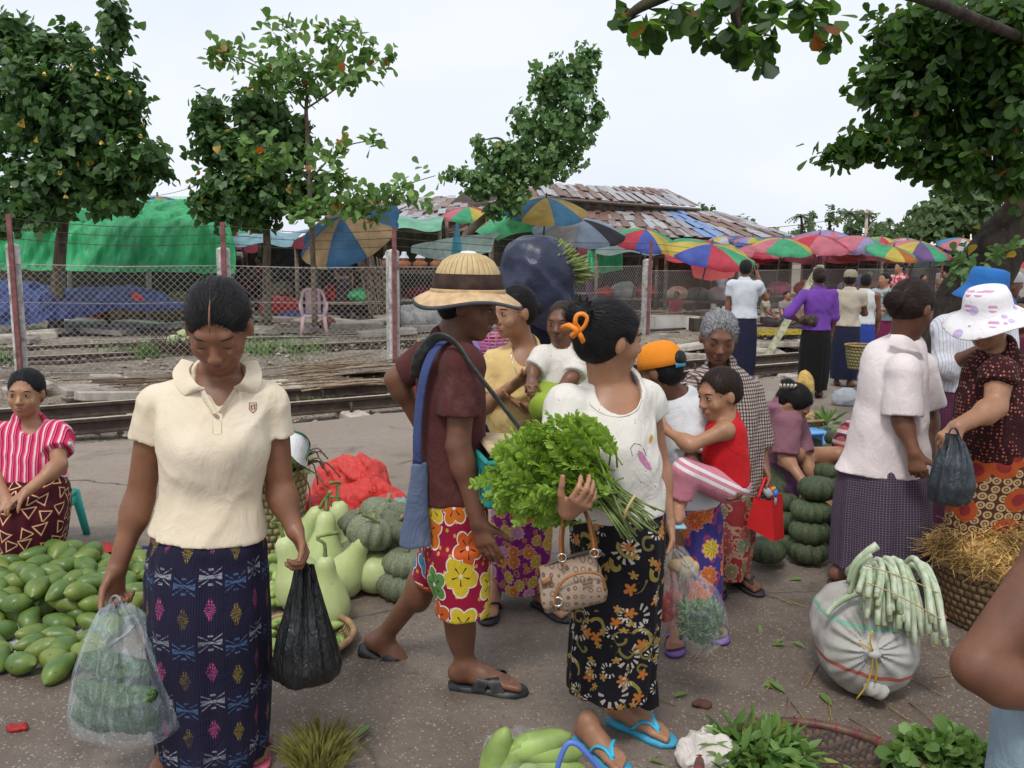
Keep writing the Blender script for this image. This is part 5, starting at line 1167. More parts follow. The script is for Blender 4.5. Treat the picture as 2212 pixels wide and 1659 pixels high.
    # ---- trunk from silhouette rings (y, xl, xr, depth radius, dy)
    def rings(s,rr):
        e = list(rr[-1]); e[0] = HOR + (e[0] - HOR) * (1 - .8 * e[3] / s.Y); rr = list(rr[:-1]) + [e]          # a hem is seen at its near edge
        return [(s.J((a[1] + a[2]) / 2,a[0],a[4] if len(a) > 4 else 0),(a[2] - a[1]) / 2 * s.m,a[3]) for a in rr]
    def trunk(s,S,rg,g=0.0,k=.03,last_flat=False,side=None):
        q = smooth_path([[*a,b,c] for a,b,c in rg],44); o = np.argsort(-q[:,2]); q = q[o]
        S.stack(q[:,:3],np.maximum(.02,q[:,3] + g),np.maximum(.02,q[:,4] + g),s.X if side is None else side,.02)
    def torso(s,rr,shrink=.012): s.tr = s.rings(rr) if not isinstance(rr[0][0],np.ndarray) else rr; s.trunk(s.B,s.tr,-shrink)
    def garment(s,name,mat,rr=None,sleeves=(),subs=(),cuts=(),wr=.006,fr=2.2,g=0.0,vox=None,seed=1,k=.02,side=None,uvc=None,hollow=True):
        """clothes: trunk rings + sleeves (a, b, ra, rb); subs = ellipsoids or capsules removed (neck opening)"""
        S = Sdf(); rg = s.tr if rr is None else (s.rings(rr) if not isinstance(rr[0][0],np.ndarray) else rr)
        s.trunk(S,rg,g,.03,False,side)
        for a,b,r0,r1 in sleeves:
            a,b = np.asarray(a,float),np.asarray(b,float); r0 += .008; r1 += .004; S.ell(a,r0 * 1.02,None,.02); S.ecap(a,b,s.X if abs(unit(b - a)[0]) < .9 else V3(0,0,1),(r0,r0),(r1,r1),.012,flat=True)
        if wr:
            def dsp(P,wr=wr,fr=fr,seed=seed):
                q = (P - wloc(s.root)) * V3(1,1,.55); return wr * (wob(q,seed,fr) * .55 + 1.15 * (np.abs(wob(q * V3(1,1,1.5),seed + 9,fr * 1.25)) - .4) + .4 * (np.abs(wob(q * V3(1,1,1.2),seed + 19,fr * 2.4)) - .4))
            S.disp(dsp)
        for sb in subs:
            if sb[0] == 'e': S.ell(sb[1],sb[2],sb[3] if len(sb) > 3 else None,.006,'s')
            else: S.cap(sb[1],sb[2],sb[3],sb[4],.006,'s')
        for pt,n in cuts: S.cut(pt,n)
        ax = unit(rg[-1][0] - rg[-2][0]); S.cut(rg[-1][0],unit(ax * V3(.5,.5,1)))
        s.gs = S; v,q = S.mesh(vox or s.vox,1); c = rg[len(rg) // 2][0] if uvc is None else uvc
        return part(name,(v,q,uv_cyl(v,q,c)),mat,s.root)
    def front(s,x,y,lift=.002):
        """the point of the last garment seen at a pixel"""
        dy = np.linspace(-.32,.25,380); P = np.array([at(x,y,s.Y + d) for d in dy]); d_ = s.gs.ev(P); i = int(np.argmax(d_ < 0)) if (d_ < 0).any() else 200
        return P[i] + V3(0,-lift,0)
    def decal(s,name,pts,mat,lift=.0025):
        """flat printed or sewn patch following the garment; pts = outline pixels"""
        o = smooth_path(pts + [pts[0]],28)[:-1]; c = o.mean(0); rows = [[s.front(*(c + (q - c) * f),lift) for q in o] for f in (.02,.5,1.0)]
        return part(name,loft(np.array(rows)),mat,s.root)
    def skirt(s,rr,mat,name='sarong',folds=.012,seed=0,n=120,m=44,open_=True,twist=0.0,inner=True,side=None):
        rg = s.rings(rr) if not isinstance(rr[0][0],np.ndarray) else rr; C = smooth_path([a[0] for a in rg],m); rx = np.interp(np.linspace(0,len(rg) - 1,m),range(len(rg)),[a[1] for a in rg]); ry = np.interp(np.linspace(0,len(rg) - 1,m),range(len(rg)),[a[2] for a in rg])
        rx = rx - .014 * np.clip(1 - np.arange(m) / (m * .14),0,1); ry = ry - .014 * np.clip(1 - np.arange(m) / (m * .14),0,1)
        th = np.linspace(0,2 * np.pi,n,endpoint=False) + np.pi / 2; v = np.linspace(0,1,m); r = np.random.default_rng(seed); T,Vv = np.meshgrid(th,v)
        f = 0
        for kf in (3,5,8,13,19):
            f = f + np.sin(kf * T + r.uniform(0,6.28) + Vv * r.uniform(-2.5,2.5) + twist * Vv) * (1.0 / (1 + kf * .12))
        f = folds * f * (.25 + .75 * Vv) * .6 + .004 * np.sin(Vv * 60 + 3 * np.sin(T * 2)) * np.exp(-Vv * 5)
        u = s.X if side is None else side; wv = np.cross(V3(0,0,1),u)
        grid = C[:,None] + ((rx[:,None] + f) * np.cos(T))[...,None] * u + ((ry[:,None] + f) * np.sin(T))[...,None] * wv
        Rm = float(np.mean(rx + ry) / 2); hgt = np.concatenate([[0],np.cumsum(np.linalg.norm(np.diff(C,axis=0),axis=1))])
        uvs = np.stack(np.meshgrid(np.linspace(0,2 * np.pi * Rm,n + 1),-hgt),-1)
        return part(name,loft(grid,uvs=uvs,flip=True),mat,s.root)
    def done(s,relax=1):
        v,q = s.B.mesh(s.vox,relax); o = part('body',(v,q),SK[s.sk],s.root); n = len(v)
        ps,rd,dk = np.zeros(n),np.zeros(n),np.zeros(n)
        if s.hd:
            c,H,k = s.hd; L_ = (v - c) @ H / k
            def blob(p,r): return np.clip(1.4 - 1.4 * np.linalg.norm((L_ - V3(*p)) / V3(*r),axis=1),0,1)
            for p,r in s.paste: ps = np.maximum(ps,blob(p,r))
            for q_ in (-1,1): dk = np.maximum(dk,blob((q_ * .007,.099,-.046),(.005,.006,.004))); rd = np.maximum(rd,.45 * blob((q_ * .04,.07,-.04),(.02,.03,.02)))
            rd = np.maximum(rd,.5 * blob((0,.108,-.036),(.014,.014,.012)))
        for nm,a in (('paste',ps),('red',rd),('dark',dk)): set_attr(o.data,nm,a,'FLOAT')
        s.features(); return o
def cyl_hat(p,prof,mat,name,tilt=(0,0),wave=0.0,n=48,off=(0,-.012,0),sq=1.15,seed=0):
    """hat turned from a profile (r, z) in head units, brim waving"""
    c,H,k = p.hd; M = H @ rotx(tilt[0]) @ roty(tilt[1]); rows = []
    for r_,z in prof: rows.append([c + M @ (V3(*off) * k + V3(math.cos(a) * r_ * k,math.sin(a) * r_ * k * sq,(z + wave * max(0,r_ - .1) * 10 * math.sin(3 * a + seed) * .5) * k)) for a in np.linspace(0,2 * np.pi,n,endpoint=False)])
    al = np.concatenate([[0],np.cumsum(np.linalg.norm(np.diff(np.array(prof),axis=0),axis=1))])
    uvs = np.stack(np.meshgrid(np.linspace(0,.55,n + 1),al),-1)
    return part(name,loft(np.array(rows),uvs=uvs),mat,p.root)
def paste_cheeks(p,w=1.0): p.paste = [((.040,.066,-.034),(.026 * w,.03,.024 * w)),((-.040,.066,-.034),(.026 * w,.03,.024 * w)),((0,.10,-.02),(.010,.02,.022))]
DN = V3(0,0,-1)
# ================================================================== the front person in the cream polo shirt
p = P1 = Person('person in cream polo shirt and dark sarong looking down, a bag in each hand',2.42,at(470,1500,2.42),'a',.0052)
p.torso([(806,415,530,.062,.03),(838,345,592,.088,.02),(900,338,588,.108),(955,345,584,.120,-.018),(1010,350,572,.112,-.012),(1070,348,566,.105,0),(1180,318,578,.135,0)])
p.head((472,700,-.055),.236,8,34,0,neck=p.J(470,815,.03),nr=.042,eyes='down')
p.paste = [((.036,.078,-.022),(.008,.012,.008)),((-.036,.078,-.024),(.008,.012,.010))]
aL = p.arm((340,868,.03),(303,1075,.04),(254,1226,-.02),1.06,(p.J(247,1285,-.03) - p.J(254,1226,-.02),V3(.9,-.35,0),.95,1.06,1,.05,.35),delt=False)
aR = p.arm((585,872,.03),(606,1062,.05),(637,1146,-.0),1.04,(p.J(662,1205,-.02) - p.J(637,1146,0),V3(-.85,-.5,-.1),.85,1.0,-1,.05,.5),delt=False)
for x,dx in ((372,0),(560,.02)):
    a = p.J(x,1660,.0 if x < 500 else .16); a[2] = .085; K = a + V3(.0,-.03,.36); p.leg(K + V3(0,.02,.38),K,a,.98); p.foot(a,(-.1 if x < 500 else .25,-1,0),.95,sandal=plain('pink sandal',(.50,.10,.16),.6))
p.done()
_p = NT('cream pique',.85,.2); _c = _p.tc('Object'); finish_cloth(_p,_c,_p.mix(_p.noise(_c,5,4).step(.35,.7),(.68,.575,.42),(.77,.67,.52)),.25); M_polo = _p.m
neckc = p.J(470,818,-.02)
p.garment('polo_shirt',M_polo,None,[(aL[0],aL[0] + (aL[1] - aL[0]) * .40,.047,.060),(aR[0],aR[0] + (aR[1] - aR[0]) * .36,.046,.054)],[('e',p.J(470,800,-.03),(.072,.10,.07)),('c',p.J(472,815,-.075),p.J(468,892,-.108),.062,.020)],wr=.0052,fr=2.2,vox=.0058,seed=5,g=.006)
# collar flaps, placket, buttons, badge
def flap(pts,mat,name,root,th=.004):
    v = np.array(pts); n = unit(np.cross(v[1] - v[0],v[2] - v[0])); g_ = np.concatenate([v,v + n * th]); k = len(v)
    return part(name,(g_,[list(range(k))[::-1],list(range(k,2 * k))] + [[i,(i + 1) % k,k + (i + 1) % k,k + i] for i in range(k)]),mat,root,False)
def strip(c0,c1,mat,name,root,n=14):
    g0 = smooth_path(c0,n); g1 = smooth_path(c1,n); mid = (g0 + g1) / 2 + V3(0,-.006,.002); return part(name,loft(np.array([g0,mid,g1]),closed=False),mat,root)
strip([p.J(418,782,.05),p.J(408,800,-.02),p.J(424,828,-.082),p.J(444,838,-.092)],[p.J(392,775,.06),p.J(372,808,-.02),p.front(396,850,.006),p.front(420,848,.006)],M_polo,'collar',p.root)
strip([p.J(526,782,.05),p.J(532,800,-.02),p.J(522,824,-.082),p.J(504,836,-.092)],[p.J(556,778,.06),p.J(566,808,-.02),p.front(556,846,.006),p.front(522,846,.006)],M_polo,'collar',p.root)
strip([p.front(428,842),p.front(440,866),p.front(459,896)],[p.J(440,838,-.088),p.J(452,862,-.098),p.J(468,892,-.118)],M_polo,'neck_band',p.root,8)
strip([p.front(516,842),p.front(502,866),p.front(480,894)],[p.J(506,838,-.088),p.J(490,862,-.098),p.J(470,892,-.118)],M_polo,'neck_band',p.root,8)
for k_,y_ in enumerate((889,)): part('button',xf(lathe([(.0001,.004),(.006,.004),(.0075,.001),(.0075,0)],14),rotx(math.pi / 2 + .1),p.front(470,y_ + 13,.001)),plain('shell button',(.45,.40,.36),.3),p.root)
for x_ in (460,479): part('placket_seam',tube([p.front(x_,y_,.0002) for y_ in (902,912,922,936)],.0012,4),plain('seam',(.5,.4,.27),.9),p.root)
part('placket_seam',tube([p.front(460,937,.0004),p.front(470,938,.0004),p.front(479,937,.0004)],.0022,4),M_polo,p.root)
M_badge = plain('badge red',(.22,.035,.03),.7)
bd_ = [(539,870),(555,870),(555,884),(547,892),(539,884)]
bo_ = np.array([p.front(*q,.0012) for q in bd_]); part('badge',(bo_,[[0,1,2,3,4]]),plain('badge pale',(.68,.54,.42),.8),p.root,False)
part('badge_rim',tube([p.front(*q,.002) for q in bd_ + bd_[:1]],.0010,4),M_badge,p.root)
for a_,b_ in (((543,873),(543,885)),((549,873),(543,879)),((543,879),(547,885)),((550,874),(550,884)),((550,874),(553,874)),((550,879),(553,879)),((550,884),(553,882))): part('badge_letter',tube([p.front(*a_,.002),p.front(*b_,.002)],.0009,4),M_badge,p.root)
p.hair('pony',H_black,0,1.0,bun=(.05,-.07,0,.03),vox=.005,line=.014)
hp = p.hp; part('hair_parting',tube([hp(0,.099,.052),hp(0,.086,.077),hp(.0,.062,.0965),hp(0,.038,.107)],[.0014,.0026,.0024,.0008],6),SK['a'],p.root)
# woven sarong: columns of pink/white and yellow/blue motifs
n = NT('woven sarong',.85,.2); U,Vv,_ = n.sep(n.tc('UV')); pp = n.tc('Object')
cu = U * 15.5; col_ = cu.floor(); fx = cu.fract() - .5; odd = (col_ * .5).fract().gt(.25); cv = Vv * 10.6 + odd * .25; fy = cv.fract() - .5; row = cv.floor(); alt = (row * .5).fract().gt(.25)
c = n.mix((U * 160).fract().lt(.35),(.012,.011,.028),(.022,.019,.045))
r_ = (fx * fx + fy * fy * .55).sqrt(); an = fy.atan2(fx); leaf_ = ((fx.abs() * 1.5 + (fy - .02).abs() * .9).lt(.36)) * ((an * 14).cos().gt(-.3)); bow = fx.abs().gt(.09) * fx.abs().lt(.44) * (fy.abs() - fx.abs() * .55).lt(.05) * ((fy / (fx.abs() + .05) * 9).cos().gt(-.35)); eye_ = fx.abs().lt(.10) * (fy * 26).cos().gt(.2) * fy.abs().lt(.26)
mA = n.mix(odd,(.42,.07,.20),(.25,.18,.025)); mB = n.mix(odd,(.27,.28,.33),(.06,.12,.24))
wn = n.noise(n.scale(n.tc('UV'),(60,220,1)),1,3,.7).step(.40,.52) * n.noise(n.tc('UV'),9,3).step(.25,.55); c = n.mix(leaf_ * alt * wn,c,mA); c = n.mix((bow.mx(eye_)) * (1 - alt) * wn,c,mB); M_sar1 = finish_cloth(n,pp,c,.3)
p.skirt([(1110,352,560,.098,0),(1160,326,574,.138,0),(1230,312,580,.15,0),(1330,310,586,.165,0),(1450,318,590,.165,0.02),(1560,326,588,.155,.03),(1640,338,580,.15,.03),(1668,345,575,.145,.03)],M_sar1,folds=.013,seed=3)

# ================================================================== the walker in the straw sun hat
p = P2 = Person('person in maroon T-shirt, red floral shorts and a domed straw hat walking right',2.98,G(1000,1495),'b',.0058)
p.torso([(728,935,1010,.055,.02),(765,903,1030,.085,.02),(820,905,1042,.11),(900,908,1046,.115),(1000,906,1052,.115),(1095,910,1058,.12)])
p.head((1013,657,.02),.222,78,12,0,neck=p.J(972,735,.02),nr=.052)
a1 = p.arm((1000,790,-.10),(990,965,-.13),(1033,1128,-.16),1.12,(p.J(1048,1172,-.17) - p.J(1033,1128,-.16),V3(.3,.9,0),.22,1.06,1,.03,.2))
a2 = p.arm((918,778,.10),(855,818,.12),(905,912,.14),1.05,(V3(.3,.1,-.5),V3(.5,.5,0),.5,1.0,1))
fa = G(1005,1485); fa = V3(fa[0] - .0,fa[1],.085); kn = p.J(990,1322,-.02); p.leg(p.J(985,1130,-.03),kn,fa,1.02,bare=True)
M_blk = plain('black rubber sandal',(.022,.024,.026),.45,.3,20,.2,dirt=(.06,.06,.06)); p.foot(fa,(1,-.18,0),1.12,sandal=M_blk,thong=False,sole_t=.03)
kb = p.J(940,1228,.10); ab = p.J(832,1372,.22); p.leg(p.J(980,1120,.08),kb,ab,1.0,bare=True); p.foot(ab,(.93,-.12,0),1.10,sandal=M_blk,thong=False,pitch=.50,sole_t=.03)
p.done()
M_mar = cloth('maroon cotton',(.105,.033,.032),.9,.2,.4,(.14,.06,.055))
p.garment('t_shirt',M_mar,None,[(a1[0],a1[0] + (a1[1] - a1[0]) * .62,.068,.070),(a2[0],a2[0] + (a2[1] - a2[0]) * .75,.062,.058)],[('e',p.J(985,712,-.0),(.055,.075,.06))],wr=.006,fr=2.0,seed=15,vox=.0068,g=.008)
M_short = flowers('red floral shorts',(.30,.010,.040),[(.60,.15,.02),(.03,.22,.40),(.62,.45,.03),(.10,.24,.06),(.55,.10,.02)],7.2,2.5,(.72,.66,.58),None,None,(.55,.30,.05),.17,.34,.5)
g1 = [(p.J(985,1080),.118,.13),(p.J(985,1160),.118,.135),(p.J(985,1235,-.02),.115,.12)]
S_ = Sdf(); p.trunk(S_,g1,0,.03); S_.ecap(p.J(990,1180,-.05),p.J(1000,1322,-.05),V3(1,0,0),(.105,.10),(.098,.105),.03,flat=True); S_.ecap(p.J(968,1160,.06),p.J(935,1248,.12),V3(1,0,0),(.09,.09),(.078,.09),.03,flat=True); S_.disp(lambda P: .006 * wob(P * V3(1,1,.6),31,2.4))
v,q = S_.mesh(.0068); part('shorts',(v,q,uv_cyl(v,q,p.J(985,1180))),M_short,p.root)
p.hair('short',H_black,0,.98)
n = NT('straw strips',.6,.35); u_,v_,_ = n.sep(n.tc('UV')); pp = n.tc('Object'); st_ = (u_ * 60).fract(); c = n.mix(st_.lt(.18),(.56,.42,.21),(.30,.20,.09)); c = n.mix(n.noise(pp,30,4).step(.4,.7) * .5,c,(.34,.22,.10)); n.set('Base Color',c); n.bump((st_ - .5).abs(),.6,.006); M_straw = n.m
M_brim = plain('straw brim',(.56,.38,.21),.7,.2,25,.3)
ht = cyl_hat(p,[(.002,.158),(.03,.156),(.056,.148),(.080,.130),(.096,.102),(.104,.072),(.108,.055)],M_straw,'hat',(.20,0),off=(0,-.005,.018),sq=1.12)
cyl_hat(p,[(.108,.085),(.1125,.058),(.117,.030),(.115,.028)],plain('dark hat band',(.055,.03,.022),.8,.4,20),'hat_band',(.20,0),off=(0,-.005,.020),sq=1.1)
cyl_hat(p,[(.118,.036),(.121,.028),(.118,.022)],M_brim,'hat_cord',(.20,0),off=(0,-.005,.018),sq=1.1)
cyl_hat(p,[(.110,.030),(.130,.022),(.155,.006),(.178,-.010),(.180,-.016)],M_brim,'hat_brim',(.20,0),.03,off=(0,-.005,.018),sq=1.05)
cyl_hat(p,[(.178,-.008),(.182,-.012),(.182,-.021),(.177,-.020),(.150,-.004),(.105,.012)],plain('dark brim edge',(.06,.065,.075),.7),'hat_edge',(.20,0),.03,off=(0,-.005,.018),sq=1.05)
cyl_hat(p,[(.001,.165),(.02,.163),(.026,.156)],plain('pale button',(.6,.58,.52),.6),'hat_button',(.20,0),off=(0,-.005,.018))

# ================================================================== the person with the green bunch and orange clip
p = P3 = Person('person in white printed top and black batik sarong holding a big leafy bunch',2.64,G(1320,1620),'c',.0055)
p.torso([(822,1280,1375,.060,.03),(850,1232,1400,.088,.02),(905,1205,1412,.112),(980,1205,1422,.125,-.02),(1060,1222,1430,.12),(1130,1232,1438,.12)])
p.head((1317,728,.0),.222,112,4,-4,neck=p.J(1312,838,.03),nr=.050,smile=1)
b1 = p.arm((1228,880,-.02),(1192,1035,-.15),(1226,1104,-.345),1.0,(p.J(1258,1082,-.40) - p.J(1226,1104,-.345),V3(.1,.75,.5),.62,1.0,1,.03,.5))
b2 = p.arm((1396,872,.08),(1424,1010,.12),(1442,1130,.06),.95,(p.J(1447,1180,.05) - p.J(1442,1130,.06),V3(-.9,-.2,0),1.1,.95,-1))
for x,y,dx,ex in ((1270,1622,.35,(.55,-.85,0)),(1345,1575,.3,(.8,-.62,0))):
    a = G(x,y); a = V3(a[0],a[1] + .02,.095); K = a + V3(.02,-.02,.36); p.leg(K + V3(.02,.02,.36),K,a,.95); p.foot(a,ex,.98,sandal=plain('turquoise flip-flop',(.06,.36,.55),.5,.2,14,.1),strap=plain('turquoise strap',(.05,.42,.62),.45))
p.done()
n = NT('white printed jersey',.85,.2); pp = n.tc('Object'); vv = n.vor(pp,46,'F1',1); d_ = n.o(vv,'Distance'); ccx,ccy,ccz = n.sep(n.o(vv,'Color')); c = n.mix((d_.lt(.13) * ccx.gt(.6)),(.70,.66,.60),(.36,.30,.29)); c = n.mix((d_.lt(.12) * ccy.gt(.85)),c,(.55,.32,.35)); M_whitep = finish_cloth(n,pp,c,.35)
p.garment('top',M_whitep,None,[(b1[0],b1[0] + (b1[1] - b1[0]) * .55,.066,.066),(b2[0] - V3(.015,0,0),b2[0] + (b2[1] - b2[0]) * .25,.066,.068)],[('e',p.J(1335,845,-.02),(.072,.115,.078))],wr=.010,fr=2.2,seed=25,vox=.0066,g=.008)
p.decal('print',[(1378,972),(1388,978),(1402,1000),(1408,1014),(1396,1010),(1382,992)],cloth('pink print',(.58,.24,.42)))
p.decal('print',[(1403,944),(1407,938),(1411,944),(1408,954),(1402,956)],cloth('amber print',(.62,.36,.05)))
part('print_line',tube([p.front(x,y,.001) for x,y in ((1366,985),(1362,968),(1370,958),(1382,960),(1392,972),(1396,985))],.0011,4),plain('print ink',(.12,.09,.10),.9),p.root)
part('neckline',tube(smooth_path([p.front(1262,838,.001),p.front(1272,868,.001),p.front(1300,892,.001),p.front(1338,900,.001),p.front(1372,888,.001),p.front(1386,862,.001)],24),.0028,5),M_whitep,p.root)
p.hair('messy',H_black,0,1.06,bun=(-.0,-.112,.062,.052),vox=.0055)
M_or = plain('orange plastic',(.75,.22,.02),.35,.1,8,0); cl_ = thing('hair_clip','orange ribbon-shaped plastic hair clip in the dark hair bun','hair clip',p.J(1250,745,-.2))
cY = -.145
part('loop',tube(smooth_path([p.J(1254,712,cY),p.J(1243,698,cY - .01),p.J(1246,682,cY - .01),p.J(1258,678,cY - .01),p.J(1268,686,cY - .01),p.J(1264,702,cY - .01),p.J(1252,716,cY - .005),p.J(1244,724,cY)],30),.0085,8,True,.7),M_or,cl_)
part('tail',tube(smooth_path([p.J(1248,712,cY),p.J(1254,725,cY - .01),p.J(1260,738,cY)],10),[.009] * 10,8,True,.7),M_or,cl_); part('bow',tube(smooth_path([p.J(1218,708,cY + .03),p.J(1230,704,cY),p.J(1246,714,cY - .012),p.J(1236,726,cY)],14),[.012] * 14,8,True,.8),M_or,cl_)
M_bat = batik('black floral batik',(.009,.008,.012),[(.42,.38,.32),(.26,.20,.05),(.42,.14,.03),(.50,.47,.42),(.16,.13,.04),(.36,.20,.05)],7.0)
p.skirt([(1085,1225,1440,.125),(1160,1232,1442,.14),(1280,1238,1436,.145),(1400,1228,1428,.14),(1480,1222,1422,.135),(1520,1228,1415,.13,.02)],M_bat,folds=.016,seed=7)
strip([p.J(1400,1080,-.06),p.J(1430,1090,.0),p.J(1444,1110,.1)],[p.J(1360,1170,-.12),p.J(1420,1180,-.05),p.J(1446,1190,.06)],cloth('navy sash',(.02,.02,.035)),'sash',p.root)
strip([p.J(1340,1480,-.10),p.J(1385,1480,-.07),p.J(1420,1470,.0)],[p.J(1355,1510,-.09),p.J(1398,1535,-.06),p.J(1424,1525,.0)],cloth('black sarong end',(.01,.009,.013)),'sarong_end',p.root)

# ================================================================== person in yellow with the baby
p = P4 = Person('person in pale yellow blouse and magenta sarong carrying a baby on one hip',3.72,G(1120,1335),'c',.0068)
p.torso([(742,1102,1165,.055,.03),(768,1058,1192,.085,.02),(830,1048,1198,.11),(890,1050,1192,.125,-.02),(960,1066,1190,.12)])
p.head((1110,671,-.02),.212,-52,6,0,neck=p.J(1128,752,.03),nr=.047); paste_cheeks(p,1.25)
c1 = p.arm((1072,792,.0),(1047,878,-.05),(1100,838,-.19),.95,(p.J(1132,814,-.22) - p.J(1100,838,-.19),V3(.1,.3,.9),.25,.95,-1,.12,.2))
c2 = p.arm((1182,790,.05),(1200,885,.05),(1135,880,-.16),.95,(p.J(1110,868,-.19) - p.J(1135,880,-.16),V3(.0,-.3,.9),.2,.95,-1,.12,.2))
for x,y,e in ((1170,1312,(.55,-.8,0)),(1065,1312,(-.1,-1,0))):
    a = G(x,y); a = V3(a[0],a[1],.09); K = a + V3(0,0,.36); p.leg(K + V3(0,0,.36),K,a,.95); p.foot(a,e,1.0,sandal=plain('black flip-flop',(.03,.03,.035),.6))
p.done()
M_yel = cloth('pale yellow cotton',(.72,.52,.22),.85,.12,.4)
p.garment('blouse',M_yel,None,[(c1[0],c1[0] + (c1[1] - c1[0]) * .72,.066,.070),(c2[0],c2[0] + (c2[1] - c2[0]) * .6,.066,.068)],[('e',p.J(1136,752,-.04),(.058,.10,.085))],wr=.007,fr=2.2,seed=35,g=.008)
p.hair('bun',H_black,0,.99,bun=(0,-.115,-.01,.038))
part('necklace',tube(np.array([p.front(x,y,.003) for x,y in smooth_path([(1104,762),(1110,790),(1134,834),(1150,800),(1157,765)],24)]),.0022,5),plain('silver chain',(.5,.5,.5),.3,metal=.8),p.root)
p.skirt([(915,1068,1190,.125),(1050,1060,1198,.14),(1180,1064,1192,.14),(1285,1070,1178,.13)],flowers('magenta floral',(.16,.012,.14),[(.5,.16,.03),(.42,.2,.32),(.45,.3,.05)],14,5,(.5,.35,.3),(.42,.18,.04)),folds=.015,seed=8)
p = P4b = Person('baby in white printed top and lime pants held by the person in yellow',3.55,at(1200,870,3.55),'b',.0058)
p.root.location.z = at(1200,885,3.55)[2]
p.torso([(745,1195,1245,.045),(775,1172,1262,.075),(815,1162,1265,.085),(855,1160,1262,.09)])
p.head((1214,695,-.01),.172,-22,4,0,neck=p.J(1216,752),nr=.052)
k1 = p.arm((1250,775,-.02),(1238,815,-.09),(1200,845,-.13),.62,(p.J(1184,854,-.14) - p.J(1200,845,-.13),V3(0,-.3,-1),.6,.6,1)); k2 = p.arm((1176,775,-.02),(1152,800,-.06),(1148,820,-.11),.62,(V3(-.1,-.5,-.3),V3(0,0,-1),.5,.6,1))
p.B.cap(p.J(1185,862,-.05),p.J(1172,880,-.17),.055,.042,.03); p.B.cap(p.J(1240,862,-.05),p.J(1235,885,-.17),.055,.042,.03); p.B.cap(p.J(1172,880,-.17),p.J(1178,925,-.15),.038,.026,.02); p.B.cap(p.J(1235,885,-.17),p.J(1230,930,-.15),.038,.026,.02)
p.done(); p.hair('short',hairmat('baby stubble',(.05,.03,.022)),0,.945,nape=-.03)
p.garment('baby_top',M_whitep,None,[(k1[0],k1[0] + (k1[1] - k1[0]) * .9,.05,.046),(k2[0],k2[0] + (k2[1] - k2[0]) * .9,.05,.046)],[('e',p.J(1216,742,-.01),(.035,.05,.03))],wr=.005,fr=3,seed=41,g=.006)
S_ = Sdf(); S_.ell(p.J(1210,850,-.02),(.115,.10,.075)); S_.cap(p.J(1185,862,-.05),p.J(1172,882,-.17),.068,.056,.03); S_.cap(p.J(1240,862,-.05),p.J(1234,886,-.17),.066,.056,.03); S_.disp(lambda P: .005 * wob(P,44,3)); part('pants',S_.mesh(.008),cloth('lime cotton',(.30,.42,.05)),p.root)

# ================================================================== boy in orange cap carrying a toddler
p = P5 = Person('child in white T-shirt and backwards orange cap carrying a toddler',3.5,G(1500,1375),'b',.0068)
p.torso([(852,1448,1502,.045,.02),(875,1432,1518,.07,.01),(940,1430,1522,.095),(1020,1436,1535,.10),(1100,1455,1556,.115)])
p.head((1424,800,.0),.200,-122,14,0,neck=p.J(1466,862,.02),nr=.047); p.paste = [((.045,.06,-.04),(.04,.05,.05))]
d1 = p.arm((1506,895,-.04),(1492,1010,-.12),(1548,1066,-.20),.82,(V3(.6,-.2,-.2),V3(0,.2,1),.6,.8,-1))
d2 = p.arm((1440,895,.06),(1432,985,.10),(1450,1060,.02),.8,(V3(.2,-.4,-.7),V3(.8,0,0),.8,.8,1))
for x,y,e in ((1462,1378,(-.25,-1,0)),(1530,1352,(.1,-1,0))):
    a = G(x,y); a = V3(a[0],a[1],.085); K = a + V3(.01,0,.32); p.leg(K + V3(.01,0,.3),K,a,.85); p.foot(a,e,.95,sandal=plain('purple sandal',(.14,.08,.26),.55),thong=False)
p.done(); M_wt = cloth('white cotton',(.70,.70,.72),.85,.1,.4)
p.garment('t_shirt',M_wt,None,[(d1[0],d1[0] + (d1[1] - d1[0]) * .72,.058,.064),(d2[0],d2[0] + (d2[1] - d2[0]) * .6,.055,.058)],[('e',p.J(1462,842,.02),(.048,.06,.035))],wr=.007,fr=2.4,seed=51,g=.008)
p.hair('short',H_black,0,.97)
M_cap = cloth('orange cap cloth',(.80,.26,.02),.7,.12,.2); cap = cyl_hat(p,[(.001,.128),(.03,.127),(.06,.113),(.082,.085),(.091,.045),(.092,.012),(.088,.010)],M_cap,'cap',(.0,0),off=(0,-.012,.005),sq=1.18)
e_ = Sdf(); e_.ell(p.hp(0,-.110,.036),np.array([.046,.020,.036]),p.hd[1]); part('cap_opening',e_.mesh(.006),H_black,p.root); cx_ = [p.hp(.092 * math.sin(a) * 1.01,-.012 - .092 * 1.18 * math.cos(a) * 1.03,.020) for a in np.linspace(-.62,.62,14)]; strip(cx_,[q + p.hd[1][:,2] * -.018 for q in cx_],plain('blue cap strap',(.04,.26,.42),.5),'cap_strap',p.root)
br = [[p.hp(x,y + .10,.012 - y * .12) for x in np.linspace(-.07,.07,9)] for y in (0,.02,.045)]; br[1] = [p.hp(x,.112 - abs(x) ** 2 * 3 + .02,.010) for x in np.linspace(-.07,.07,9)]; br[2] = [p.hp(x,.16 - abs(x) ** 2 * 6,.0) for x in np.linspace(-.065,.065,9)]; part('cap_peak',loft(np.array(br),closed=False),M_cap,p.root)
p.skirt([(1055,1450,1558,.115),(1180,1452,1562,.13),(1280,1450,1560,.135),(1355,1450,1552,.13)],flowers('blue floral sarong',(.05,.04,.20),[(.62,.16,.03),(.62,.45,.04),(.55,.12,.03)],8.5,5,(.5,.25,.3),(.35,.05,.10)),folds=.012,seed=9)
p = P5b = Person('toddler in red sleeveless top and pink pants clinging to the orange-capped child',3.36,at(1570,1060,3.36),'c',.006)
p.root.location.z = at(1570,1085,3.36)[2]
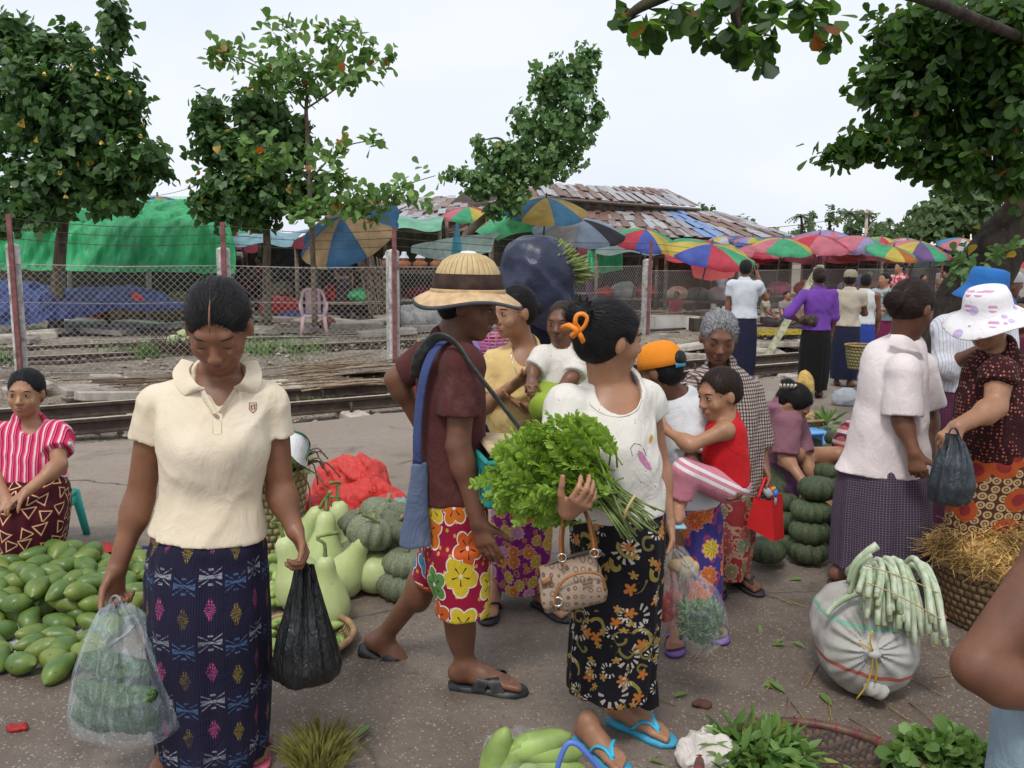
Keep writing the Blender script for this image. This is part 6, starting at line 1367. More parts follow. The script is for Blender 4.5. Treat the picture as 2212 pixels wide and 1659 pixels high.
p.torso([(900,1548,1592,.045),(925,1528,1605,.07),(970,1520,1612,.08),(1030,1530,1616,.085),(1058,1545,1612,.085)])
p.head((1554,848,-.0),.195,-66,12,0,neck=p.J(1566,905),nr=.047); p.paste = [((.04,.06,-.03),(.03,.03,.03)),((-.04,.06,-.03),(.03,.03,.03))]
e1 = p.arm((1566,930,-.08),(1492,962,-.12),(1440,930,-.02),.68,(p.J(1424,908,.02) - p.J(1440,930,-.02),V3(.4,.9,0),.35,.7,1)); e2 = p.arm((1570,930,.07),(1530,960,.14),(1490,950,.16),.65)
p.B.cap(p.J(1572,1056,-.04),p.J(1482,1014,-.10),.048,.038,.03); p.B.cap(p.J(1482,1016,-.10),p.J(1470,1082,-.10),.036,.028,.02); A_ = p.J(1465,1092,-.10); p.B.cap(A_,A_ + V3(-.005,-.05,-.03),.024,.018,.02); p.B.cap(A_ + V3(0,-.04,-.03),A_ + V3(-.015,-.09,-.035),.022,.014,.02)
p.done(); p.hair('short',H_brown,0,1.0,nape=-.05)
M_redc = cloth('red cotton',(.55,.015,.02),.8,.12,.35); p.garment('vest',M_redc,None,(),[('e',p.J(1570,893,-.02),(.038,.06,.034)),('e',p.J(1556,930,-.11),(.042,.05,.055)),('e',p.J(1600,925,.09),(.05,.05,.06))],wr=.004,fr=2.6,seed=55,g=.010)
n = NT('pink striped pants',.8,.2); pp = n.tc('Object'); x_,y_,z_ = n.sep(pp); st_ = (z_ * 1.0 + x_ * .5) ; c = n.mix(((st_ - .068).abs().lt(.008)).mx((st_ - .098).abs().lt(.007)),(.58,.22,.28),(.72,.66,.66)); M_pinks = finish_cloth(n,pp,c,.3)
S_ = Sdf(); S_.ell(p.J(1578,1052),(.080,.08,.055)); S_.cap(p.J(1572,1056,-.04),p.J(1482,1016,-.10),.062,.050,.03); S_.ecap(p.J(1482,1016,-.10),p.J(1470,1080,-.10),V3(1,0,0),(.052,.05),(.046,.045),.02,flat=True); S_.disp(lambda P: .005 * wob(P,57,3)); part('pants',S_.mesh(.008),M_pinks,p.root)
so_ = A_ + V3(-.01,-.045,-.058); part('sandal',bevbox(so_,(.05,.13,.016),.006),plain('pale blue sandal',(.25,.45,.55),.5),p.root)

# ================================================================== old person in checked shirt
p = P6 = Person('grey-haired person in a checked shirt and red floral sarong looking down',3.98,G(1575,1258),'b',.0068)
p.torso([(792,1525,1585,.055,.03),(818,1492,1618,.085,.02),(870,1492,1628,.105),(950,1496,1636,.115,-.02),(1030,1510,1638,.12)])
p.head((1553,726,-.02),.226,-6,18,2,neck=p.J(1553,798,.03),nr=.045,eyes='down')
f1 = p.arm((1612,845,.02),(1640,945,.02),(1652,1012,-.06),.9,(V3(.05,-.1,-.5),V3(-.9,-.2,0),.8,.95,-1)); f2 = p.arm((1502,845,.02),(1490,945,.06),(1515,1010,.03),.9,(V3(.1,-.2,-.4),V3(.9,0,0),.6,.9,1))
for x,y,e in ((1590,1258,(.35,-.9,0)),(1535,1262,(0,-1,0))):
    a = G(x,y); a = V3(a[0],a[1],.085); K = a + V3(0,0,.36); p.leg(K + V3(0,0,.36),K,a,.85); p.foot(a,e,.98,sandal=plain('black flip-flop',(.03,.03,.035),.6))
p.done(); p.hair('bun',H_grey,.0,1.03,bun=(0,-.11,-.03,.035))
p.garment('blouse',checks('lavender check',(.50,.44,.56),(.38,.30,.44),(.42,.35,.48),90,90,.25,False),None,(),[('e',p.J(1553,800,-.06),(.05,.09,.06))],wr=.003,seed=61,g=-.006)
M_chk = checks('brown white check',(.46,.42,.38),(.14,.07,.06),(.17,.12,.11),62,62,.42,False,(.05,.03,.03),.4)
jk = [(p.J((a + b) / 2,y),(b - a) / 2 * p.m,r_) for y,a,b,r_ in ((788,1522,1590,.07),(815,1486,1626,.10),(880,1486,1640,.125),(980,1492,1652,.13),(1085,1506,1664,.13))]
p.garment('open_shirt',M_chk,jk,[(f1[0],f1[0] + (f1[1] - f1[0]) * 1.15,.064,.064),(f2[0],f2[0] + (f2[1] - f2[0]) * 1.1,.062,.062)],[('e',p.J(1553,790,-.03),(.046,.09,.06)),('c',p.J(1560,830,-.2),p.J(1585,1150,-.17),.065,.14)],wr=.009,fr=2.2,seed=63)
p.skirt([(930,1505,1626,.125),(1050,1520,1632,.135),(1160,1522,1628,.135),(1255,1528,1612,.125)],flowers('red floral sarong',(.30,.035,.04),[(.20,.22,.14),(.40,.09,.09),(.25,.20,.10)],10,5,(.46,.34,.22),(.46,.30,.20)),folds=.012,seed=11)

# ================================================================== squatting seller by the pumpkins
p = P7 = Person('person in mauve blouse bending over the pumpkins with pale hair claw',4.9,at(1685,1040,4.95) * V3(1,1,0),'c',.009)
p.torso([(868,1672,1712,.06,-.08),(880,1648,1720,.10,-.05),(930,1640,1712,.13,.05),(1000,1636,1706,.15,.12)])
p.head((1716,872,-.10),.215,52,42,0,neck=p.J(1694,880,-.06),nr=.045,eyes='down')
h1 = p.arm((1700,905,-.12),(1695,985,-.18),(1735,1040,-.30),.98,(V3(.4,-.3,-.6),V3(-.3,.6,0),.4,.9,-1)); h2 = p.arm((1712,910,.05),(1740,1000,-.05),(1785,1070,-.15),.95,(V3(.4,-.3,-.6),V3(-.3,.6,0),.4,.9,-1))
for dx in (-.12,.12):
    a = at(1690,1060,4.95); a = V3(a[0] + dx,a[1],.08); K = a + V3(.15,-.12,.38); p.leg(a,K,a,1,bent=True); p.foot(a,(.5,-.8,0),1.0)
p.done(); p.hair('bun',H_black,0,1.02,bun=(0,-.105,.045,.045))
p.garment('blouse',cloth('mauve cotton',(.27,.125,.16),.9),None,[(h1[0],h1[0] + (h1[1] - h1[0]) * .95,.075,.07),(h2[0],h2[0] + (h2[1] - h2[0]) * .8,.07,.07)],[('e',p.J(1700,872,-.12),(.05,.07,.05))],wr=.008,seed=71,g=.01)
p.skirt([(985,1632,1712,.16,.12),(1030,1625,1745,.22,.02),(1080,1630,1745,.22,0)],cloth('dark plum sarong',(.08,.03,.07)),folds=.02,seed=12)
hc = p.J(1701,838,-.16)
for q in range(5): part('hair_claw',tube([hc + V3((q - 2) * .016,0,0),hc + V3((q - 2) * .022,-.012,.022)],.007,6),plain('ivory claw',(.62,.55,.44),.5),p.root)

# ================================================================== person in pale pink shirt
p = P8 = Person('person in loose pale pink shirt and dark checked longyi, seen from behind',4.0,G(1880,1268),'b',.0072)
p.torso([(722,1925,1985,.06,.02),(748,1878,2002,.09,.02),(800,1862,2006,.125),(880,1848,2006,.14),(960,1825,2010,.145),(1035,1800,2015,.15)],.03)
p.head((1972,662,-.01),.236,116,20,0,neck=p.J(1952,738,.02),nr=.052)
i1 = p.arm((1952,800,-.13),(1948,905,-.16),(1975,978,-.22),1.12,(V3(.1,-.15,-.6),V3(.4,.8,0),.75,1.1,1)); i2 = p.arm((1990,790,.12),(2010,900,.14),(2012,980,.05),1.05,(V3(.1,-.1,-.6),V3(-.5,.5,0),.7,1.0,1))
for x,y,e in ((1815,1262,(.95,.25,0)),(1930,1262,(.9,.3,0))):
    a = G(x,y); a = V3(a[0],a[1],.09); K = a + V3(0,0,.38); p.leg(K + V3(.05,0,.38),K,a,1.0); p.foot(a,e,1.1,sandal=plain('brown sandal',(.07,.04,.03),.6))
p.done(); p.hair('bun',H_brown,0,1.03,bun=(0,-.120,-.015,.045))
M_pk = cloth('pale pink cotton',(.80,.71,.70),.85,.1,.3)
p.garment('shirt',M_pk,None,[(i1[0],i1[0] + (i1[1] - i1[0]) * .92,.064,.080),(i2[0],i2[0] + (i2[1] - i2[0]) * .8,.062,.076)],[('e',p.J(1968,712,-.0),(.06,.08,.05))],wr=.0085,fr=1.5,seed=81,g=.0)
strip([p.J(1925,722,-.08),p.J(1958,726,-.11),p.J(1992,752,-.08)],[p.J(1918,736,-.10),p.J(1956,744,-.135),p.J(1998,768,-.10)],M_pk,'collar',p.root)
p.skirt([(970,1832,2000,.125),(1020,1812,2010,.15),(1100,1802,2012,.16),(1180,1798,2012,.165),(1240,1796,2008,.16)],checks('dark plum check',(.045,.028,.05),(.15,.12,.16),(.15,.12,.16),85,85,.25),'longyi',folds=.018,seed=14)

# ================================================================== person in the white spotted sun hat
p = P9 = Person('person in floppy white and lilac sun hat and maroon dotted blouse',3.7,at(2140,1250,3.7),'c',.0068)
p.torso([(748,2128,2188,.06,.02),(780,2098,2215,.10,.02),(850,2075,2225,.14),(920,2066,2228,.16),(1000,2078,2225,.16)])
p.head((2132,692,-.02),.215,-55,24,0,neck=p.J(2152,758,.03),nr=.049,eyes='down')
j1 = p.arm((2160,805,-.14),(2150,880,-.20),(2068,922,-.30),1.22,(V3(-.5,-.1,-.45),V3(.2,.6,-.7),.9,1.0,1)); j2 = p.arm((2205,800,.1),(2200,900,.12),(2100,930,-.05),1.1)
for x in (2080,2140):
    a = at(x,1290,3.68); a = V3(a[0],a[1],.085); K = a + V3(.02,0,.37); p.leg(K + V3(.05,0,.36),K,a,1.05); p.foot(a,(-.9,-.4,0),1.0)
p.done(); p.hair('bun',H_black,0,1.0,bun=(.0,-.12,-.05,.045))
n = NT('maroon dotted cotton',.85,.2); pp = n.tc('Object'); vv = n.vor(pp,62,'F1',.35); q1,q2,q3 = n.sep(n.o(vv,'Color')); c = n.mix(n.o(vv,'Distance').lt(.30),(.035,.010,.012),(.34,.10,.07)); c = n.mix(n.o(vv,'Distance').lt(.16) * q1.gt(.5),c,(.45,.30,.20)); M_dot = finish_cloth(n,pp,c,.35)
p.garment('blouse',M_dot,None,[(j1[0],j1[0] + (j1[1] - j1[0]) * .32,.066,.074),(j2[0],j2[0] + (j2[1] - j2[0]) * .4,.066,.07)],[('e',p.J(2148,740,-.03),(.055,.08,.05))],wr=.008,fr=2.2,seed=91,g=.008)
n = NT('hat cotton',.85,.2); pp = n.tc('Object'); vv = n.vor(pp,19,'F1',.9); q1,q2,q3 = n.sep(n.o(vv,'Color')); x_,y_,z_ = n.sep(pp); bl = n.o(vv,'Distance').lt(.42) * q1.gt(.45); c = n.mix(bl * ((z_ * 300).sin().gt(-.2)),(.78,.76,.77),(.58,.30,.48)); c = n.mix(bl * q2.gt(.6) * .8,c,(.50,.42,.66)); M_hatw = finish_cloth(n,pp,c,.3)
cyl_hat(p,[(.001,.142),(.05,.140),(.078,.132),(.092,.10),(.098,.065),(.102,.045),(.125,.025),(.155,.004),(.180,-.018),(.181,-.022),(.155,.0),(.12,.02),(.10,.035)],M_hatw,'sun_hat',(.12,0),.035,off=(0,-.01,.008),sq=1.06)
part('hat_cord',tube(smooth_path([p.hp(.07,.03,.03),p.hp(.072,.02,-.05),p.hp(.03,.03,-.125),p.hp(-.02,.03,-.13)],14),.0025,5),plain('straw cord',(.45,.32,.2),.8),p.root)
n = NT('orange batik',.8,.25); pp = n.tc('Object'); uv = n.tc('UV'); vv = n.vor(uv,26,'F1',.15,'2D'); d_ = n.o(vv,'Distance'); c = n.mix(d_.lt(.44),(.07,.026,.014),(.40,.29,.16)); c = n.mix(d_.lt(.24),c,(.10,.035,.015)); c = n.mix(d_.lt(.13),c,(.38,.24,.09)); v2 = n.vor(uv,7,'F1',.9,'2D'); c = n.mix(n.o(v2,'Distance').lt(.38),c,(.34,.065,.018)); c = n.mix(n.o(v2,'Distance').lt(.2),c,(.22,.025,.025)); M_ob = finish_cloth(n,pp,c,.3)
p.skirt([(930,2085,2225,.16),(1010,2078,2228,.175),(1110,2052,2205,.165),(1200,2038,2168,.15),(1270,2040,2150,.14)],M_ob,folds=.014,seed=15)

# ================================================================== person in blue bucket hat
p = P10 = Person('person in bright blue bucket hat and white striped shirt',4.65,at(2060,1180,4.65),'d',.009)
p.torso([(668,2085,2150,.06),(695,2028,2170,.10),(760,2022,2165,.13),(850,2022,2150,.13)])
p.head((2132,640,-.03),.225,40,40,0,neck=p.J(2122,682),nr=.05,face=False)
m1 = p.arm((2045,715,-.02),(2045,790,-.08),(2112,756,-.22),1.05,(V3(.6,-.1,.1),V3(0,.2,1),.6,1.0,1)); m2 = p.arm((2160,710,.05),(2175,790,0),(2125,760,-.2),1.0)
for x in (2030,2080):
    a = at(x,1170,4.65); a = V3(a[0],a[1],.085); K = a + V3(0,0,.38); p.leg(K + V3(0,0,.38),K,a,1); p.foot(a,(.6,-.8,0),1.05,sandal=M_blk)
p.done(); p.hair('short',H_black)
n = NT('white striped cotton',.85,.2); pp = n.tc('Object'); x_,y_,z_ = n.sep(pp); c = n.mix((x_ * 70).fract().lt(.25),(.62,.62,.65),(.40,.42,.52)); M_str = finish_cloth(n,pp,c,.4)
p.garment('shirt',M_str,None,[(m1[0],m1[1],.075,.07),(m1[1],m1[1] + (m1[2] - m1[1]) * .22,.07,.066),(m2[0],m2[1],.07,.065)],[('e',p.J(2125,668,-.02),(.055,.07,.05))],wr=.010,fr=2,seed=101,g=.01)
M_bluh = cloth('blue denim hat',(.03,.16,.46),.8,.2,.3); cyl_hat(p,[(.001,.135),(.06,.133),(.082,.125),(.090,.09),(.097,.045),(.101,.035),(.125,.0),(.145,-.025),(.144,-.028),(.12,-.0)],M_bluh,'bucket_hat',(.55,0),.012,off=(0,-.012,.012),sq=1.08)
part('watch',tube(smooth_path([m1[2] + V3(0,-.03,.0),m1[2] + V3(.0,0,.031),m1[2] + V3(0,.03,0),m1[2] + V3(0,0,-.031),m1[2] + V3(0,-.03,0)],16),.006,6),plain('watch strap',(.02,.02,.02),.4),p.root)
p.skirt([(815,2018,2150,.135),(950,2014,2150,.15),(1080,2012,2140,.15),(1160,2012,2130,.14)],checks('purple longyi',(.085,.02,.05),(.12,.04,.08),(.11,.04,.08),60,60,.3),'longyi',folds=.018,seed=16)

# ================================================================== bare-armed person at the right edge
p = P11 = Person('bare-chested person at the right edge with bent arm and pale blue trousers',1.95,at(2330,1800,1.95),'b',.006)
p.torso([(1120,2330,2450,.08,.05),(1190,2300,2500,.11,.04),(1330,2300,2490,.13),(1500,2280,2470,.13),(1640,2260,2460,.14)],0)
p.head((2370,1010,-.05),.225,60,25,0,neck=p.J(2330,1130,.05),nr=.055)
q1 = p.arm((2300,1190,-.03),(2112,1440,-.06),(2340,1550,-.13),1.5,(V3(.9,-.2,.1),V3(0,.3,1),.5,1.1,-1),k=.012); p.arm((2420,1220,.05),(2480,1430,0),(2380,1540,-.2),1.5)
kA = p.J(2240,1650,-.08); kA2 = V3(kA[0],kA[1],.30)
p.done(); p.hair('short',H_black)
S_ = Sdf(); S_.ecap(p.J(2310,1590,.0),p.J(2310,1800,.0),V3(1,0,0),(.17,.15),(.19,.17),.03); gA = p.J(2300,1700,0); S_.cap(V3(gA[0] - .04,gA[1],.45),V3(gA[0] - .06,gA[1] - .05,.03),.11,.08,.05); S_.cap(V3(gA[0] + .22,gA[1],.45),V3(gA[0] + .22,gA[1] - .05,.03),.11,.08,.05); S_.disp(lambda P: .01 * wob(P * V3(1,1,.5),88,2.2)); part('trousers',S_.mesh(.010),cloth('pale blue denim',(.27,.36,.42),.9,.15,.6),p.root)

# ================================================================== seated seller on the left
p = P12 = Person('seated person in pink and white striped blouse behind the mangoes',4.25,at(60,1215,4.25) * V3(1,1,0),'c',.0068)
p.torso([(905,30,92,.055,.02),(928,-2,128,.09,.02),(980,0,136,.115),(1050,-2,140,.14)])
p.head((56,846,-.02),.222,10,3,3,neck=p.J(62,912,.02),nr=.048); paste_cheeks(p,1.1)
n1 = p.arm((122,945,0),(128,1005,-.12),(58,1062,-.28),1.0,(V3(-.5,-.35,-.35),V3(.2,.2,-.9),.35,.95,1)); n2 = p.arm((2,945,0),(-18,1020,-.08),(15,1080,-.26),1.0,(V3(.4,-.3,-.3),V3(0,.2,-.9),.35,.95,-1))
for x,y,e in ((108,1200,(.15,-1,0)),(30,1205,(0,-1,0))):
    a = G(x,y); a = V3(a[0],a[1] + .04,.08); K = a + V3(.0,-.06,.36); p.leg(a,K,a,.98,bent=True); p.foot(a,e,.98)
p.done(); p.hair('bun',H_black,0,1.0,bun=(.045,-.10,-.01,.035))
n = NT('pink striped blouse',.85,.2); pp = n.tc('Object'); x_,y_,z_ = n.sep(pp); ww = x_ * 26 + n.noise(pp,5,2) * 1.0; c = n.mix(ww.fract().lt(.20),(.62,.03,.11),(.75,.58,.62)); c = n.mix((ww + .5).fract().lt(.12),c,(.14,.02,.05)); c = n.mix((ww * 2 + .2).fract().lt(.12),c,(.7,.25,.35)); M_ps = finish_cloth(n,pp,c,.35)
p.garment('blouse',M_ps,None,[(n1[0],n1[0] + (n1[1] - n1[0]) * .55,.078,.074),(n2[0],n2[0] + (n2[1] - n2[0]) * .5,.078,.074)],[('e',p.J(62,915,-.06),(.052,.09,.055)),('c',p.J(60,925,-.12),p.J(52,962,-.17),.03,.008)],wr=.008,fr=2.2,seed=121,g=.008)
n = NT('triangle print',.85,.2); pp = n.tc('Object'); uv = n.tc('UV'); vv = n.vor(uv,13,'F1',.5,'2D'); ux,uy,_ = n.sep(uv); px_,py_,_ = n.sep(n.o(vv,'Position')); q1,q2,q3 = n.sep(n.o(vv,'Color')); dx = (ux - px_) * 13; dy = (uy - py_) * 13; a_ = q1 * 6.28; rx_ = dx * a_.cos() - dy * a_.sin(); ry_ = dx * a_.sin() + dy * a_.cos(); tri = (ry_ * -1).mx(rx_.abs() * .87 + ry_ * .5); c = n.mix(tri.gt(.19) * tri.lt(.25),(.055,.008,.014),(.62,.46,.26)); c = n.mix(tri.gt(.25) * tri.lt(.28),c,(.5,.08,.03)); M_tri = finish_cloth(n,pp,c,.3)
p.skirt([(1012,-3,140,.13,.02),(1075,-12,142,.21,-.10),(1120,-12,138,.21,-.14),(1180,-5,130,.19,-.15),(1222,0,118,.16,-.13)],M_tri,folds=.018,seed=17)
# ================================================================== goods
# ---- mangoes on a white sheet
sheet = drape([[(-60,1480,3.02),(60,1478,3.05),(150,1462,3.08),(230,1420,3.2)],[(-60,1380,3.35),(80,1380,3.35),(200,1370,3.38),(300,1330,3.5)],[(-60,1250,3.85),(80,1240,3.9),(220,1215,4.0),(320,1205,4.05)]],tarp('white woven sheet',(.62,.61,.60),.7),'plastic_sheet','white woven plastic sheet spread under the mango pile','plastic sheet',n=40,m=20,wr=.006,fr=2,seed=2)
vs = sheet.data; co = np.zeros(len(vs.vertices) * 3); vs.vertices.foreach_get('co',co); co = co.reshape(-1,3); wz = np.clip(.006 + .008 * wob(co,5,1.6),.003,.03); co[:,2] = wz - sheet.location.z; vs.vertices.foreach_set('co',co.ravel().astype(np.float32)); vs.update()
n = NT('green mango',.38,.45); p_ = n.tc('Object'); rn = n.rand(); x_,y_,z_ = n.sep(p_)
c = n.mix(n.noise(p_,9,4).step(.35,.7),(.070,.135,.026),(.150,.215,.042)); c = n.mix(rn.step(.5,1.0) * .45,c,(.24,.27,.05)); c = n.mix((z_ * 8).step(.25,.6) * .35,c,(.30,.28,.06)); c = n.mix(n.noise(p_,60,3).step(.62,.72),c,(.07,.07,.03)); n.set('Base Color',c); n.bump(n.noise(p_,120,3),.15,.003); M_mango = n.m
def mango_mesh(seed):
    r = np.random.default_rng(seed); th = np.linspace(0,2 * np.pi,16,endpoint=False); rings = []
    for t in np.linspace(0,1,13):
        ra_ = .046 * math.sin(math.pi * t) ** .62 * (1.08 - .32 * t) * r.uniform(.98,1.02); bx = .014 * math.sin(t * 3.0) * (1 + .4 * r.uniform()) ; rings.append([(ra_ * math.cos(a) + bx,ra_ * .86 * math.sin(a),(t - .5) * .135) for a in th])
    v,f = loft(np.array(rings),cap0=True,cap1=True); m = mk('mango',v,f); m.materials.append(M_mango); return m
MM = [mango_mesh(i) for i in range(4)]
placed = []; rr = random.Random(31); tries = 0
while len(placed) < 118 and tries < 6000:
    tries += 1; x,y = rr.uniform(-20,345),rr.uniform(1222,1442)
    if y > 1442 - max(0,x - 150) * .75 or y > 1470 - abs(x - 90) * .18: continue
    g = G(x,y,.05); near = [(math.hypot(g[0] - a[0],(g[1] - a[1])),a[2]) for a in placed]; z = .046
    sup = [q for q in near if q[0] < .085]
    if sup: z = max(q[1] for q in sup) + .052
    if z > .046 + .052 * (2.4 if y < 1330 else 1.0) * (1 - min(1,abs(x - 130) / 420)): continue
    if any(d_ < .060 and abs(zz - z) < .05 for d_,zz in near): continue
    placed.append((g[0],g[1],z))
for i,(x,y,z) in enumerate(placed):
    o = inst('mango',MM[i % 4],(x,y,z),(rr.uniform(1.1,1.9),rr.uniform(-.4,.4),rr.uniform(0,6.28)),rr.uniform(1.0,1.22)); tag(o,'green mango in the pile on the white sheet at the lower left','mango','mangoes piled on the white sheet')
# small things beyond the mangoes
drape([[(185,1195,4.08),(215,1196,4.08),(262,1188,4.12)],[(190,1182,4.15),(225,1172,4.2),(262,1176,4.2)],[(195,1185,4.35),(225,1182,4.4),(262,1182,4.4)]],T_red,'net_bag','small flat red net bag behind the mango pile','net bag',n=20,m=10,wr=.012,seed=5)
fu = thing('folded_umbrella','folded dark blue umbrella lying behind the mango pile','umbrella',G(250,1200)); a,b = G(160,1205,.03),G(330,1192,.03); part('canopy',tube([a,a + (b - a) * .3,b],[.012,.03,.035],10),cloth('navy nylon',(.03,.03,.12),.5),fu); part('handle',tube([a,a - (b - a) * .15],.008,6),M_blk,fu)
def crumple(x,y,Y,rx,ry,rz,mat,name,label,cat,seed,amp=.03,fr=4,vox=.012,z0=None,group=None):
    c = at(x,y,Y); 
    if z0 is not None: c[2] = z0 + rz * .8
    S = Sdf(); S.ell(c,(rx,ry,rz)); S.ell(c + V3(rx * .5,0,rz * .2),(rx * .55,ry * .7,rz * .7),k=rz); S.disp(lambda P: amp * 1.5 * (np.abs(wob(P,seed,fr * .8)) - .45) + amp * .8 * (np.abs(wob(P,seed + 3,fr * 2.0)) - .4))
    if z0 is not None: S.cut((0,0,z0),(0,0,-1))
    return solo(name,S.mesh(vox),mat,label,cat,group)
M_pb = film('white plastic film',(.62,.66,.70),.45)
crumple(20,1245,3.95,.10,.05,.035,M_pb,'plastic_bag','empty crumpled white plastic bag at the left edge by the mangoes','plastic bag',3,.014,5,.01,0.008)
crumple(135,1450,3.08,.06,.04,.02,T_white,'plastic_bag','small crumpled white wrapper at the front corner of the mango sheet','wrapper',4,.010,6,.007,0.008)
crumple(300,1205,4.1,.05,.05,.05,M_pb,'plastic_bag','white plastic bag peeping out behind the mango pile','plastic bag',5,.014,5,.01,0.0)
# ---- carrier bags
def bag(name,label,rings,Y,mat,pleat=.006,n=72,m=34,seed=1,handles=None,cat='bag',hr=.006,group=None,bottom=True):
    b0 = at((rings[-1][1] + rings[-1][2]) / 2,rings[-1][0],Y); root = thing(name,label,cat,b0,group)
    C = np.array([at((a[1] + a[2]) / 2,a[0],Y + (a[4] if len(a) > 4 else 0)) for a in rings]); mm = pxm(Y); t_ = np.linspace(0,len(rings) - 1,m)
    P = smooth_path(C,m); rx = np.interp(t_,range(len(rings)),[(a[2] - a[1]) / 2 * mm for a in rings]); ry = np.interp(t_,range(len(rings)),[a[3] for a in rings]); th = np.linspace(0,2 * np.pi,n,endpoint=False) + np.pi / 2
    r = np.random.default_rng(seed); T,Vv = np.meshgrid(th,np.linspace(0,1,m)); f = sum(np.sin(kf * T + r.uniform(0,6.28) + Vv * r.uniform(-3,3)) * w_ for kf,w_ in ((4,.8),(7,.8),(11,.7),(17,.5),(23,.3))); f = pleat * f * (1.15 - Vv) + pleat * .8 * np.sin(5 * T + Vv * 11 + r.uniform(0,6)) * Vv * .5
    g = P[:,None] + ((rx[:,None] + f) * np.cos(T))[...,None] * V3(1,0,0) + ((ry[:,None] + f) * np.sin(T))[...,None] * V3(0,1,0)
    part('film',loft(g,cap1=bottom,flip=True),mat,root)
    for h in handles or (): part('handle',tube(smooth_path([at(x,y,Y + dy) for x,y,dy in h],14),hr,8,True,.5),mat,root)
    return root
M_clear = film('milky plastic film',(.62,.71,.75),.17,.22,.9,.24); M_black = film('black plastic film',(.010,.011,.012),.93,.30,.8,.1); M_clear2 = film('clear plastic film',(.72,.76,.78),.10,.12,.8,.18); M_greenb = film('green tinted film',(.32,.46,.36),.45,.3,.6,.3); M_grayb = film('dark grey film',(.035,.045,.055),.93,.28,.8,.1)
HB = p1h = at(250,1300,2.36)
bag('plastic_bag','milky clear plastic bag full of bitter gourds carried at the lower left',[(1306,236,268,.012),(1330,215,300,.035),(1375,190,330,.08),(1440,165,362,.12),(1510,148,392,.135),(1560,152,402,.12),(1588,210,370,.07)],2.31,M_clear,.010,seed=4,handles=[[(232,1330,-.02),(240,1292,-.02),(256,1290,-.02),(272,1325,-.02)],[(245,1330,.03),(250,1295,.02),(268,1330,.03)]])
n = NT('bitter gourd',.5,.35); p_ = n.tc('Object'); a_ = n.noise(p_,45,4); c = n.mix(a_.step(.35,.7),(.020,.060,.012),(.085,.16,.035)); n.set('Base Color',c); n.bump(a_,1.0,.02); M_bg = n.m
def bgourd(ln=.26,r=.042,seed=1):
    th = np.linspace(0,2 * np.pi,32,endpoint=False); rg = np.random.default_rng(seed); rows = []
    for t in np.linspace(0,1,26):
        q = r * (math.sin(math.pi * min(1,max(0,t * .96 + .02))) ** .5); rows.append([((q * (1 + .13 * math.cos(8 * a) + .07 * rg.normal())) * math.cos(a) + .02 * math.sin(t * 3),q * (1 + .13 * math.cos(8 * a) + .07 * rg.normal()) * math.sin(a),(t - .5) * ln) for a in th])
    m = mk('bitter_gourd',*loft(np.array(rows),cap0=True,cap1=True)); m.materials.append(M_bg); return m
BG = [bgourd(.20,.040,1),bgourd(.18,.038,2)]
for i,(x,y,dy,a_,b_) in enumerate(((258,1432,.0,1.9,.3),(272,1498,-.06,1.5,-.1),(240,1490,-.04,1.75,.1),(270,1535,-.02,1.45,0),(262,1462,.05,1.3,.2),(305,1540,.03,1.45,.1),(225,1535,.03,1.6,0),(285,1450,.04,1.3,0))):
    o = inst('bitter_gourd',BG[i % 2],at(x,y,2.31 + dy),(0,a_,b_),1.0); tag(o,'dark green bumpy bitter gourd inside the milky clear bag','gourd','bitter gourds in the clear bag')
bag('plastic_bag','black plastic carrier bag hanging from the hand beside the pale gourds',[(1222,642,672,.012),(1262,634,684,.03),(1310,620,700,.05),(1370,598,722,.085),(1425,586,738,.10),(1456,590,732,.09),(1468,610,700,.05)],2.42,M_black,.009,seed=6,handles=[[(640,1262,-.02),(650,1220,-.03),(660,1216,-.02),(680,1258,-.02)],[(652,1262,.02),(660,1222,.02),(672,1258,.02)]])
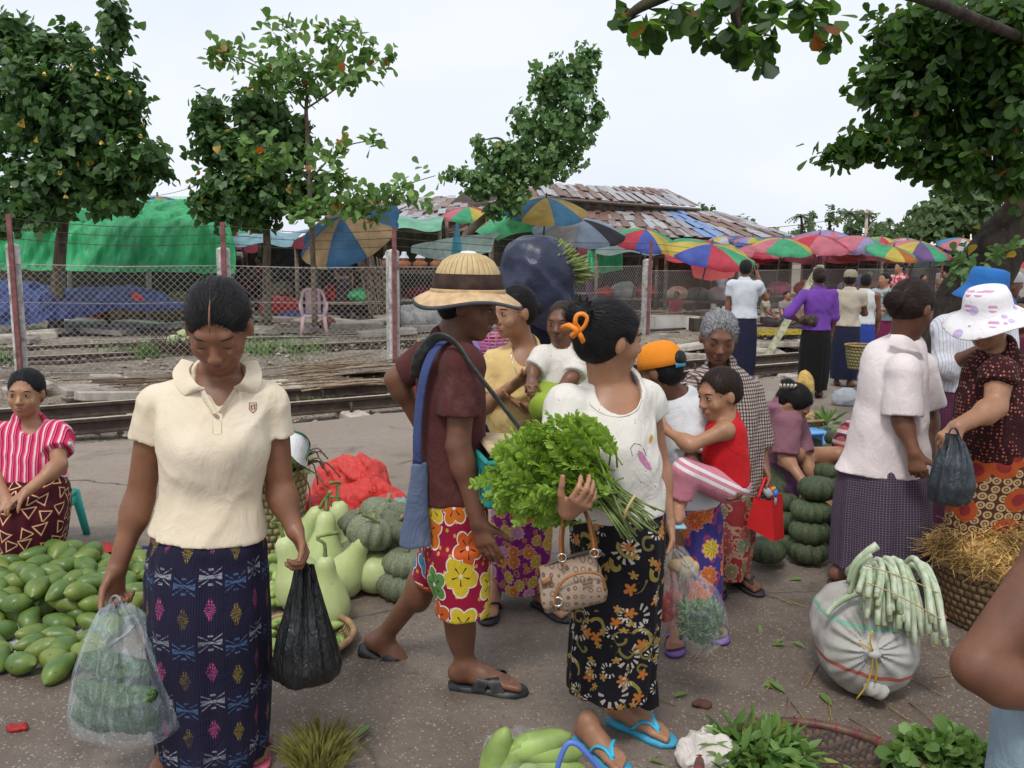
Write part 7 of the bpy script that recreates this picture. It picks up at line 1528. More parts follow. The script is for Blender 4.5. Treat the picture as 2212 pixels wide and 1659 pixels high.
# ---- calabash gourds and a melon
n = NT('pale gourd skin',.42,.4); p_ = n.tc('Object'); x_,y_,z_ = n.sep(p_); c = n.mix(n.noise(p_,6,4).step(.3,.7),(.40,.47,.19),(.52,.58,.29)); st_ = n.noise(n.scale(p_,(22,22,2)),1,3); c = n.mix(st_.step(.5,.75) * .35,c,(.30,.40,.12)); c = n.mix(n.noise(p_,28,3).step(.68,.74),c,(.17,.13,.06)); n.set('Base Color',c); n.bump(n.noise(p_,35,4),.12,.006); M_gourd = n.m
M_stem = plain('green stem',(.17,.22,.07),.7,.3,20,.3)
def gourd_thing(x,y,Y,h,rot,label,z=None,fat=1.0):
    c = at(x,y,Y); c[2] = (0.0 if z is None else z); t = thing('gourd',label,'gourd',c,'pale calabash gourds'); rows = []; th = np.linspace(0,2 * np.pi,28,endpoint=False)
    prof = [(.02,0),(.24,.015),(.36,.08),(.40,.20),(.39,.33),(.33,.48),(.24,.62),(.185,.74),(.17,.84),(.15,.93),(.09,.985),(.02,1.0)]
    M = rotz(rot[2]) @ rotx(rot[0]) @ roty(rot[1]); off = V3(0,0,h * .37)
    for r_,z_ in prof: rows.append([c + off + M @ (V3(r_ * fat * h * .80 * math.cos(a) * (1 + .02 * math.cos(5 * a)),r_ * fat * h * .80 * math.sin(a),z_ * h) - V3(0,0,h * .36)) for a in th])
    rows = np.array(rows); dz = rows[...,2].min() - c[2]; rows[...,2] -= dz; part('fruit',loft(rows,cap0=True,cap1=True),M_gourd,t)
    tip = rows[-1].mean(0); up_ = M @ V3(0,0,1); sd_ = M @ V3(1,0,0); part('stem',tube(smooth_path([tip - up_ * .01,tip + up_ * .05 * h / .28,tip + up_ * .085 + sd_ * .03 * rr.choice((-1,1)),tip + up_ * .10 + sd_ * .06 * rr.choice((-1,1))],10),[.012,.009,.008,.008,.007,.007,.007,.007,.008,.010],7),M_stem,t); return t
gourd_thing(708,1328,3.50,.300,(.0,-.03,.2),'upright pale calabash gourd in front with long thin stem')
gourd_thing(648,1290,3.66,.33,(-.25,-.2,1.0),'fat round pale gourd at the left behind the dark hand',None,1.15)
gourd_thing(752,1262,3.80,.30,(.2,.42,.3),'pale gourd leaning right towards the grey pumpkins')
gourd_thing(700,1230,3.95,.35,(.1,.1,2),'tall pale gourd in the middle of the group')
gourd_thing(738,1190,4.10,.36,(-.1,.06,1.2),'tallest pale gourd at the back with curling stem')
gourd_thing(650,1190,4.15,.34,(.2,.5,.1),'pale gourd leaning right at the back left of the group')
ml = thing('melon','pale green oval wax gourd lying on its side beside the calabash gourds','melon',G(806,1296)); cm = G(806,1290) + V3(0,.06,.098)
th = np.linspace(0,2 * np.pi,30,endpoint=False); rows = [[cm + rotz(-.35) @ V3((t - .5) * .235,.100 * math.sin(math.pi * t) ** .55 * math.cos(a) * (1 + .012 * math.cos(10 * a)),.098 * math.sin(math.pi * t) ** .55 * math.sin(a) * (1 + .012 * math.cos(10 * a))) for a in th] for t in np.linspace(.004,.996,22)]
part('fruit',loft(np.array(rows),cap0=True,cap1=True),M_gourd,ml); e_ = cm + rotz(-.35) @ V3(.117,0,0); part('blossom_end',ellmesh(e_,(.006,.014,.014)),plain('brown scar',(.12,.10,.05),.9),ml)
# ---- pumpkins
def pumpkin_mat(name,a,b,c3):
    n = NT(name,.5,.35); p = n.tc('Object'); rn = n.rand(); c = n.mix(n.noise(p,14,5,.65).step(.35,.68),a,b); c = n.mix(n.noise(p,30,4,.7).step(.58,.64),c,c3); c = n.mix(n.noise(p,4,4).step(.6,.75) * rn * .9,c,(.26,.19,.07)); c = n.hsv(c,.5,1.0,rn * .5 + .75); n.set('Base Color',c); n.bump(n.noise(p,26,5),.45,.012); return n.m
M_pum = pumpkin_mat('grey green pumpkin',(.10,.125,.075),(.19,.215,.14),(.42,.38,.20)); M_pum2 = pumpkin_mat('dark green pumpkin',(.030,.052,.026),(.075,.105,.05),(.30,.25,.08))
def pumpkin_mesh(ribs,flat,seed,mat,dep=.13):
    th = np.linspace(0,2 * np.pi,ribs * 5,endpoint=False); rows = []; r = np.random.default_rng(seed); jit = 1 + .03 * r.normal(size=len(th))
    for ph in np.linspace(-math.pi / 2 + .04,math.pi / 2 - .02,15):
        q = math.cos(ph) ** .72; z = math.sin(ph) * flat * (1 - .26 * math.exp(-(q / .30) ** 2)); rows.append([(q * (1 - dep * abs(math.cos(ribs / 2 * a)) ** 4 * min(1,q * 1.4)) * j * math.cos(a),q * (1 - dep * abs(math.cos(ribs / 2 * a)) ** 4 * min(1,q * 1.4)) * j * math.sin(a),z) for a,j in zip(th,jit)])
    m = mk('pumpkin',*loft(np.array(rows),cap0=True,cap1=True)); m.materials.append(mat); return m
PMa = [pumpkin_mesh(12,.62,1,M_pum),pumpkin_mesh(14,.56,2,M_pum),pumpkin_mesh(11,.68,3,M_pum)]; PMb = [pumpkin_mesh(12,.58,4,M_pum2),pumpkin_mesh(13,.54,5,M_pum2),pumpkin_mesh(10,.62,6,M_pum2)]
stm = mk('stem',*tube([(0,0,.36),(.0,.02,.55),(.05,.04,.78)],[.13,.09,.10],7)); stm.materials.append(plain('pumpkin stem',(.26,.24,.13),.8))
def pumpkin(x,y,Y,R_,k,label,group,tilt=(0,0),stem=True,mats=None,zmin=None):
    c = at(x,y,Y); ms = mats or PMa; c[2] = max(c[2],R_ * .55) if zmin is None else zmin
    o = inst('pumpkin',ms[k % 3],c,(tilt[0],tilt[1],k * 1.3),R_); tag(o,label,'pumpkin',group)
    if stem: inst('stem',stm,(0,0,0),(0,0,0),1,o)
    return o
LP = [(785,1198,3.98,.125,0,'grey green pumpkin resting low behind the pale gourds',(.3,0)),(802,1150,3.86,.118,2,'round grey pumpkin with short stem beside the gourd neck',(.25,-.1)),(832,1108,4.05,.125,1,'ribbed pumpkin on top of the left stack by the blue bag',(.2,.2)),(866,1130,3.90,.105,0,'upper ribbed pumpkin touching the blue bag',(.9,.2)),(842,1168,3.95,.10,2,'small ribbed pumpkin in the middle of the left stack',(.2,0)),(880,1215,3.80,.118,1,'flat speckled pumpkin second from the bottom of the left stack',(0,0)),(868,1262,3.78,.115,0,'bottom pumpkin of the left stack beside the wax gourd',(0,.06)),(905,1230,3.98,.105,2,'pumpkin at the right of the left stack behind the walking leg',(0,0)),(770,1130,4.1,.10,1,'pumpkin peeping out behind the tallest gourd',(.2,0))]
for x,y,Y,R_,k,lb,tl in LP: pumpkin(x,y,Y,R_,k,lb,'pumpkins in the left stack',tl)
RP = [(1767,1055,4.35,.105,0,'topmost tan-flecked pumpkin of the front right column',0),(1752,1103,4.32,.108,1,'second pumpkin down in the front right column',0),(1748,1147,4.30,.105,2,'brownish third pumpkin down in the front right column',0),(1745,1188,4.30,.11,0,'bottom pumpkin of the front right column',0),(1652,1188,4.25,.112,1,'dark flat pumpkin alone on the ground under the red tote',0),(1690,1085,4.55,.095,2,'pumpkin left of the front right column behind the tote',.3),(1668,1045,4.8,.12,0,'big dark pumpkin behind the checked shirt sleeve',.5),(1806,1118,4.5,.10,1,'yellowish netted pumpkin beside the dark longyi',.2),(1812,1165,4.5,.11,0,'dark pumpkin at ground level beside the dark longyi',0),(1785,1020,4.8,.085,2,'small dark pumpkin behind the seller arm',.3),(1800,1000,4.9,.08,0,'small dark pumpkin third from the top of the back column',.2),(1806,975,5.0,.085,1,'dark pumpkin second from the top of the back column',.1),(1812,948,5.05,.085,2,'topmost dark pumpkin of the back column',.1),(1812,1045,4.75,.085,0,'pale green pumpkin beside the shirt hem',.3),(1700,1125,4.5,.10,2,'pumpkin behind the lower part of the red tote',.1),(1825,1075,4.75,.08,1,'grey pumpkin tucked by the shirt hem',.2),(1700,1165,4.5,.10,0,'low pumpkin behind the front right column',.1),(2065,1130,4.6,.09,1,'dark pumpkin behind the orange batik sarong',0),(2025,1110,4.8,.08,2,'dark pumpkin right of the dark longyi',0)]
for x,y,Y,R_,k,lb,tl in RP: pumpkin(x,y,Y,R_,k,lb,'dark pumpkins stacked at the right',(tl,0),False,PMb)
# ---- tray of small cucumbers under the black bag
M_tray = weave('bamboo tray weave',(.36,.24,.11),(.24,.15,.07),55,55,True); M_trayrim = plain('bamboo tray rim',(.33,.20,.10),.6,.3,20,.3)
def tray(c,r_,label,name='tray',rimr=.014,mat=None,rim=None,h=.05,group=None,wraps=0,wrapmat=None):
    t = thing(name,label,'tray',c,group); th = np.linspace(0,2 * np.pi,56,endpoint=False); prof = [(.002,.004),(.5,.006),(.85,.012),(.97,h)]
    rows = [[c + V3(math.cos(a) * r_ * q,math.sin(a) * r_ * q,z) for a in th] for q,z in prof]; uvs = np.array([[(math.cos(a) * r_ * q,math.sin(a) * r_ * q) for a in np.linspace(0,2 * np.pi,57)] for q,z in prof])
    part('woven_base',loft(np.array(rows),uvs=uvs),mat or M_tray,t); ring = [c + V3(math.cos(a) * r_ * .985,math.sin(a) * r_ * .985,h) for a in np.linspace(0,2 * np.pi,57)]; ro = part('rim',tube(ring,rimr,8,False),rim or M_trayrim,t)
    for k in range(wraps):
        a = 2 * math.pi * k / wraps; cc = c + V3(math.cos(a) * r_ * .985,math.sin(a) * r_ * .985,h); rd = V3(math.cos(a),math.sin(a),0); part('lashing',tube([cc + rimr * 1.12 * (rd * math.cos(q) + V3(0,0,1) * math.sin(q)) for q in np.linspace(0,6.283,9)],.0025,5,False),wrapmat,ro)
    return t
ct = G(650,1395); tray(ct,.215,'shallow bamboo tray of small green fruit behind the black bag')
M_cuc = plain('pale cucumber',(.26,.36,.10),.45,.35,9,.15); cum = mk('cucumber',*loft(np.array([[(.02 * math.sin(math.pi * t) ** .5 * math.cos(a),.02 * math.sin(math.pi * t) ** .5 * math.sin(a),(t - .5) * .11) for a in np.linspace(0,2 * np.pi,12,endpoint=False)] for t in np.linspace(.01,.99,10)]),cap0=True,cap1=True)); cum.materials.append(M_cuc)
for i in range(34):
    a,q = rr.uniform(0,6.28),.17 * math.sqrt(rr.random()); o = inst('cucumber',cum,ct + V3(math.cos(a) * q,math.sin(a) * q,.03 + .028 * (i // 14)),(rr.uniform(1.3,1.8),0,rr.uniform(0,6.28)),rr.uniform(.9,1.2)); tag(o,'small pale green cucumber in the tray behind the black bag','cucumber','cucumbers in the bamboo tray')
for i in range(16):
    x,y = rr.uniform(592,612),rr.uniform(1225,1300); o = inst('cucumber',cum,G(x,y,.04) + V3(0,0,.03 * (i // 6)),(1.5,0,rr.uniform(0,6.28)),1.2); tag(o,'pale green cucumber in the heap beside the dark sarong','cucumber','cucumbers heaped beside the sarong')
# ---- tall basket with leaves and cloth
def basket(c,r0,r1,h,label,mat,group=None,name='basket',rimm=None,n=40):
    t = thing(name,label,'basket',c,group); prof = [(r0 * .95,0),(r0,.02),((r0 + r1) / 2 * 1.03,h * .5),(r1,h),(r1 * .96,h),(r0 * .9,.05)]; th = np.linspace(0,2 * np.pi,n,endpoint=False)
    al = np.concatenate([[0],np.cumsum(np.linalg.norm(np.diff(np.array(prof),axis=0),axis=1))]); P = []; A_ = []
    for q in np.linspace(0,len(prof) - 1,30): i = min(int(q),len(prof) - 2); f = q - i; P.append((prof[i][0] * (1 - f) + prof[i + 1][0] * f,prof[i][1] * (1 - f) + prof[i + 1][1] * f)); A_.append(al[i] * (1 - f) + al[i + 1] * f)
    rows = np.array([[c + V3(r_ * math.cos(a),r_ * math.sin(a),z) for a in th] for r_,z in P]); uvs = np.stack(np.meshgrid(np.linspace(0,6.283 * (r0 + r1) / 2,n + 1),A_),-1); part('wicker',loft(rows,uvs=uvs),mat,t); part('rim',tube([c + V3(r1 * math.cos(a),r1 * math.sin(a),h) for a in np.linspace(0,6.283,40)],.012,7,False),rimm or M_trayrim,t); return t
M_wick = weave('green brown wicker',(.38,.30,.14),(.14,.22,.10),26,26,True); M_wick2 = weave('brown wicker',(.24,.16,.085),(.16,.10,.05),30,30,True)
bk = at(585,1150,4.35); bk[2] = 0; basket(bk,.15,.20,.46,'tall woven basket of greens behind the cream polo shirt arm',M_wick)
def leafheap(name,c,R3,n,L_,mat,label,cat,shape='lance',seed=1,up=.5,group=None,kind='stuff'):
    r = np.random.default_rng(seed); q = unit_rows(r.normal(size=(n,3))); q[:,2] = np.abs(q[:,2]); P = c + q * (r.uniform(0,1,(n,1)) ** .4) * R3; D = q * V3(1,1,up) + r.normal(size=(n,3)) * .6; v,f = leaves_geo(P,D,r.normal(size=(n,3)) * .6 + V3(0,0,1),L_ * r.uniform(.6,1.2,n),shape,.3)
    o = solo(name,(v,f),mat,label,cat,group,base=c,kind=kind); set_attr(o.data,'tint',tints(n,(.2,1),.02,r)); return o
L_herb = leafmat('fresh herb leaves',(.07,.15,.03),(.20,.33,.09),(.4,.4,.1),.3); L_acac = leafmat('acacia leaflets',(.11,.22,.025),(.36,.54,.085),(.35,.4,.08),.35)
leafheap('greens',bk + V3(0,0,.45),V3(.15,.15,.08),90,.14,L_herb,'green leaves filling the tall woven basket','greens','obov',5)
cl2 = thing('cloth','white cloth with green trim hanging over the rim of the tall basket','cloth',bk + V3(.1,0,.46)); Yc = 4.2
strip([at(600,935,Yc),at(630,932,Yc - .1),at(655,940,Yc - .1),at(668,960,Yc - .05)],[at(596,960,Yc - .12),at(620,975,Yc - .2),at(645,1000,Yc - .2),at(664,1010,Yc - .1)],cloth('white basket cloth',(.68,.68,.68)),'cloth_sheet',cl2); part('trim',tube(smooth_path([at(600,934,Yc),at(630,931,Yc - .1),at(656,939,Yc - .1),at(669,958,Yc - .05),at(664,985,Yc - .1),at(655,1010,Yc - .1)],24),.009,6,True,.4),plain('dark green trim',(.02,.14,.08),.7),cl2)
for i in range(12):
    a = at(640 + rr.uniform(-4,4),1010 + rr.uniform(-15,15),4.15); b = a + V3(rr.uniform(.02,.22),rr.uniform(-.1,.05),rr.uniform(-.28,.10)); solo('twig',tube(smooth_path([a,(a + b) / 2 + V3(.03,0,.05),b],8),.004,5),plain('dead twig',(.15,.10,.07),.9),'dry twig sticking out of the tall basket to the right','twig','dry twigs on the tall basket')
# ---- red net sacks on a dark tray
M_net = film('red net',(.78,.055,.045),.74,.6,1.0,.25); ctr = G(745,1128); tray(ctr + V3(-.02,.12,0),.24,'dark round tray under the red net sacks',mat=M_dk,rim=M_dk)
for i,(x,y,Y,rx,ry_,rz) in enumerate(((765,1045,4.75,.22,.16,.14),(690,1065,4.65,.18,.14,.11),(830,1070,4.65,.17,.14,.11),(745,1010,4.95,.20,.14,.17))):
    crumple(x,y,Y,rx,ry_,rz,M_net,'net_sack',('middle','left','right','rear')[i] + ' crumpled red net sack in the heap behind the gourds','net sack',20 + i,.034,2.6,.011,.02 if i < 3 else .05,'red net sacks behind the gourds')
crumple(695,1098,4.35,.15,.07,.045,cloth('off white sack cloth',(.60,.57,.52)),'cloth','crumpled off-white sack cloth in front of the red net sacks','cloth',31,.022,4,.011,.03); crumple(765,1085,4.4,.08,.06,.06,cloth('off white sack cloth',(.6,.57,.52)),'cloth','small white cloth end between the red net sacks','cloth',33,.018,4,.011,.03)
for x,y in ((842,1098),(858,1090)): crumple(x,y,4.3,.05,.04,.03,film('teal yellow film',(.2,.45,.4),.6),'plastic_scrap','teal plastic scrap ' + ('left' if x < 850 else 'right') + ' above the left pumpkins','plastic scrap',x,.012,6,.008)
# ---- shoulder gear of the walker
Yw = 2.98; sb = thing('shoulder_bag','faded blue cloth shoulder bag hanging behind the walker in the straw hat','bag',at(895,1195,2.95))
M_den = cloth('faded blue cloth',(.13,.17,.27),.9,.2,.5,(.22,.26,.36)); M_strap = cloth('blue strap',(.06,.085,.22),.9)
ps_ = smooth_path([at(1010,770,Yw + .10),at(985,738,Yw + .0),at(950,742,Yw - .105),at(922,790,Yw - .135),at(906,870,Yw - .125),at(900,960,Yw - .12),at(902,1000,Yw - .11)],30); part('strap',tube(ps_,[.020] * 30,8,True,.28),M_strap,sb)
S_ = Sdf(); S_.ecap(at(902,1000,Yw - .11),at(897,1180,Yw - .12),V3(1,.3,0),(.030,.018),(.062,.03),.02,flat=True); S_.disp(lambda P: .005 * wob(P * V3(1,1,.4),77,4)); part('pouch',S_.mesh(.007),M_den,sb)
cr = thing('plastic_crate','teal slotted plastic crate carried on a grey sling in front of the walker','crate',at(1070,1060,2.80)); M_teal = plain('teal plastic',(.02,.26,.24),.4,.15,10,0)
cA = at(1108,1018,2.92); Wc,Dc,Hc = .26,.34,.15; Mz = rotz(.25)
for sx_,sy_,sz_ in ((0,-1,0),(0,1,0),(-1,0,0),(1,0,0)):
    pn = part('side',xf(bevbox((sx_ * Wc / 2,sy_ * Dc / 2,0),(Wc if sy_ else .012,Dc if sx_ else .012,Hc),.004),Mz,cA),M_teal,cr,False)
    for k in range(9):
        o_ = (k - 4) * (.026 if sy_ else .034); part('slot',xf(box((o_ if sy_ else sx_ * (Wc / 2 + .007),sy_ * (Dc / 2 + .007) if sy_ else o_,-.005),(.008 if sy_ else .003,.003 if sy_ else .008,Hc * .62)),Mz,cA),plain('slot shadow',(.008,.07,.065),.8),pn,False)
part('base',xf(box((0,0,-Hc / 2),(Wc - .01,Dc - .01,.01)),Mz,cA),M_teal,cr,False)
part('rim',xf(tube([(-Wc / 2,-Dc / 2,Hc / 2),(Wc / 2,-Dc / 2,Hc / 2),(Wc / 2,Dc / 2,Hc / 2),(-Wc / 2,Dc / 2,Hc / 2),(-Wc / 2,-Dc / 2,Hc / 2)],.010,6),Mz,cA),M_teal,cr)
pts = smooth_path([at(898,815,Yw - .05),at(908,765,Yw - .12),at(945,728,Yw - .135),at(985,742,Yw - .165),at(1022,795,Yw - .20),at(1065,850,2.76),at(1132,937,2.74)],36); part('sling',tube(pts,[.022] * 36,8,True,.22),plain('grey green webbing',(.055,.062,.06),.6,.35,25,.3,dirt=(.13,.13,.12)),cr)
solo('chopping_board',xf(bevbox((0,0,0),(.19,.26,.022),.008),rotz(.25) @ rotx(.06) @ roty(.08),at(1100,962,2.90)),plain('pale wood board',(.52,.40,.25),.8,.2,12,.2),'pale wooden board lying across the teal crate','board')
# ---- leafy bunch
bn_ = thing('leafy_bunch','large bunch of bright green acacia sprigs held in the arm','greens',at(1270,1120,2.36))
def sprig_mesh(seed,L_=.20):
    r = np.random.default_rng(seed); t = np.linspace(.10,1,26); st = np.stack([.03 * np.sin(t * 2 + seed),.012 * np.sin(t * 5),t * L_ - .03 * t * t],-1); P,D = [],[]
    for i,q in enumerate(st):
        for sg in (-1,1):
            P.append(q); D.append(V3(sg * .8,.25 * r.normal(),.75) + r.normal(size=3) * .12)
    P,D = np.array(P),np.array(D); Ls = .034 * (1 - .45 * np.abs(np.linspace(-.7,1,len(P)))) * r.uniform(.85,1.15,len(P)); v,f = leaves_geo(P,D,np.tile(V3(0,-1,.2),(len(P),1)) + r.normal(size=(len(P),3)) * .25,Ls,'lance2',.2); tv,tf = tube(np.vstack([[0,0,-.02],st]),[.0030] * 27,4); k = len(v)
    m = mk('sprig',np.vstack([v,tv]),[list(a) for a in f] + [[i + k for i in a] for a in tf]); m.materials.append(L_acac); set_attr(m,'tint',np.vstack([tints(len(P),(.15,1),.01,r),np.repeat([[.3,.15,0,1]],len(tv),0)])); return m
SP = [sprig_mesh(i,.17 + .02 * (i % 3)) for i in range(6)]; bl = wloc(bn_); root_px = (1345,1085)
for i in range(270):
    a = rr.uniform(0,1); ang = rr.uniform(2.35,4.35) if i % 4 else rr.uniform(1.7,4.9); rad = rr.uniform(.05,1.0) ** .6
    x = 1258 + math.cos(ang) * rad * 185 * (1.0 if math.cos(ang) < 0 else .75); y = 1030 + math.sin(ang) * rad * 118
    dY = rr.uniform(-.10,.09) * math.sqrt(max(0,1 - rad * rad * .8)) - .02
    p0 = at(x,y,2.40 + dY); hd = unit(p0 - at(1355,1095,2.40) + V3(rr.gauss(0,.03),rr.gauss(0,.05),rr.gauss(0,.035)) + V3(0,0,-.05 * (y > 1040))); q = Vector(hd).to_track_quat('Z','Y').to_euler(); q.rotate_axis('Z',rr.uniform(0,6.28)); pos = p0 - hd * .13
    inst('sprig',SP[i % 6],pos - bl,q,rr.uniform(.8,1.1),bn_)
for i in range(56):
    e = at(1345 + rr.uniform(-20,55),1100 + rr.uniform(-20,40),2.39 + rr.uniform(-.06,.06)); b = at(1265 + rr.uniform(-25,30),1015 + rr.uniform(-40,40),2.40 + rr.uniform(-.06,.06)); d_ = unit(e - b); part('stem',tube([b,e,e + d_ * rr.uniform(.02,.07)],.0028,5),M_stem,bn_)
part('tie',tube(smooth_path([at(1372,1070,2.32),at(1362,1085,2.31),at(1352,1105,2.31),at(1348,1122,2.33)],10),.004,5),plain('straw tie',(.5,.36,.18),.8),bn_)
# ---- handbag
hb = thing('handbag','tan monogram handbag with brown leather handles hanging from the forearm','handbag',at(1235,1310,2.38)); Yh = 2.37
n = NT('tan monogram canvas',.6,.35); p_ = n.tc('Object'); vv = n.vor(n.scale(p_,(1,.02,1)),46,'F1',.25); d_ = n.o(vv,'Distance'); c = n.mix(d_.gt(.24) * d_.lt(.36),(.30,.215,.155),(.12,.075,.05)); c = n.mix(n.noise(p_,14,4).step(.45,.7) * .35,c,(.20,.14,.10)); n.set('Base Color',c); n.bump(n.noise(p_,160,2),.2,.003); M_mono = n.m; M_lea = plain('brown leather',(.30,.12,.035),.5,.25,14,.2); M_gold = plain('pale metal',(.62,.58,.50),.25,.1,10,0,metal=.9)
S_ = Sdf(); S_.ecap(at(1175,1270,Yh),at(1296,1240,Yh),V3(0,1,0),(.062,.064),(.060,.066),.02,flat=True); S_.ecap(at(1172,1290,Yh),at(1298,1262,Yh),V3(0,1,0),(.070,.04),(.068,.04),.03,flat=True); S_.disp(lambda P: .003 * wob(P,71,5)); part('body',S_.mesh(.006),M_mono,hb)
S_ = Sdf(); S_.ecap(at(1215,1292,Yh - .062),at(1295,1272,Yh - .062),V3(0,1,0),(.022,.042),(.022,.042),.02); part('pocket',S_.mesh(.006),M_mono,hb); part('pocket_piping',tube(smooth_path([at(1195,1312,Yh - .085),at(1205,1270,Yh - .088),at(1230,1245,Yh - .088),at(1270,1236,Yh - .088),at(1300,1245,Yh - .085),at(1308,1275,Yh - .08)],24),.004,6),M_lea,hb); part('zip',tube(smooth_path([at(1172,1232,Yh),at(1200,1212,Yh - .005),at(1280,1190,Yh - .005),at(1305,1200,Yh)],14),.005,6),plain('dark zip',(.1,.075,.06),.6),hb)
part('logo_plate',tube([at(1258,1262,Yh - .089),at(1280,1257,Yh - .089)],.004,4),plain('logo stitching',(.14,.10,.07),.6),hb)
for dz,xo in ((-.055,0),(.055,6)):
    hnd = part('handle',tube(smooth_path([at(1214 + xo,1222,Yh + dz),at(1210 + xo,1160,Yh + dz * .8),at(1222 + xo,1098,Yh + dz * .4 - .0),at(1248,1078,Yh),at(1266,1110,Yh + dz * .4),at(1278 + xo,1160,Yh + dz * .8),at(1284 + xo,1204,Yh + dz)],30),[.011] * 30,8,True,.35),M_lea,hb)
    for q in ((1214,1205),(1284,1195)): part('ring',tube([at(q[0] + xo,q[1],Yh + dz - .008) + .012 * V3(math.cos(a),0,math.sin(a)) for a in np.linspace(0,6.283,13)],.0025,5,False),M_gold,hnd)
part('charm',tube([at(1205,1300,Yh - .085) + .013 * V3(math.cos(a),0,math.sin(a)) for a in np.linspace(0,6.283,15)],.004,6,False),M_gold,hb); part('side_tab',tube([at(1172,1262,Yh - .06),at(1190,1250,Yh - .068)],.008,6),M_lea,hb)
# ---- bags hanging between the two sarongs
bag('plastic_bag','clear knotted plastic bag of green beans hanging right of the black batik sarong',[(1215,1478,1492,.010),(1240,1468,1510,.03),(1270,1455,1548,.06),(1320,1448,1570,.08),(1370,1456,1572,.075),(1400,1482,1540,.045),(1410,1500,1522,.02)],2.78,M_clear2,.006,seed=8,handles=[[(1485,1225,-.01),(1468,1205,-.0),(1450,1180,-.0)],[(1490,1225,.01),(1475,1200,.02),(1452,1182,.02)]])
V_,F_,T_ = [],[],0; r = np.random.default_rng(8)
for i in range(210):
    c = at(1512 + np.clip(r.normal(),-1.2,1.2) * 24,1342 + np.clip(r.normal(),-1.2,1.2) * 24,2.78 + np.clip(r.normal(),-1,1) * .024); d_ = unit(r.normal(size=3) * V3(1,.5,1)); b = V3(0,0,.008) * r.normal(); v,f = tube([c - d_ * .036,c + b,c + d_ * .036],.0042,5); F_ += [[int(k) + T_ for k in q] for q in f]; V_.append(v); T_ += len(v)
solo('green_beans',(np.concatenate(V_),F_),plain('green beans',(.055,.13,.03),.5,.5,12,0),'mass of thin green beans inside the clear knotted bag','beans',kind='stuff')
bag('plastic_bag','clear bag of tomatoes half hidden behind the black batik sarong',[(1235,1440,1456,.01),(1265,1432,1465,.04),(1310,1425,1470,.055),(1345,1430,1462,.04)],2.86,film('pink film',(.7,.45,.45),.25),.004,seed=9)
M_tom = plain('tomato',(.55,.06,.03),.3,.2,6,0); tm_ = mk('tomato',*ellmesh((0,0,0),(.03,.03,.026),None,16,10)); tm_.materials.append(M_tom)
for i,(x,y) in enumerate(((1440,1300),(1452,1318),(1438,1328),(1455,1290))): tag(inst('tomato',tm_,at(x,y,2.86),(0,0,i)),'red tomato inside the bag behind the black batik sarong','tomato','tomatoes in the bag')
bag('plastic_bag','clear bag of brown potatoes above the bag of beans',[(1180,1450,1470,.01),(1200,1445,1490,.03),(1225,1445,1505,.04),(1245,1455,1498,.03)],2.9,M_clear2,.005,seed=10); pm_ = mk('potato',*ellmesh((0,0,0),(.034,.026,.024),None,14,9)); pm_.materials.append(plain('potato skin',(.42,.29,.14),.8,.2,14,.2))
for i,(x,y) in enumerate(((1462,1222),(1485,1216),(1476,1234),(1495,1230))): tag(inst('potato',pm_,at(x,y,2.9),(0,.4 * i,i)),'brown potato inside the small clear bag above the beans','potato','potatoes in the bag')
# ---- red tote with baby bottle
tt = thing('tote_bag','bright red tote bag hanging from the hand of the grey-haired person','tote bag',at(1658,1175,3.86)); M_tote = plain('red nonwoven bag',(.58,.012,.015),.6,.12,6,.15,60); tY = 3.86
q_ = [(1630,1075),(1688,1062),(1694,1160),(1616,1140)]; f_ = [at(x,y,tY - .05) for x,y in ((1628,1075),(1668,1082),(1672,1170),(1612,1138))]; b_ = [at(x,y,tY + .08) for x,y in ((1650,1062),(1690,1068),(1694,1162),(1640,1135))]
part('pouch',(np.array(f_ + b_),[[0,3,2,1],[1,2,6,5],[5,6,7,4],[4,7,3,0],[3,7,6,2]]),M_tote,tt,False)
for dy in (-.05,.07): part('handle',tube(smooth_path([at(1636,1078,tY + dy),at(1646,1050,tY + dy * .5),at(1654,1032,tY - .0),at(1664,1055,tY + dy * .5),at(1672,1080,tY + dy)],14),.008,6,True,.4),M_tote,tt)
bo = thing('baby_bottle','white baby bottle with amber teat standing in the red tote','bottle',at(1660,1085,3.86)); part('collar',tube([at(1652,1068,3.84),at(1664,1060,3.84)],.026,14),plain('white plastic',(.7,.7,.72),.3,.05,5,0),bo); part('teat',tube([at(1664,1060,3.84),at(1670,1056,3.84),at(1676,1053,3.84)],[.017,.010,.006],10),plain('amber teat',(.55,.28,.06),.4),bo)
bo = thing('bottle','small white bottle with a bright blue cap in the red tote','bottle',at(1672,1090,3.86)); part('neck',tube([at(1671,1090,3.85),at(1672,1072,3.85)],.014,12),plain('white plastic',(.7,.7,.72),.3,.05,5,0),bo); part('cap',tube([at(1672,1072,3.85),at(1673,1058,3.85)],.016,12),plain('blue cap',(.03,.22,.62),.4,.05,5,0),bo)
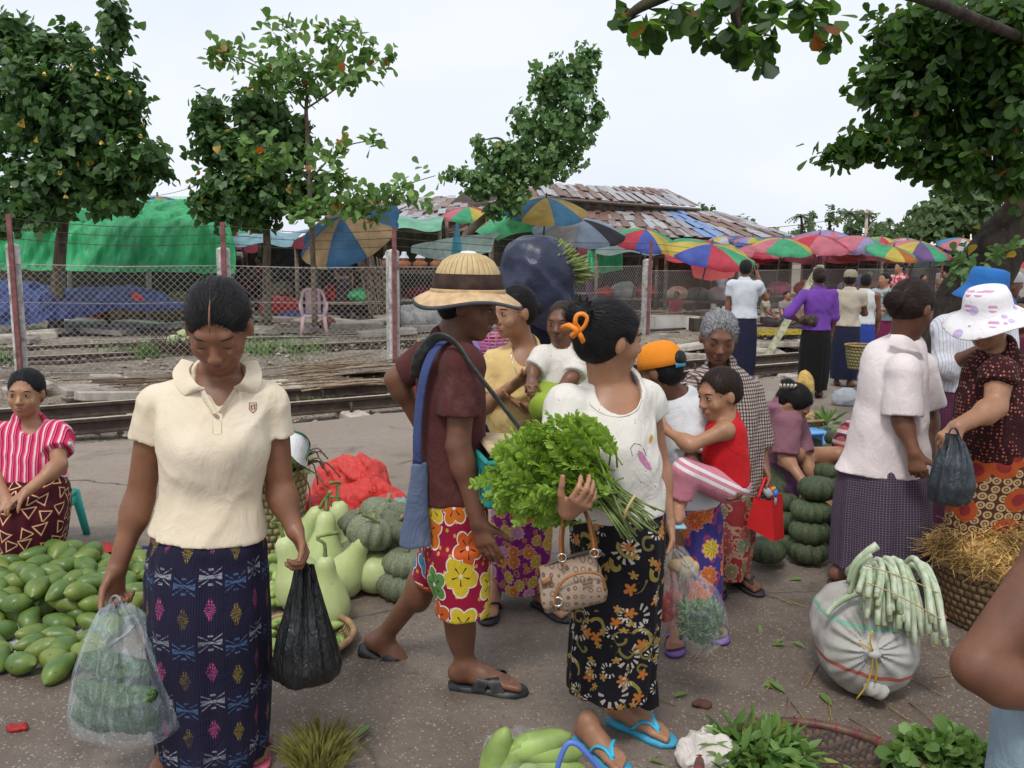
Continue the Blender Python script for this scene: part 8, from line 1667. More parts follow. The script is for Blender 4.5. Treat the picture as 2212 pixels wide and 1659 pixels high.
# ---- stools
def stool(c,s_,h,mat,label,rz):
    t = thing('stool',label,'stool',c); M = rotz(rz)
    part('seat',xf(bevbox((0,0,h),(s_,s_,.03),.012),M,c),mat,t)
    for sx_ in (-1,1):
        part('apron',xf(bevbox((sx_ * s_ * .46,0,h - .04),(.015,s_ * .86,.05),.004),M,c),mat,t)
        for sy_ in (-1,1): part('leg',xf(tube([(sx_ * s_ * .56,sy_ * s_ * .56,0),(sx_ * s_ * .43,sy_ * s_ * .43,h)],[.020,.026],8),M,c),mat,t)
    return t
M_bls = plain('sky blue plastic',(.16,.40,.78),.35,.08,8,0); sc_ = G(1724,1028); t = stool(sc_,.27,.34,M_bls,'sky blue plastic stool beside the pumpkin seller',.35)
bb = [[sc_ + rotz(.35) @ V3(x,.13 + .03 * z,.35 + z - .05 * abs(x / .13) ** 3 * (z > .05)) for x in np.linspace(-.13,.13,9)] for z in (0,.04,.09)]; part('back_lip',loft(np.array(bb),closed=False),M_bls,t)
stool(G(75,1190) + V3(0,.12,0),.27,.26,plain('teal stool plastic',(.03,.36,.30),.4,.1,8,0),'small teal plastic stool under the seated person in stripes',.1)
# ---- white sack, stalks
ws = thing('sack','bulging white woven sack tied with yellow string at the lower right','sack',G(1898,1530)); cs = G(1898,1530) + V3(0,.13,.175); wy = cs[1]
n = NT('woven polypropylene',.65,.35); p_ = n.tc('Object'); x_,y_,z_ = n.sep(p_); c = n.mix(n.noise(p_,9,4).step(.3,.7),(.36,.345,.315),(.50,.485,.455)); c = n.mix(((z_ - .125 + x_ * .12).abs()).lt(.008),c,(.42,.12,.09)); c = n.mix(n.noise(p_,5,5).step(.55,.75) * .5,c,(.25,.22,.19)); c = n.mix(((z_ - .29).abs()).lt(.007),c,(.22,.42,.32)); n.set('Base Color',c); b = n.bump((x_ * 900).sin() + (z_ * 900).sin(),.15,.002); M_sack = n.m
S_ = Sdf(); S_.ell(cs,(.178,.165,.178)); S_.ell(cs + V3(-.02,.10,.05),(.15,.17,.15),k=.06); kn_ = at(1885,1408,wy - .16)
def pleats(P):
    q = P - kn_; a = np.arctan2(q[:,2],q[:,0]); r_ = np.hypot(q[:,0],q[:,2]); return .012 * np.sin(a * 17 + 2 * np.sin(a * 3)) * np.exp(-r_ / .09) * (q[:,1] < .12) + .006 * (np.abs(wob(P,12,3.2)) - .4) + .004 * np.sin(a * 9) * np.exp(-r_ / .2)
S_.disp(pleats); S_.cap(kn_ + V3(0,.03,0),kn_ + V3(0,-.015,-.005),.028,.018,.02); S_.cut((0,0,.002),(0,0,-1)); part('cloth',S_.mesh(.0062),M_sack,ws)
part('knot',xf(ellmesh((0,0,0),(.024,.016,.017),None,14,8),None,kn_ + V3(0,-.018,0)),M_sack,ws); M_ys = plain('yellow string',(.55,.36,.03),.6)
for pts in ([(1885,1405),(1880,1385),(1884,1362)],[(1885,1405),(1868,1395),(1855,1388)],[(1885,1412),(1884,1440),(1872,1480),(1850,1510)],[(1886,1410),(1895,1440),(1890,1475)]): part('string',tube(smooth_path([at(x,y,wy - .185) for x,y in pts],10),.0032,5),M_ys,ws)
S_ = Sdf(); S_.ell(at(1895,1492,wy - .15),(.045,.03,.035)); S_.disp(lambda P: .008 * wob(P,19,8)); part('corner',S_.mesh(.006),M_sack,ws)
n = NT('pale stalk',.5,.35); p_ = n.tc('Object'); c = n.mix(n.noise(n.scale(p_,(30,30,6)),1,3).step(.35,.7),(.33,.41,.25),(.60,.63,.50)); n.set('Base Color',c); n.bump(n.noise(p_,40,3),.2,.004); M_stalk = n.m; M_cutend = plain('cut stalk end',(.45,.42,.16),.7,.2,30,.2)
for i in range(48):
    layer = i // 18; q = (i % 18) / 17; x0 = 1860 + q * 140 + rr.uniform(-14,14); y0 = 1200 + 28 * abs(q - .45) + rr.uniform(-8,14) + layer * 10; x1 = 1868 + q * 178 + rr.uniform(-14,14); y1 = 1305 + q * 100 + rr.uniform(-38,34) - layer * 6
    hz = .035 * (2 - layer); Ya = wy + .05 + rr.uniform(-.03,.03) - .02 * (2 - layer); Yb = wy - .12 - .028 * (2 - layer) + rr.uniform(-.02,.02); a = at(x0,y0,Ya); b = at(x1,y1,Yb); mid = (a + b) / 2 + V3(0,-.02,.035)
    st_ = solo('stalk',tube(smooth_path([a + V3(rr.uniform(-.03,.02),.06,-.05),a,mid,b],12),[.009] + [.0108] * 10 + [.0102],9),M_stalk,'pale green lotus stalk in the tied bundle lying on the white sack','stalk','pale stalks on the white sack'); part('cut_end',ellmesh(b + unit(b - mid) * .001,(.0092,.0092,.004),np.stack([unit(np.cross(b - mid,V3(1,0,0))),unit(np.cross(b - mid,np.cross(b - mid,V3(1,0,0)))),unit(b - mid)],1),10,6),M_cutend,st_)
for pts in ([(1895,1178),(1870,1195),(1845,1220),(1832,1260)],[(1880,1195),(1850,1222),(1838,1270),(1835,1282)],[(1900,1268),(1870,1275),(1830,1290),(1800,1310),(1785,1330)]): solo('stalk',tube(smooth_path([at(x,y,wy - .05) for x,y in pts],14),np.linspace(.016,.009,14),8),M_stalk,'bent pale stalk drooping left off the white sack','stalk','pale stalks drooping left')
for f_ in (.30,.68): solo('string',tube(smooth_path([at(1860 + q * 165 + f_ * 12,1192 + f_ * 95 + q * (45 + 55 * f_) - 6 * math.sin(q * 3.1),wy - .05 - .15 * f_ - .030) for q in np.linspace(0,1,8)],20),.0022,4),plain('straw tie',(.5,.36,.18),.8),'straw tie around the ' + ('upper' if f_ < .5 else 'lower') + ' part of the stalk bundle','string')
# ---- straw in the basket at the right
sbk = G(2150,1335) + V3(.02,-.02,0); basket(sbk,.26,.30,.27,'wide wicker basket heaped with straw at the right',M_wick2); r = np.random.default_rng(4); V_,F_,T_ = [],[],0
for i in range(2600):
    a = r.uniform(0,6.28); q = .33 * math.sqrt(r.uniform()); c = sbk + V3(q * math.cos(a),q * math.sin(a),.26 + .22 * (1 - (q / .34) ** 2) * r.uniform(.4,1) + r.uniform(0,.02)); d_ = unit(V3(r.normal(),r.normal(),r.normal() * .35 - .2 * (q > .3))); ln = r.uniform(.04,.11); sd_ = unit(np.cross(d_,V3(0,0,1))) * .0022; V_ += [c - d_ * ln - sd_,c - d_ * ln + sd_,c + sd_ + V3(0,0,.008),c - sd_ + V3(0,0,.008),c + d_ * ln + sd_ * .6,c + d_ * ln - sd_ * .6]; F_ += [[T_,T_ + 1,T_ + 2,T_ + 3],[T_ + 3,T_ + 2,T_ + 4,T_ + 5]]; T_ += 6
solo('straw',(np.array(V_),np.array(F_)),plain('golden straw',(.46,.29,.10),.7,.5,9,0),'heap of golden straw filling the wide wicker basket','straw',kind='stuff',smooth=False,base=sbk); core = Sdf(); core.ell(sbk + V3(0,0,.25),(.28,.28,.19)); solo('straw_core',core.mesh(.03),plain('golden straw',(.46,.29,.10)),'packed straw below the loose strands in the wide wicker basket','straw',kind='stuff')
# ---- bottom edge: round tray with herbs, sacks, bags
n = NT('dark woven bamboo',.55,.35); u_,v_,_ = n.sep(n.tc('UV')); a_ = (u_ + v_) * 42; b_ = (u_ - v_) * 42; ch_ = (a_.floor() + b_.floor() * 2).mod(3.0); m_ = n.mix(ch_.lt(1.0),(.045,.028,.02),(.095,.055,.035)); h_ = (a_.fract() - .5).abs() + (b_.fract() - .5).abs(); m_ = n.mix(h_.gt(.8),m_,(.015,.01,.008)); n.set('Base Color',m_); n.bump(ch_ * .3 - h_ * .5,.7,.008); M_dkw = n.m
tc_ = G(1775,1738); tr_ = tray(tc_ + V3(0,.0,0),.36,'large round dark woven tray with a lashed rim at the bottom edge',rimr=.016,mat=M_dkw,rim=plain('dark bamboo rim',(.11,.055,.035),.45,.35,16,.2),h=.055,wraps=34,wrapmat=plain('crimson lashing',(.30,.02,.06),.6))
leafheap('herbs',G(1640,1668) + V3(0,0,.03),V3(.17,.12,.10),430,.075,L_herb,'heap of long green herb leaves at the left of the dark tray','herbs','lance',11); leafheap('herbs',G(2040,1672) + V3(0,0,.03),V3(.17,.11,.09),420,.060,L_herb,'heap of lobed green herb leaves at the right of the dark tray','herbs','obov',12)
lf_ = mk('loose_leaf',*leaves_geo(np.zeros((1,3)),V3(0,1,0)[None],V3(0,0,1)[None],np.ones(1),'lance',.12)); lf_.materials.append(L_herb); set_attr(lf_,'tint',np.repeat([[.6,.05,0,1]],8,0))
for i,(x,y) in enumerate(((1770,1495),(1660,1470),(1648,1478),(1672,1466),(1735,1635),(1820,1650),(1690,1380),(1700,1392),(1712,1385),(1400,1640),(1790,1600),(800,1565),(1240,1670),(540,1600),(1455,1505),(1600,1600),(900,1250),(1640,1350),(1735,1250),(200,1560))): tag(inst('loose_leaf',lf_,G(x,y,.012),(rr.uniform(-.2,.2),rr.uniform(-.3,.3),rr.uniform(0,6.28)),rr.uniform(.05,.10)),'loose green leaf lying on the wet concrete','leaf','loose leaves on the concrete')
crumple(1525,1652,2.47,.085,.07,.06,cloth('white cotton sack',(.68,.62,.57),.85,.1,.6),'cloth_sack','crumpled white cotton sack at the bottom edge left of the herbs','sack',41,.020,4.5,.008,.0)
bag('plastic_bag','clear plastic bag of pale cucumbers lying at the bottom edge',[(1588,1075,1190,.05,.10),(1610,1045,1215,.10,.06),(1650,1035,1235,.13,.0),(1700,1040,1240,.13,-.06),(1725,1060,1220,.1,-.08)],2.38,M_clear2,.006,seed=12)
for i,(x,y,a_) in enumerate(((1070,1635,.2),(1095,1650,.5),(1155,1610,1.3),(1180,1622,1.7),(1140,1655,1.0),(1200,1650,2.0))): tag(inst('cucumber',cum,at(x,y,2.38),(.3,a_,.4),2.1),'pale cucumber inside the clear bag at the bottom edge','cucumber','cucumbers in the bottom clear bag')
bh = thing('plastic_basket','blue plastic shopping basket with looped handle at the bottom edge','basket',G(1250,1745)); M_bh = plain('blue handle plastic',(.10,.18,.55),.4,.1,8,0); hb_ = 2.22
part('handle',tube(smooth_path([at(1196,1720,hb_),at(1204,1660,hb_),at(1222,1612,hb_),at(1240,1605,hb_),at(1262,1622,hb_),at(1300,1668,hb_),at(1330,1720,hb_)],26),.008,8),M_bh,bh); bc_ = at(1262,1760,2.24); bc_[2] = 0; part('tub',lathe([(.08,0.0),(.09,.01),(.105,.05),(.108,.055),(.10,.055),(.08,.012)],26,bc_),M_bh,bh)
hs = G(690,1660); r = np.random.default_rng(9); V_,F_,T_ = [],[],0
for i in range(420):
    a = r.uniform(0,6.28); q = .075 * math.sqrt(r.uniform()); c = hs + V3(q * math.cos(a),q * math.sin(a),.01); d_ = unit(V3(math.cos(a) * q * 9,math.sin(a) * q * 9,1.2) + r.normal(size=3) * .25); ln = r.uniform(.07,.15); sd_ = unit(np.cross(d_,V3(0,1,0))) * .003; V_ += [c - sd_,c + sd_,c + d_ * ln * .6 + sd_,c + d_ * ln * .6 - sd_,c + d_ * ln + V3(math.cos(a) * .02,0,-.01)]; F_ += [[T_,T_ + 1,T_ + 2,T_ + 3],[T_ + 3,T_ + 2,T_ + 4]]; T_ += 5
solo('root_bundle',(np.array(V_),F_),plain('olive roots',(.17,.16,.035),.8,.5,20,0),'bundle of olive green roots standing at the bottom edge','greens',smooth=False,base=hs,kind='stuff'); crumple(712,1600,2.62,.03,.025,.02,M_blk,'plastic_scrap','crumpled black plastic on top of the root bundle','plastic scrap',52,.010,9,.005)
# ---- bags at the right, baskets in the middle distance
bag('plastic_bag','dark grey plastic bag held by the person in the sun hat',[(938,2050,2068,.012),(965,2040,2082,.04),(1000,2022,2092,.07),(1045,2008,2098,.085),(1080,2010,2090,.07),(1090,2030,2070,.03)],3.36,M_grayb,.009,seed=14,handles=[[(2046,968,-.02),(2052,930,-.03),(2066,928,-.02),(2078,965,-.02)]])
bag('plastic_bag','green tinted plastic bag at the right edge behind the orange sarong',[(1015,2175,2195,.02),(1040,2160,2212,.06),(1080,2152,2215,.08),(1110,2165,2205,.05)],3.95,M_greenb,.007,seed=15)
wb = at(1712,945,6.4); wb[2] = 0; basket(wb,.20,.25,.40,'big brown wicker basket behind the bending seller',M_wick2); S_ = Sdf(); S_.ell(wb + V3(0,0,.39),(.21,.21,.06)); solo('basket_filling',S_.mesh(.02),plain('straw packing',(.36,.24,.12),.9,.4,20,.5),'straw packing on top of the big wicker basket','straw')
S_ = Sdf(); gb = at(1782,935,6.2); gb[2] = 0; S_.ell(gb + V3(0,0,.17),(.11,.11,.20)); S_.disp(lambda P: .012 * wob(P,5,4)); S_.cut((0,0,.0),(0,0,-1)); solo('sack',S_.mesh(.014),tarp('green tinted sack',(.22,.30,.22),.4),'green tinted plastic sack beside the big wicker basket','sack'); leafheap('greens',gb + V3(0,0,.36),V3(.08,.08,.06),26,.12,L_herb,'green shoots poking from the tinted sack','greens','lance',15,1.5)
S_ = Sdf(); rb_ = at(1828,1000,4.9); S_.ell(V3(rb_[0],rb_[1],.42),(.09,.10,.22)); S_.disp(lambda P: .01 * wob(P,6,5)); solo('plaid_bag',S_.mesh(.012),checks('red plaid',(.45,.08,.10),(.06,.04,.05),(.55,.45,.45),22,16,.3,False),'red plaid cloth bag half hidden behind the pale pink shirt','bag')
S_ = Sdf(); yb = at(1736,850,9.4); yb[2] = 0; S_.ell(yb + V3(0,0,.15),(.10,.10,.20)); S_.disp(lambda P: .035 * (np.abs(wob(P,8,2.5)) - .4)); S_.cut((0,0,0),(0,0,-1)); solo('net_sack',S_.mesh(.02),plain('yellow red net',(.48,.34,.10),.8,.4,14,.5,dirt=(.45,.05,.04)),'yellow net sack leaning on the black skirt of the person in purple','net sack')
b2 = at(1858,790,10.0); b2[2] = .3; basket(b2,.14,.18,.28,'small round wicker basket behind the pink shirt shoulder',M_wick); crumple(1826,800,9.2,.12,.1,.10,T_white,'plastic_bag','white plastic bundle right of the black skirt','plastic bag',61,.02,3,.02,0.0)
for x,y,m_,lb in ((38,1572,T_red,'scrap of red plastic on the concrete at the lower left'),(1515,1522,plain('brown peel',(.10,.045,.03),.9),'dark brown peel on the concrete near the white sack'),(815,1000,T_grey,'grey plastic scrap on the concrete left of the walker'),(345,1100,T_white,'tiny white paper scrap near the seated person')):
    c = G(x,y,.008); S_ = Sdf(); S_.ell(c,(.035,.022,.012)); S_.disp(lambda P: .006 * wob(P,int(x),12)); solo('litter',S_.mesh(.005),m_,lb,'litter')
for i in range(22):
    a = G(rr.uniform(1380,2050),rr.uniform(1280,1600),.004); b = a + unit(V3(rr.gauss(0,1),rr.gauss(0,1),0)) * rr.uniform(.08,.28); solo('straw_stalk',tube([a,(a + b) / 2 + V3(0,0,.008),b],.0022,4),plain('dry straw',(.26,.16,.07),.9),'dry straw stalk lying on the wet concrete','straw','straw stalks on the concrete')
# ================================================================== people further away
def figure(label,x,ytop,Y,yaw,shirt,lower,sk='b',vox=.013,arms=('down','down'),hair='bun',hairm=None,lean=0,seated=False,face=False,sleeve=.55,wide=1.0,hat=None,group=None,foot=True,low_name='sarong'):
    top = at(x,ytop,Y); B0 = V3(top[0],Y,0); h = top[2] / (.62 if seated else 1.0); s = h / 1.6; f = V3(math.sin(R(yaw)),-math.cos(R(yaw)),0); r = np.cross(f,V3(0,0,1)); dz = -(h - top[2]); U = V3(0,0,1)
    p = Person(label,Y,B0,sk,vox,group); p.X = r; L_ = f * math.sin(R(lean)); Q = lambda a,b,z: B0 + r * a * s + f * b * s + U * (z * s + dz) + L_ * max(0,z - .9) * s
    W_ = wide; p.torso([(Q(0,0,1.34),.075 * s,.06 * s),(Q(0,0,1.29),.165 * s * W_,.09 * s),(Q(0,0,1.15),.165 * s * W_,.115 * s),(Q(0,0,1.0),.14 * s * W_,.10 * s),(Q(0,0,.84),.165 * s * W_,.125 * s)])
    p.head(np.array(Q(0,.02,1.485)),.22 * s,yaw,lean * .8,0,face=face,neck=Q(0,0,1.32),nr=.048)
    out = []
    for sg,mode in zip((1,-1),arms):
        S0 = Q(sg * .165 * W_,0,1.27)
        E0_,W0 = {'down': ((.21,.02,1.0),(.20,.07,.77)),'phone': ((.25,.12,1.10),(.12,.10,1.42)),'akimbo': ((.36,-.06,1.03),(.19,.03,.93)),'front': ((.20,.10,1.02),(.06,.28,1.02)),'up': ((.26,.02,1.42),(.20,.0,1.66)),'knee': ((.2,.12,1.02),(.12,.32,.86))}[mode]
        a = p.arm(S0,Q(sg * E0_[0],*E0_[1:]),Q(sg * W0[0],*W0[1:]),s * 1.02,(unit(Q(sg * W0[0],*W0[1:]) - Q(sg * E0_[0],*E0_[1:])),-r * sg if mode != 'phone' else r * sg,.7,s * 1.05,sg)); out.append(a)
    if not seated:
        for sg in (1,-1):
            A = V3(*(B0 + r * sg * .09 * s)[:2],.085 * s); p.leg(A,A + U * .4 * s,A,s)
            if foot: p.foot(A,f + r * sg * .2,s * 1.02,sandal=plain('black flip-flop',(.03,.03,.035),.6) if vox < .012 else None)
    p.done(); p.hair('short' if hair == 'short' else 'bun',hairm or H_black,vox=max(.007,vox * .75),bun=(0,-.118,.0 if hair == 'bun' else -.04,.045))
    sl = [(a[0],a[0] + (a[1] - a[0]) * min(1,sleeve),.062 * s,.062 * s) for a in out] if sleeve > 0 else []
    if sleeve > 1: sl += [(a[1],a[1] + (a[2] - a[1]) * (sleeve - 1),.055 * s,.050 * s) for a in out]
    subs = [('e',Q(0,.03,1.37),(.065 * s,.075 * s,.06 * s))]
    if sleeve == 0: subs += [('e',Q(sg * .2,0,1.24),(.07 * s,.12 * s,.12 * s)) for sg in (1,-1)]
    p.garment('shirt',shirt,None,sl,subs,wr=.009,fr=2,seed=int(x),g=.012 * s,side=r)
    if seated: rg = [(Q(0,0,.88),.17 * s,.14 * s),(V3(*Q(0,.16,0)[:2],max(.12,.88 * s + dz - .12)),.23 * s,.28 * s),(V3(*Q(0,.16,0)[:2],.02),.22 * s,.27 * s)]
    else: rg = [(Q(0,0,.90),.168 * s * W_,.13 * s),(Q(0,0,.6),.19 * s,.16 * s),(Q(0,0,.3),.185 * s,.16 * s),(V3(B0[0],B0[1],.10),.17 * s,.15 * s)]
    p.skirt(rg,lower,low_name,folds=.014,seed=int(x),n=72,m=28,side=r); p.Q = Q; p.s = s; p.out = out; return p
C_ = lambda nm,c: cloth(nm,c)
navy = C_('navy longyi cloth',(.018,.02,.045)); blk = C_('black skirt cloth',(.010,.010,.011))
q = figure('person in white short-sleeved shirt and navy longyi talking on a phone, seen from behind',1612,560,10.9,152,C_('white shirting',(.62,.65,.70)),navy,'a',.0115,('phone','down'),'short')
ph = q.out[0][2] + unit(q.out[0][2] - q.out[0][1]) * .05; solo('phone',box(ph,(.03,.05,.12)),plain('black phone',(.01,.01,.012),.3,0,5,0),'dark mobile phone held to the ear of the person in white','phone')
q = figure('person in purple fitted top and long black skirt with one hand on the hip',1772,577,9.7,176,C_('purple jersey',(.17,.06,.36)),blk,'b',.011,('down','akimbo'),'bun',H_brown,sleeve=1.15)
crumple(1745,692,9.62,.10,.06,.05,plain('brown gloves',(.06,.045,.03),.9,.5,20,.4),'gloves','bunched brown work gloves at the hip of the person in purple','gloves',77,.02,5,.014)
q = figure('person in beige shirt and khaki baseball cap behind the person in purple',1838,584,10.6,140,C_('beige shirting',(.50,.43,.34)),navy,'b',.012,('front','down'),'short')
M_kh = C_('khaki cap',(.30,.27,.19)); cyl_hat(q,[(.001,.125),(.05,.12),(.08,.09),(.09,.045),(.09,.02)],M_kh,'cap',off=(0,-.012,.005),sq=1.15,n=24); part('cap_peak',loft(np.array([[q.hp(x,.09 + yy - abs(x) ** 2 * 4,.022 - yy * .15) for x in np.linspace(-.06,.06,7)] for yy in (0,.03,.07)]),closed=False),M_kh,q.root)
figure('person in white tank top seen from behind among the middle group',1872,590,11.2,150,C_('white vest',(.62,.63,.64)),C_('royal blue shorts',(.03,.06,.30)),'b',.012,('down','front'),'short',sleeve=0)
figure('person in pale grey blue blouse facing left beside the leaning brace',1913,588,12.0,-62,C_('grey blue cotton',(.36,.42,.44)),C_('plum skirt',(.16,.02,.07)),'c',.013,('front','front'),'bun',sleeve=1.3,face=False)
figure('person in red floral blouse in the crowd beyond the fence',1945,566,17.0,-70,flowers('red dotted',(.50,.05,.08),[(.7,.5,.5)],14),C_('brown skirt',(.12,.05,.04)),'c',.018,('front','down'),'bun')
# carrier with the navy sack
q = figure('person in dark navy clothes carrying a big navy sack on the shoulder',1196,607,6.0,172,C_('dark navy cotton',(.014,.016,.03)),navy,'b',.011,('down','up'),'short',sleeve=.6); q2 = None
nv = thing('sack','huge navy plastic sack of green stalks carried on a shoulder','sack',at(1165,690,5.8)); S_ = Sdf(); S_.ell(at(1165,600,5.8),(.24,.22,.27),rotx(0) @ roty(.25)); S_.ell(at(1150,560,5.8),(.19,.2,.15),None,.08); S_.ell(at(1190,655,5.8),(.16,.18,.20),None,.08); S_.ell(at(1110,615,5.8),(.12,.15,.10),None,.06); S_.disp(lambda P: .022 * (np.abs(wob(P * V3(1,1,.7),5,1.5)) - .4) + .012 * (np.abs(wob(P,8,3.4)) - .4)); part('cover',S_.mesh(.011),plain('navy plastic sheet',(.030,.036,.068),.38,.25,5,.8,12),nv)
for i in range(150):
    a = rr.uniform(-1.0,1.1); bx_ = 1190 + 52 * math.sin(a + .5) + rr.uniform(-14,4); by_ = 562 - 42 * math.cos(a + .5) + 34 + rr.uniform(-8,14); b = at(bx_,by_,5.8 + rr.uniform(-.14,.14)); tip = b + unit(V3(.7 + .3 * a,rr.gauss(0,.2),.45 - .55 * a)) * rr.uniform(.07,.13); part('stalk_end',tube([b,tip],[.006,.008],5),M_stem if i % 3 else plain('olive stalk',(.20,.24,.06),.7),nv)
# people low behind the walker
q = figure('person in lavender top sitting behind the walker with a pink basket',1035,655,6.6,-150,C_('lavender cotton',(.27,.20,.44)),C_('dark skirt',(.03,.025,.04)),'c',.013,('down','down'),'bun',seated=True)
pk = thing('basket','bright pink plastic basket beside the person in lavender','basket',at(1072,790,6.5)); c0 = at(1072,775,6.5); M_pkb = plain('pink basket plastic',(.62,.14,.30),.4,.1,8,0)
for k in range(9): part('hoop',tube([c0 + V3((.10 + .006 * k) * math.cos(a),(.10 + .006 * k) * math.sin(a),k * .026) for a in np.linspace(0,6.283,21)],.006,5,False),M_pkb,pk)
for k in range(16): a = k * .3927; part('upright',tube([c0 + V3(.10 * math.cos(a),.10 * math.sin(a),0),c0 + V3(.15 * math.cos(a),.15 * math.sin(a),.21)],.006,5),M_pkb,pk)
part('handle',tube([c0 + V3(.14 * math.cos(a),0,.2 + .13 * math.sin(a)) for a in np.linspace(0,3.1416,14)],.008,6),M_pkb,pk)
q = figure('seated figure in a dark grey cap behind the walker elbow',938,742,6.2,160,C_('dull red shirt',(.20,.03,.03)),navy,'b',.014,('knee','knee'),'short',seated=True); cyl_hat(q,[(.001,.125),(.05,.12),(.08,.09),(.09,.045),(.09,.02)],C_('charcoal cap',(.05,.055,.06)),'cap',off=(0,-.012,.005),sq=1.15,n=24)
# right edge
q = figure('person in grey teal shirt and white cap at the right edge',2192,590,8.0,-30,C_('grey teal shirt',(.30,.38,.38)),navy,'b',.013,('down','down'),'short'); cyl_hat(q,[(.001,.125),(.05,.12),(.08,.09),(.09,.045),(.09,.02)],C_('white cap',(.62,.62,.62)),'cap',off=(0,-.012,.005),sq=1.15,n=24)
figure('person in dark maroon top cut off by the right edge',2222,640,5.0,-60,C_('dark maroon top',(.09,.02,.035)),C_('dark wine skirt',(.08,.02,.03)),'b',.012,('front','down'),'bun',sleeve=1.3)
# market crowd beyond the fence
CR = [(1462,628,20,-40,(.32,.03,.06),(.2,.04,.06),True,'maroon','squatting behind the white crate'),(1700,628,19,20,(.26,.22,.22),(.07,.06,.06),True,'grey brown','squatting left of the purple top'),(1655,628,20,60,(.42,.37,.30),(.06,.05,.05),True,'pale beige','squatting just right of the phone user'),(1735,622,18.5,-60,(.33,.22,.20),(.05,.05,.06),True,'dusty pink','squatting near the leaning brace'),(1283,536,25,10,(.45,.40,.30),(.12,.05,.10),False,'cream','standing far under the white umbrella'),(1995,592,22,30,(.60,.60,.62),(.05,.05,.07),False,'white','standing beyond the right fence post'),(2040,585,24,-20,(.34,.22,.16),(.05,.04,.04),False,'tan','standing right of the white-shirted crowd figure'),(1345,570,27,160,(.06,.06,.10),(.03,.03,.05),False,'black','standing among the stalls behind the fourth post'),(1415,575,24,180,(.05,.07,.16),(.03,.03,.04),False,'dark blue','standing under the green red and blue umbrella'),(740,545,20,30,(.10,.09,.10),(.05,.04,.04),False,'charcoal','standing in the shade behind the tan umbrella'),(560,552,21,-40,(.26,.06,.08),(.05,.04,.04),False,'brick red','standing in shade behind the dense tree trunk'),(1040,560,22,0,(.25,.10,.05),(.05,.04,.04),False,'rust','standing in shade beside the folded teal umbrella'),(1560,585,26,150,(.30,.30,.34),(.05,.05,.06),False,'grey','standing far behind the red hammock'),(1850,575,24,20,(.20,.25,.40),(.06,.04,.05),False,'steel blue','standing far behind the khaki cap'),(2150,590,20,10,(.5,.5,.5),(.05,.05,.06),False,'pale','standing far right beyond the blue hat')]
for i,(x,yt,Y,yw,c1_,c2_,st_,nm,wh) in enumerate(CR):
    figure(f'person in {nm} top {wh}',x,yt,Y,yw,C_('crowd top ' + nm,c1_),C_('crowd lower ' + nm,c2_),'bcab'[i % 4],.022,(('knee','knee') if st_ else ('front','down')),'short' if i % 2 else 'bun',seated=st_,group='people in the market crowd',foot=False)
# goods laid out beyond the fence
def crate(x,y,Y,sz,mat,label,rz=0):
    c = at(x,y,Y); c[2] = sz[2] / 2; t = thing('crate',label,'crate',c * V3(1,1,0),'crates in the market')
    for k in range(4): a = rotz(rz + k * math.pi / 2); Ln = sz[0] if k % 2 == 0 else sz[1]; of = (sz[1] if k % 2 == 0 else sz[0]) / 2; part('side',xf(box((0,-of,0),(Ln,.02,sz[2])),a,c),mat,t,False)
    part('contents',xf(box((0,0,sz[2] * .2),(sz[0] * .94,sz[1] * .94,sz[2] * .5)),rotz(rz),c),plain('mixed produce',(.24,.15,.06),.9,.7,20,.6),t,False)
crate(1458,668,18.8,(.95,.45,.30),plain('white foam',(.60,.58,.54),.8,.1),'white foam box standing on the market edge behind the fence',.1)
crate(1555,668,18.6,(1.3,.5,.28),M_dk,'long dark box of goods right of the white foam box',.1); crate(1390,655,20.5,(1.5,.6,.3),M_dk,'dark table box left of the fourth fence post',.15); crate(1680,668,18,(1.0,.5,.10),plain('yellow fruit',(.45,.34,.04),.8,.4,20),'flat tray of yellow fruit behind the phone user',.3); crate(1305,650,21,(1.4,.7,.3),M_dk,'dark box left of the white umbrella pole',.1)
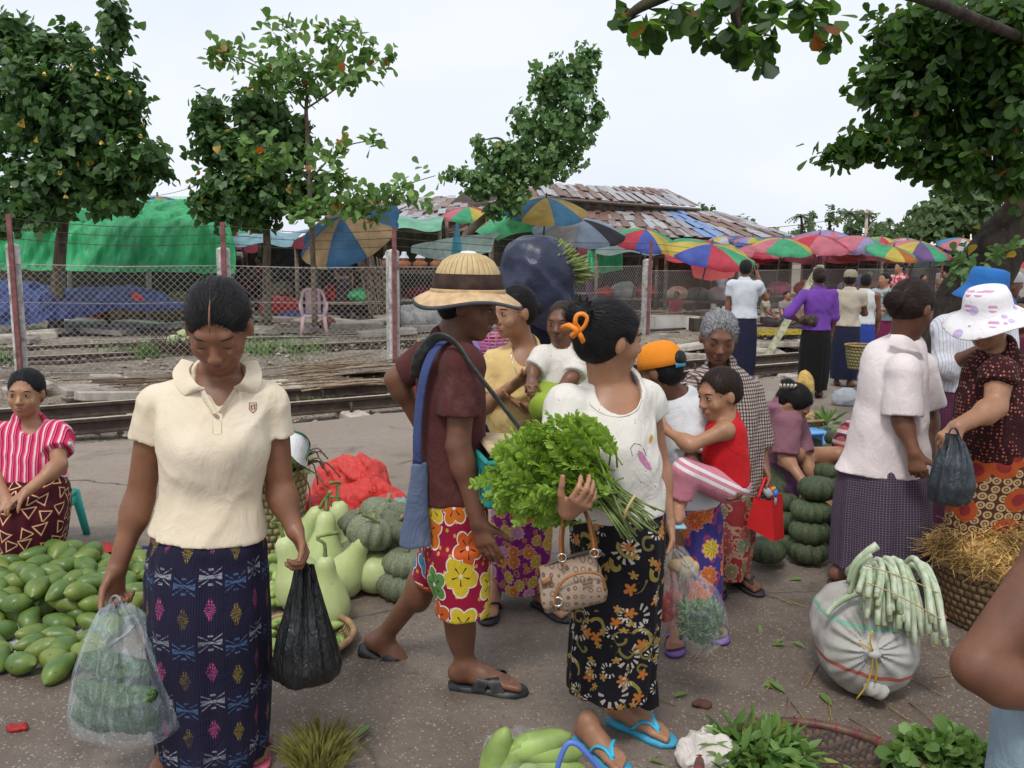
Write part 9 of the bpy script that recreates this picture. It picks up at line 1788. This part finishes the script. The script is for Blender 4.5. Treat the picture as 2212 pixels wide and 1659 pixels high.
BD = [(1305,23.6,T_red,'red'),(1345,23.7,T_white,'white'),(1395,23.6,tarp('scarlet cloth',(.6,.08,.02)),'scarlet'),(1460,22.6,plain('cream card',(.5,.42,.33)),'cream'),(1505,22.7,T_grey,'grey'),(1555,22.6,T_white,'pale'),(1625,26.7,T_white,'bright white'),(1680,26.6,tarp('pink sheet',(.7,.2,.3)),'pink'),(1735,26.7,tarp('orange net',(.75,.15,.06)),'orange'),(670,20.1,plain('brown sack',(.17,.115,.07)),'rust brown'),(720,20.2,T_red,'light red'),(770,20.1,T_green,'green'),(830,21.7,plain('brown sack',(.17,.115,.07)),'brown'),(900,21.8,T_maroon,'maroon'),(1085,22.1,tarp('orange cloth',(.7,.22,.04)),'amber'),(1120,22.2,T_blue,'navy'),(1165,22.1,plain('brown sack',(.17,.115,.07)),'earth brown'),(520,20.6,T_maroon,'wine red'),(600,20.7,plain('brown sack',(.17,.115,.07)),'dull brown'),(1830,30.7,T_white,'chalk white'),(1900,30.7,T_red,'bright red')]
for i,(x,Y,c_,nm) in enumerate(BD):
    crumple(x,600,Y,rr.uniform(.22,.34),.28,rr.uniform(.14,.24),c_,'bundle',f'{nm} cloth bundle lying on a stall table beyond the fence','bundle',90 + i,.05,1.6,.04,.455,'bundles on the stalls')
crumple(700,640,17.8,.2,.15,.12,plain('rust net',(.22,.06,.04),.9,.4,20,.5),'bundle','rust coloured net bundle beside the pink chair leg','bundle',120,.04,2,.03,0)
# bush heap of dark twigs and cabbage by the far rail
bp_ = G(385,765,.0); r = np.random.default_rng(3); V_,F_,T_ = [],[],0
for i in range(260):
    a = r.uniform(0,6.28); c = bp_ + V3(r.normal() * .28,r.normal() * .12,.02); d_ = unit(V3(r.normal(),r.normal() * .5,r.uniform(.1,1.0))); v,f = tube([c,c + d_ * r.uniform(.15,.4)],.006,4); F_ += [[int(k) + T_ for k in q_] for q_ in f]; V_.append(v); T_ += len(v)
solo('brushwood',(np.concatenate(V_),F_),plain('dark brush',(.075,.045,.035),.9,.4,12,0),'heap of dark reddish brushwood beside the far rail','brushwood',kind='stuff',base=bp_)
for i,(x,y) in enumerate(((395,722),(372,735),(405,735))): crumple(x,y,13.2,.09,.07,.07,plain('pale cabbage',(.40,.48,.22),.7,.3,20,.4),'cabbage',('upper','left','right')[i] + ' discarded cabbage head on the brushwood heap','cabbage',60 + i,.02,5,.014)
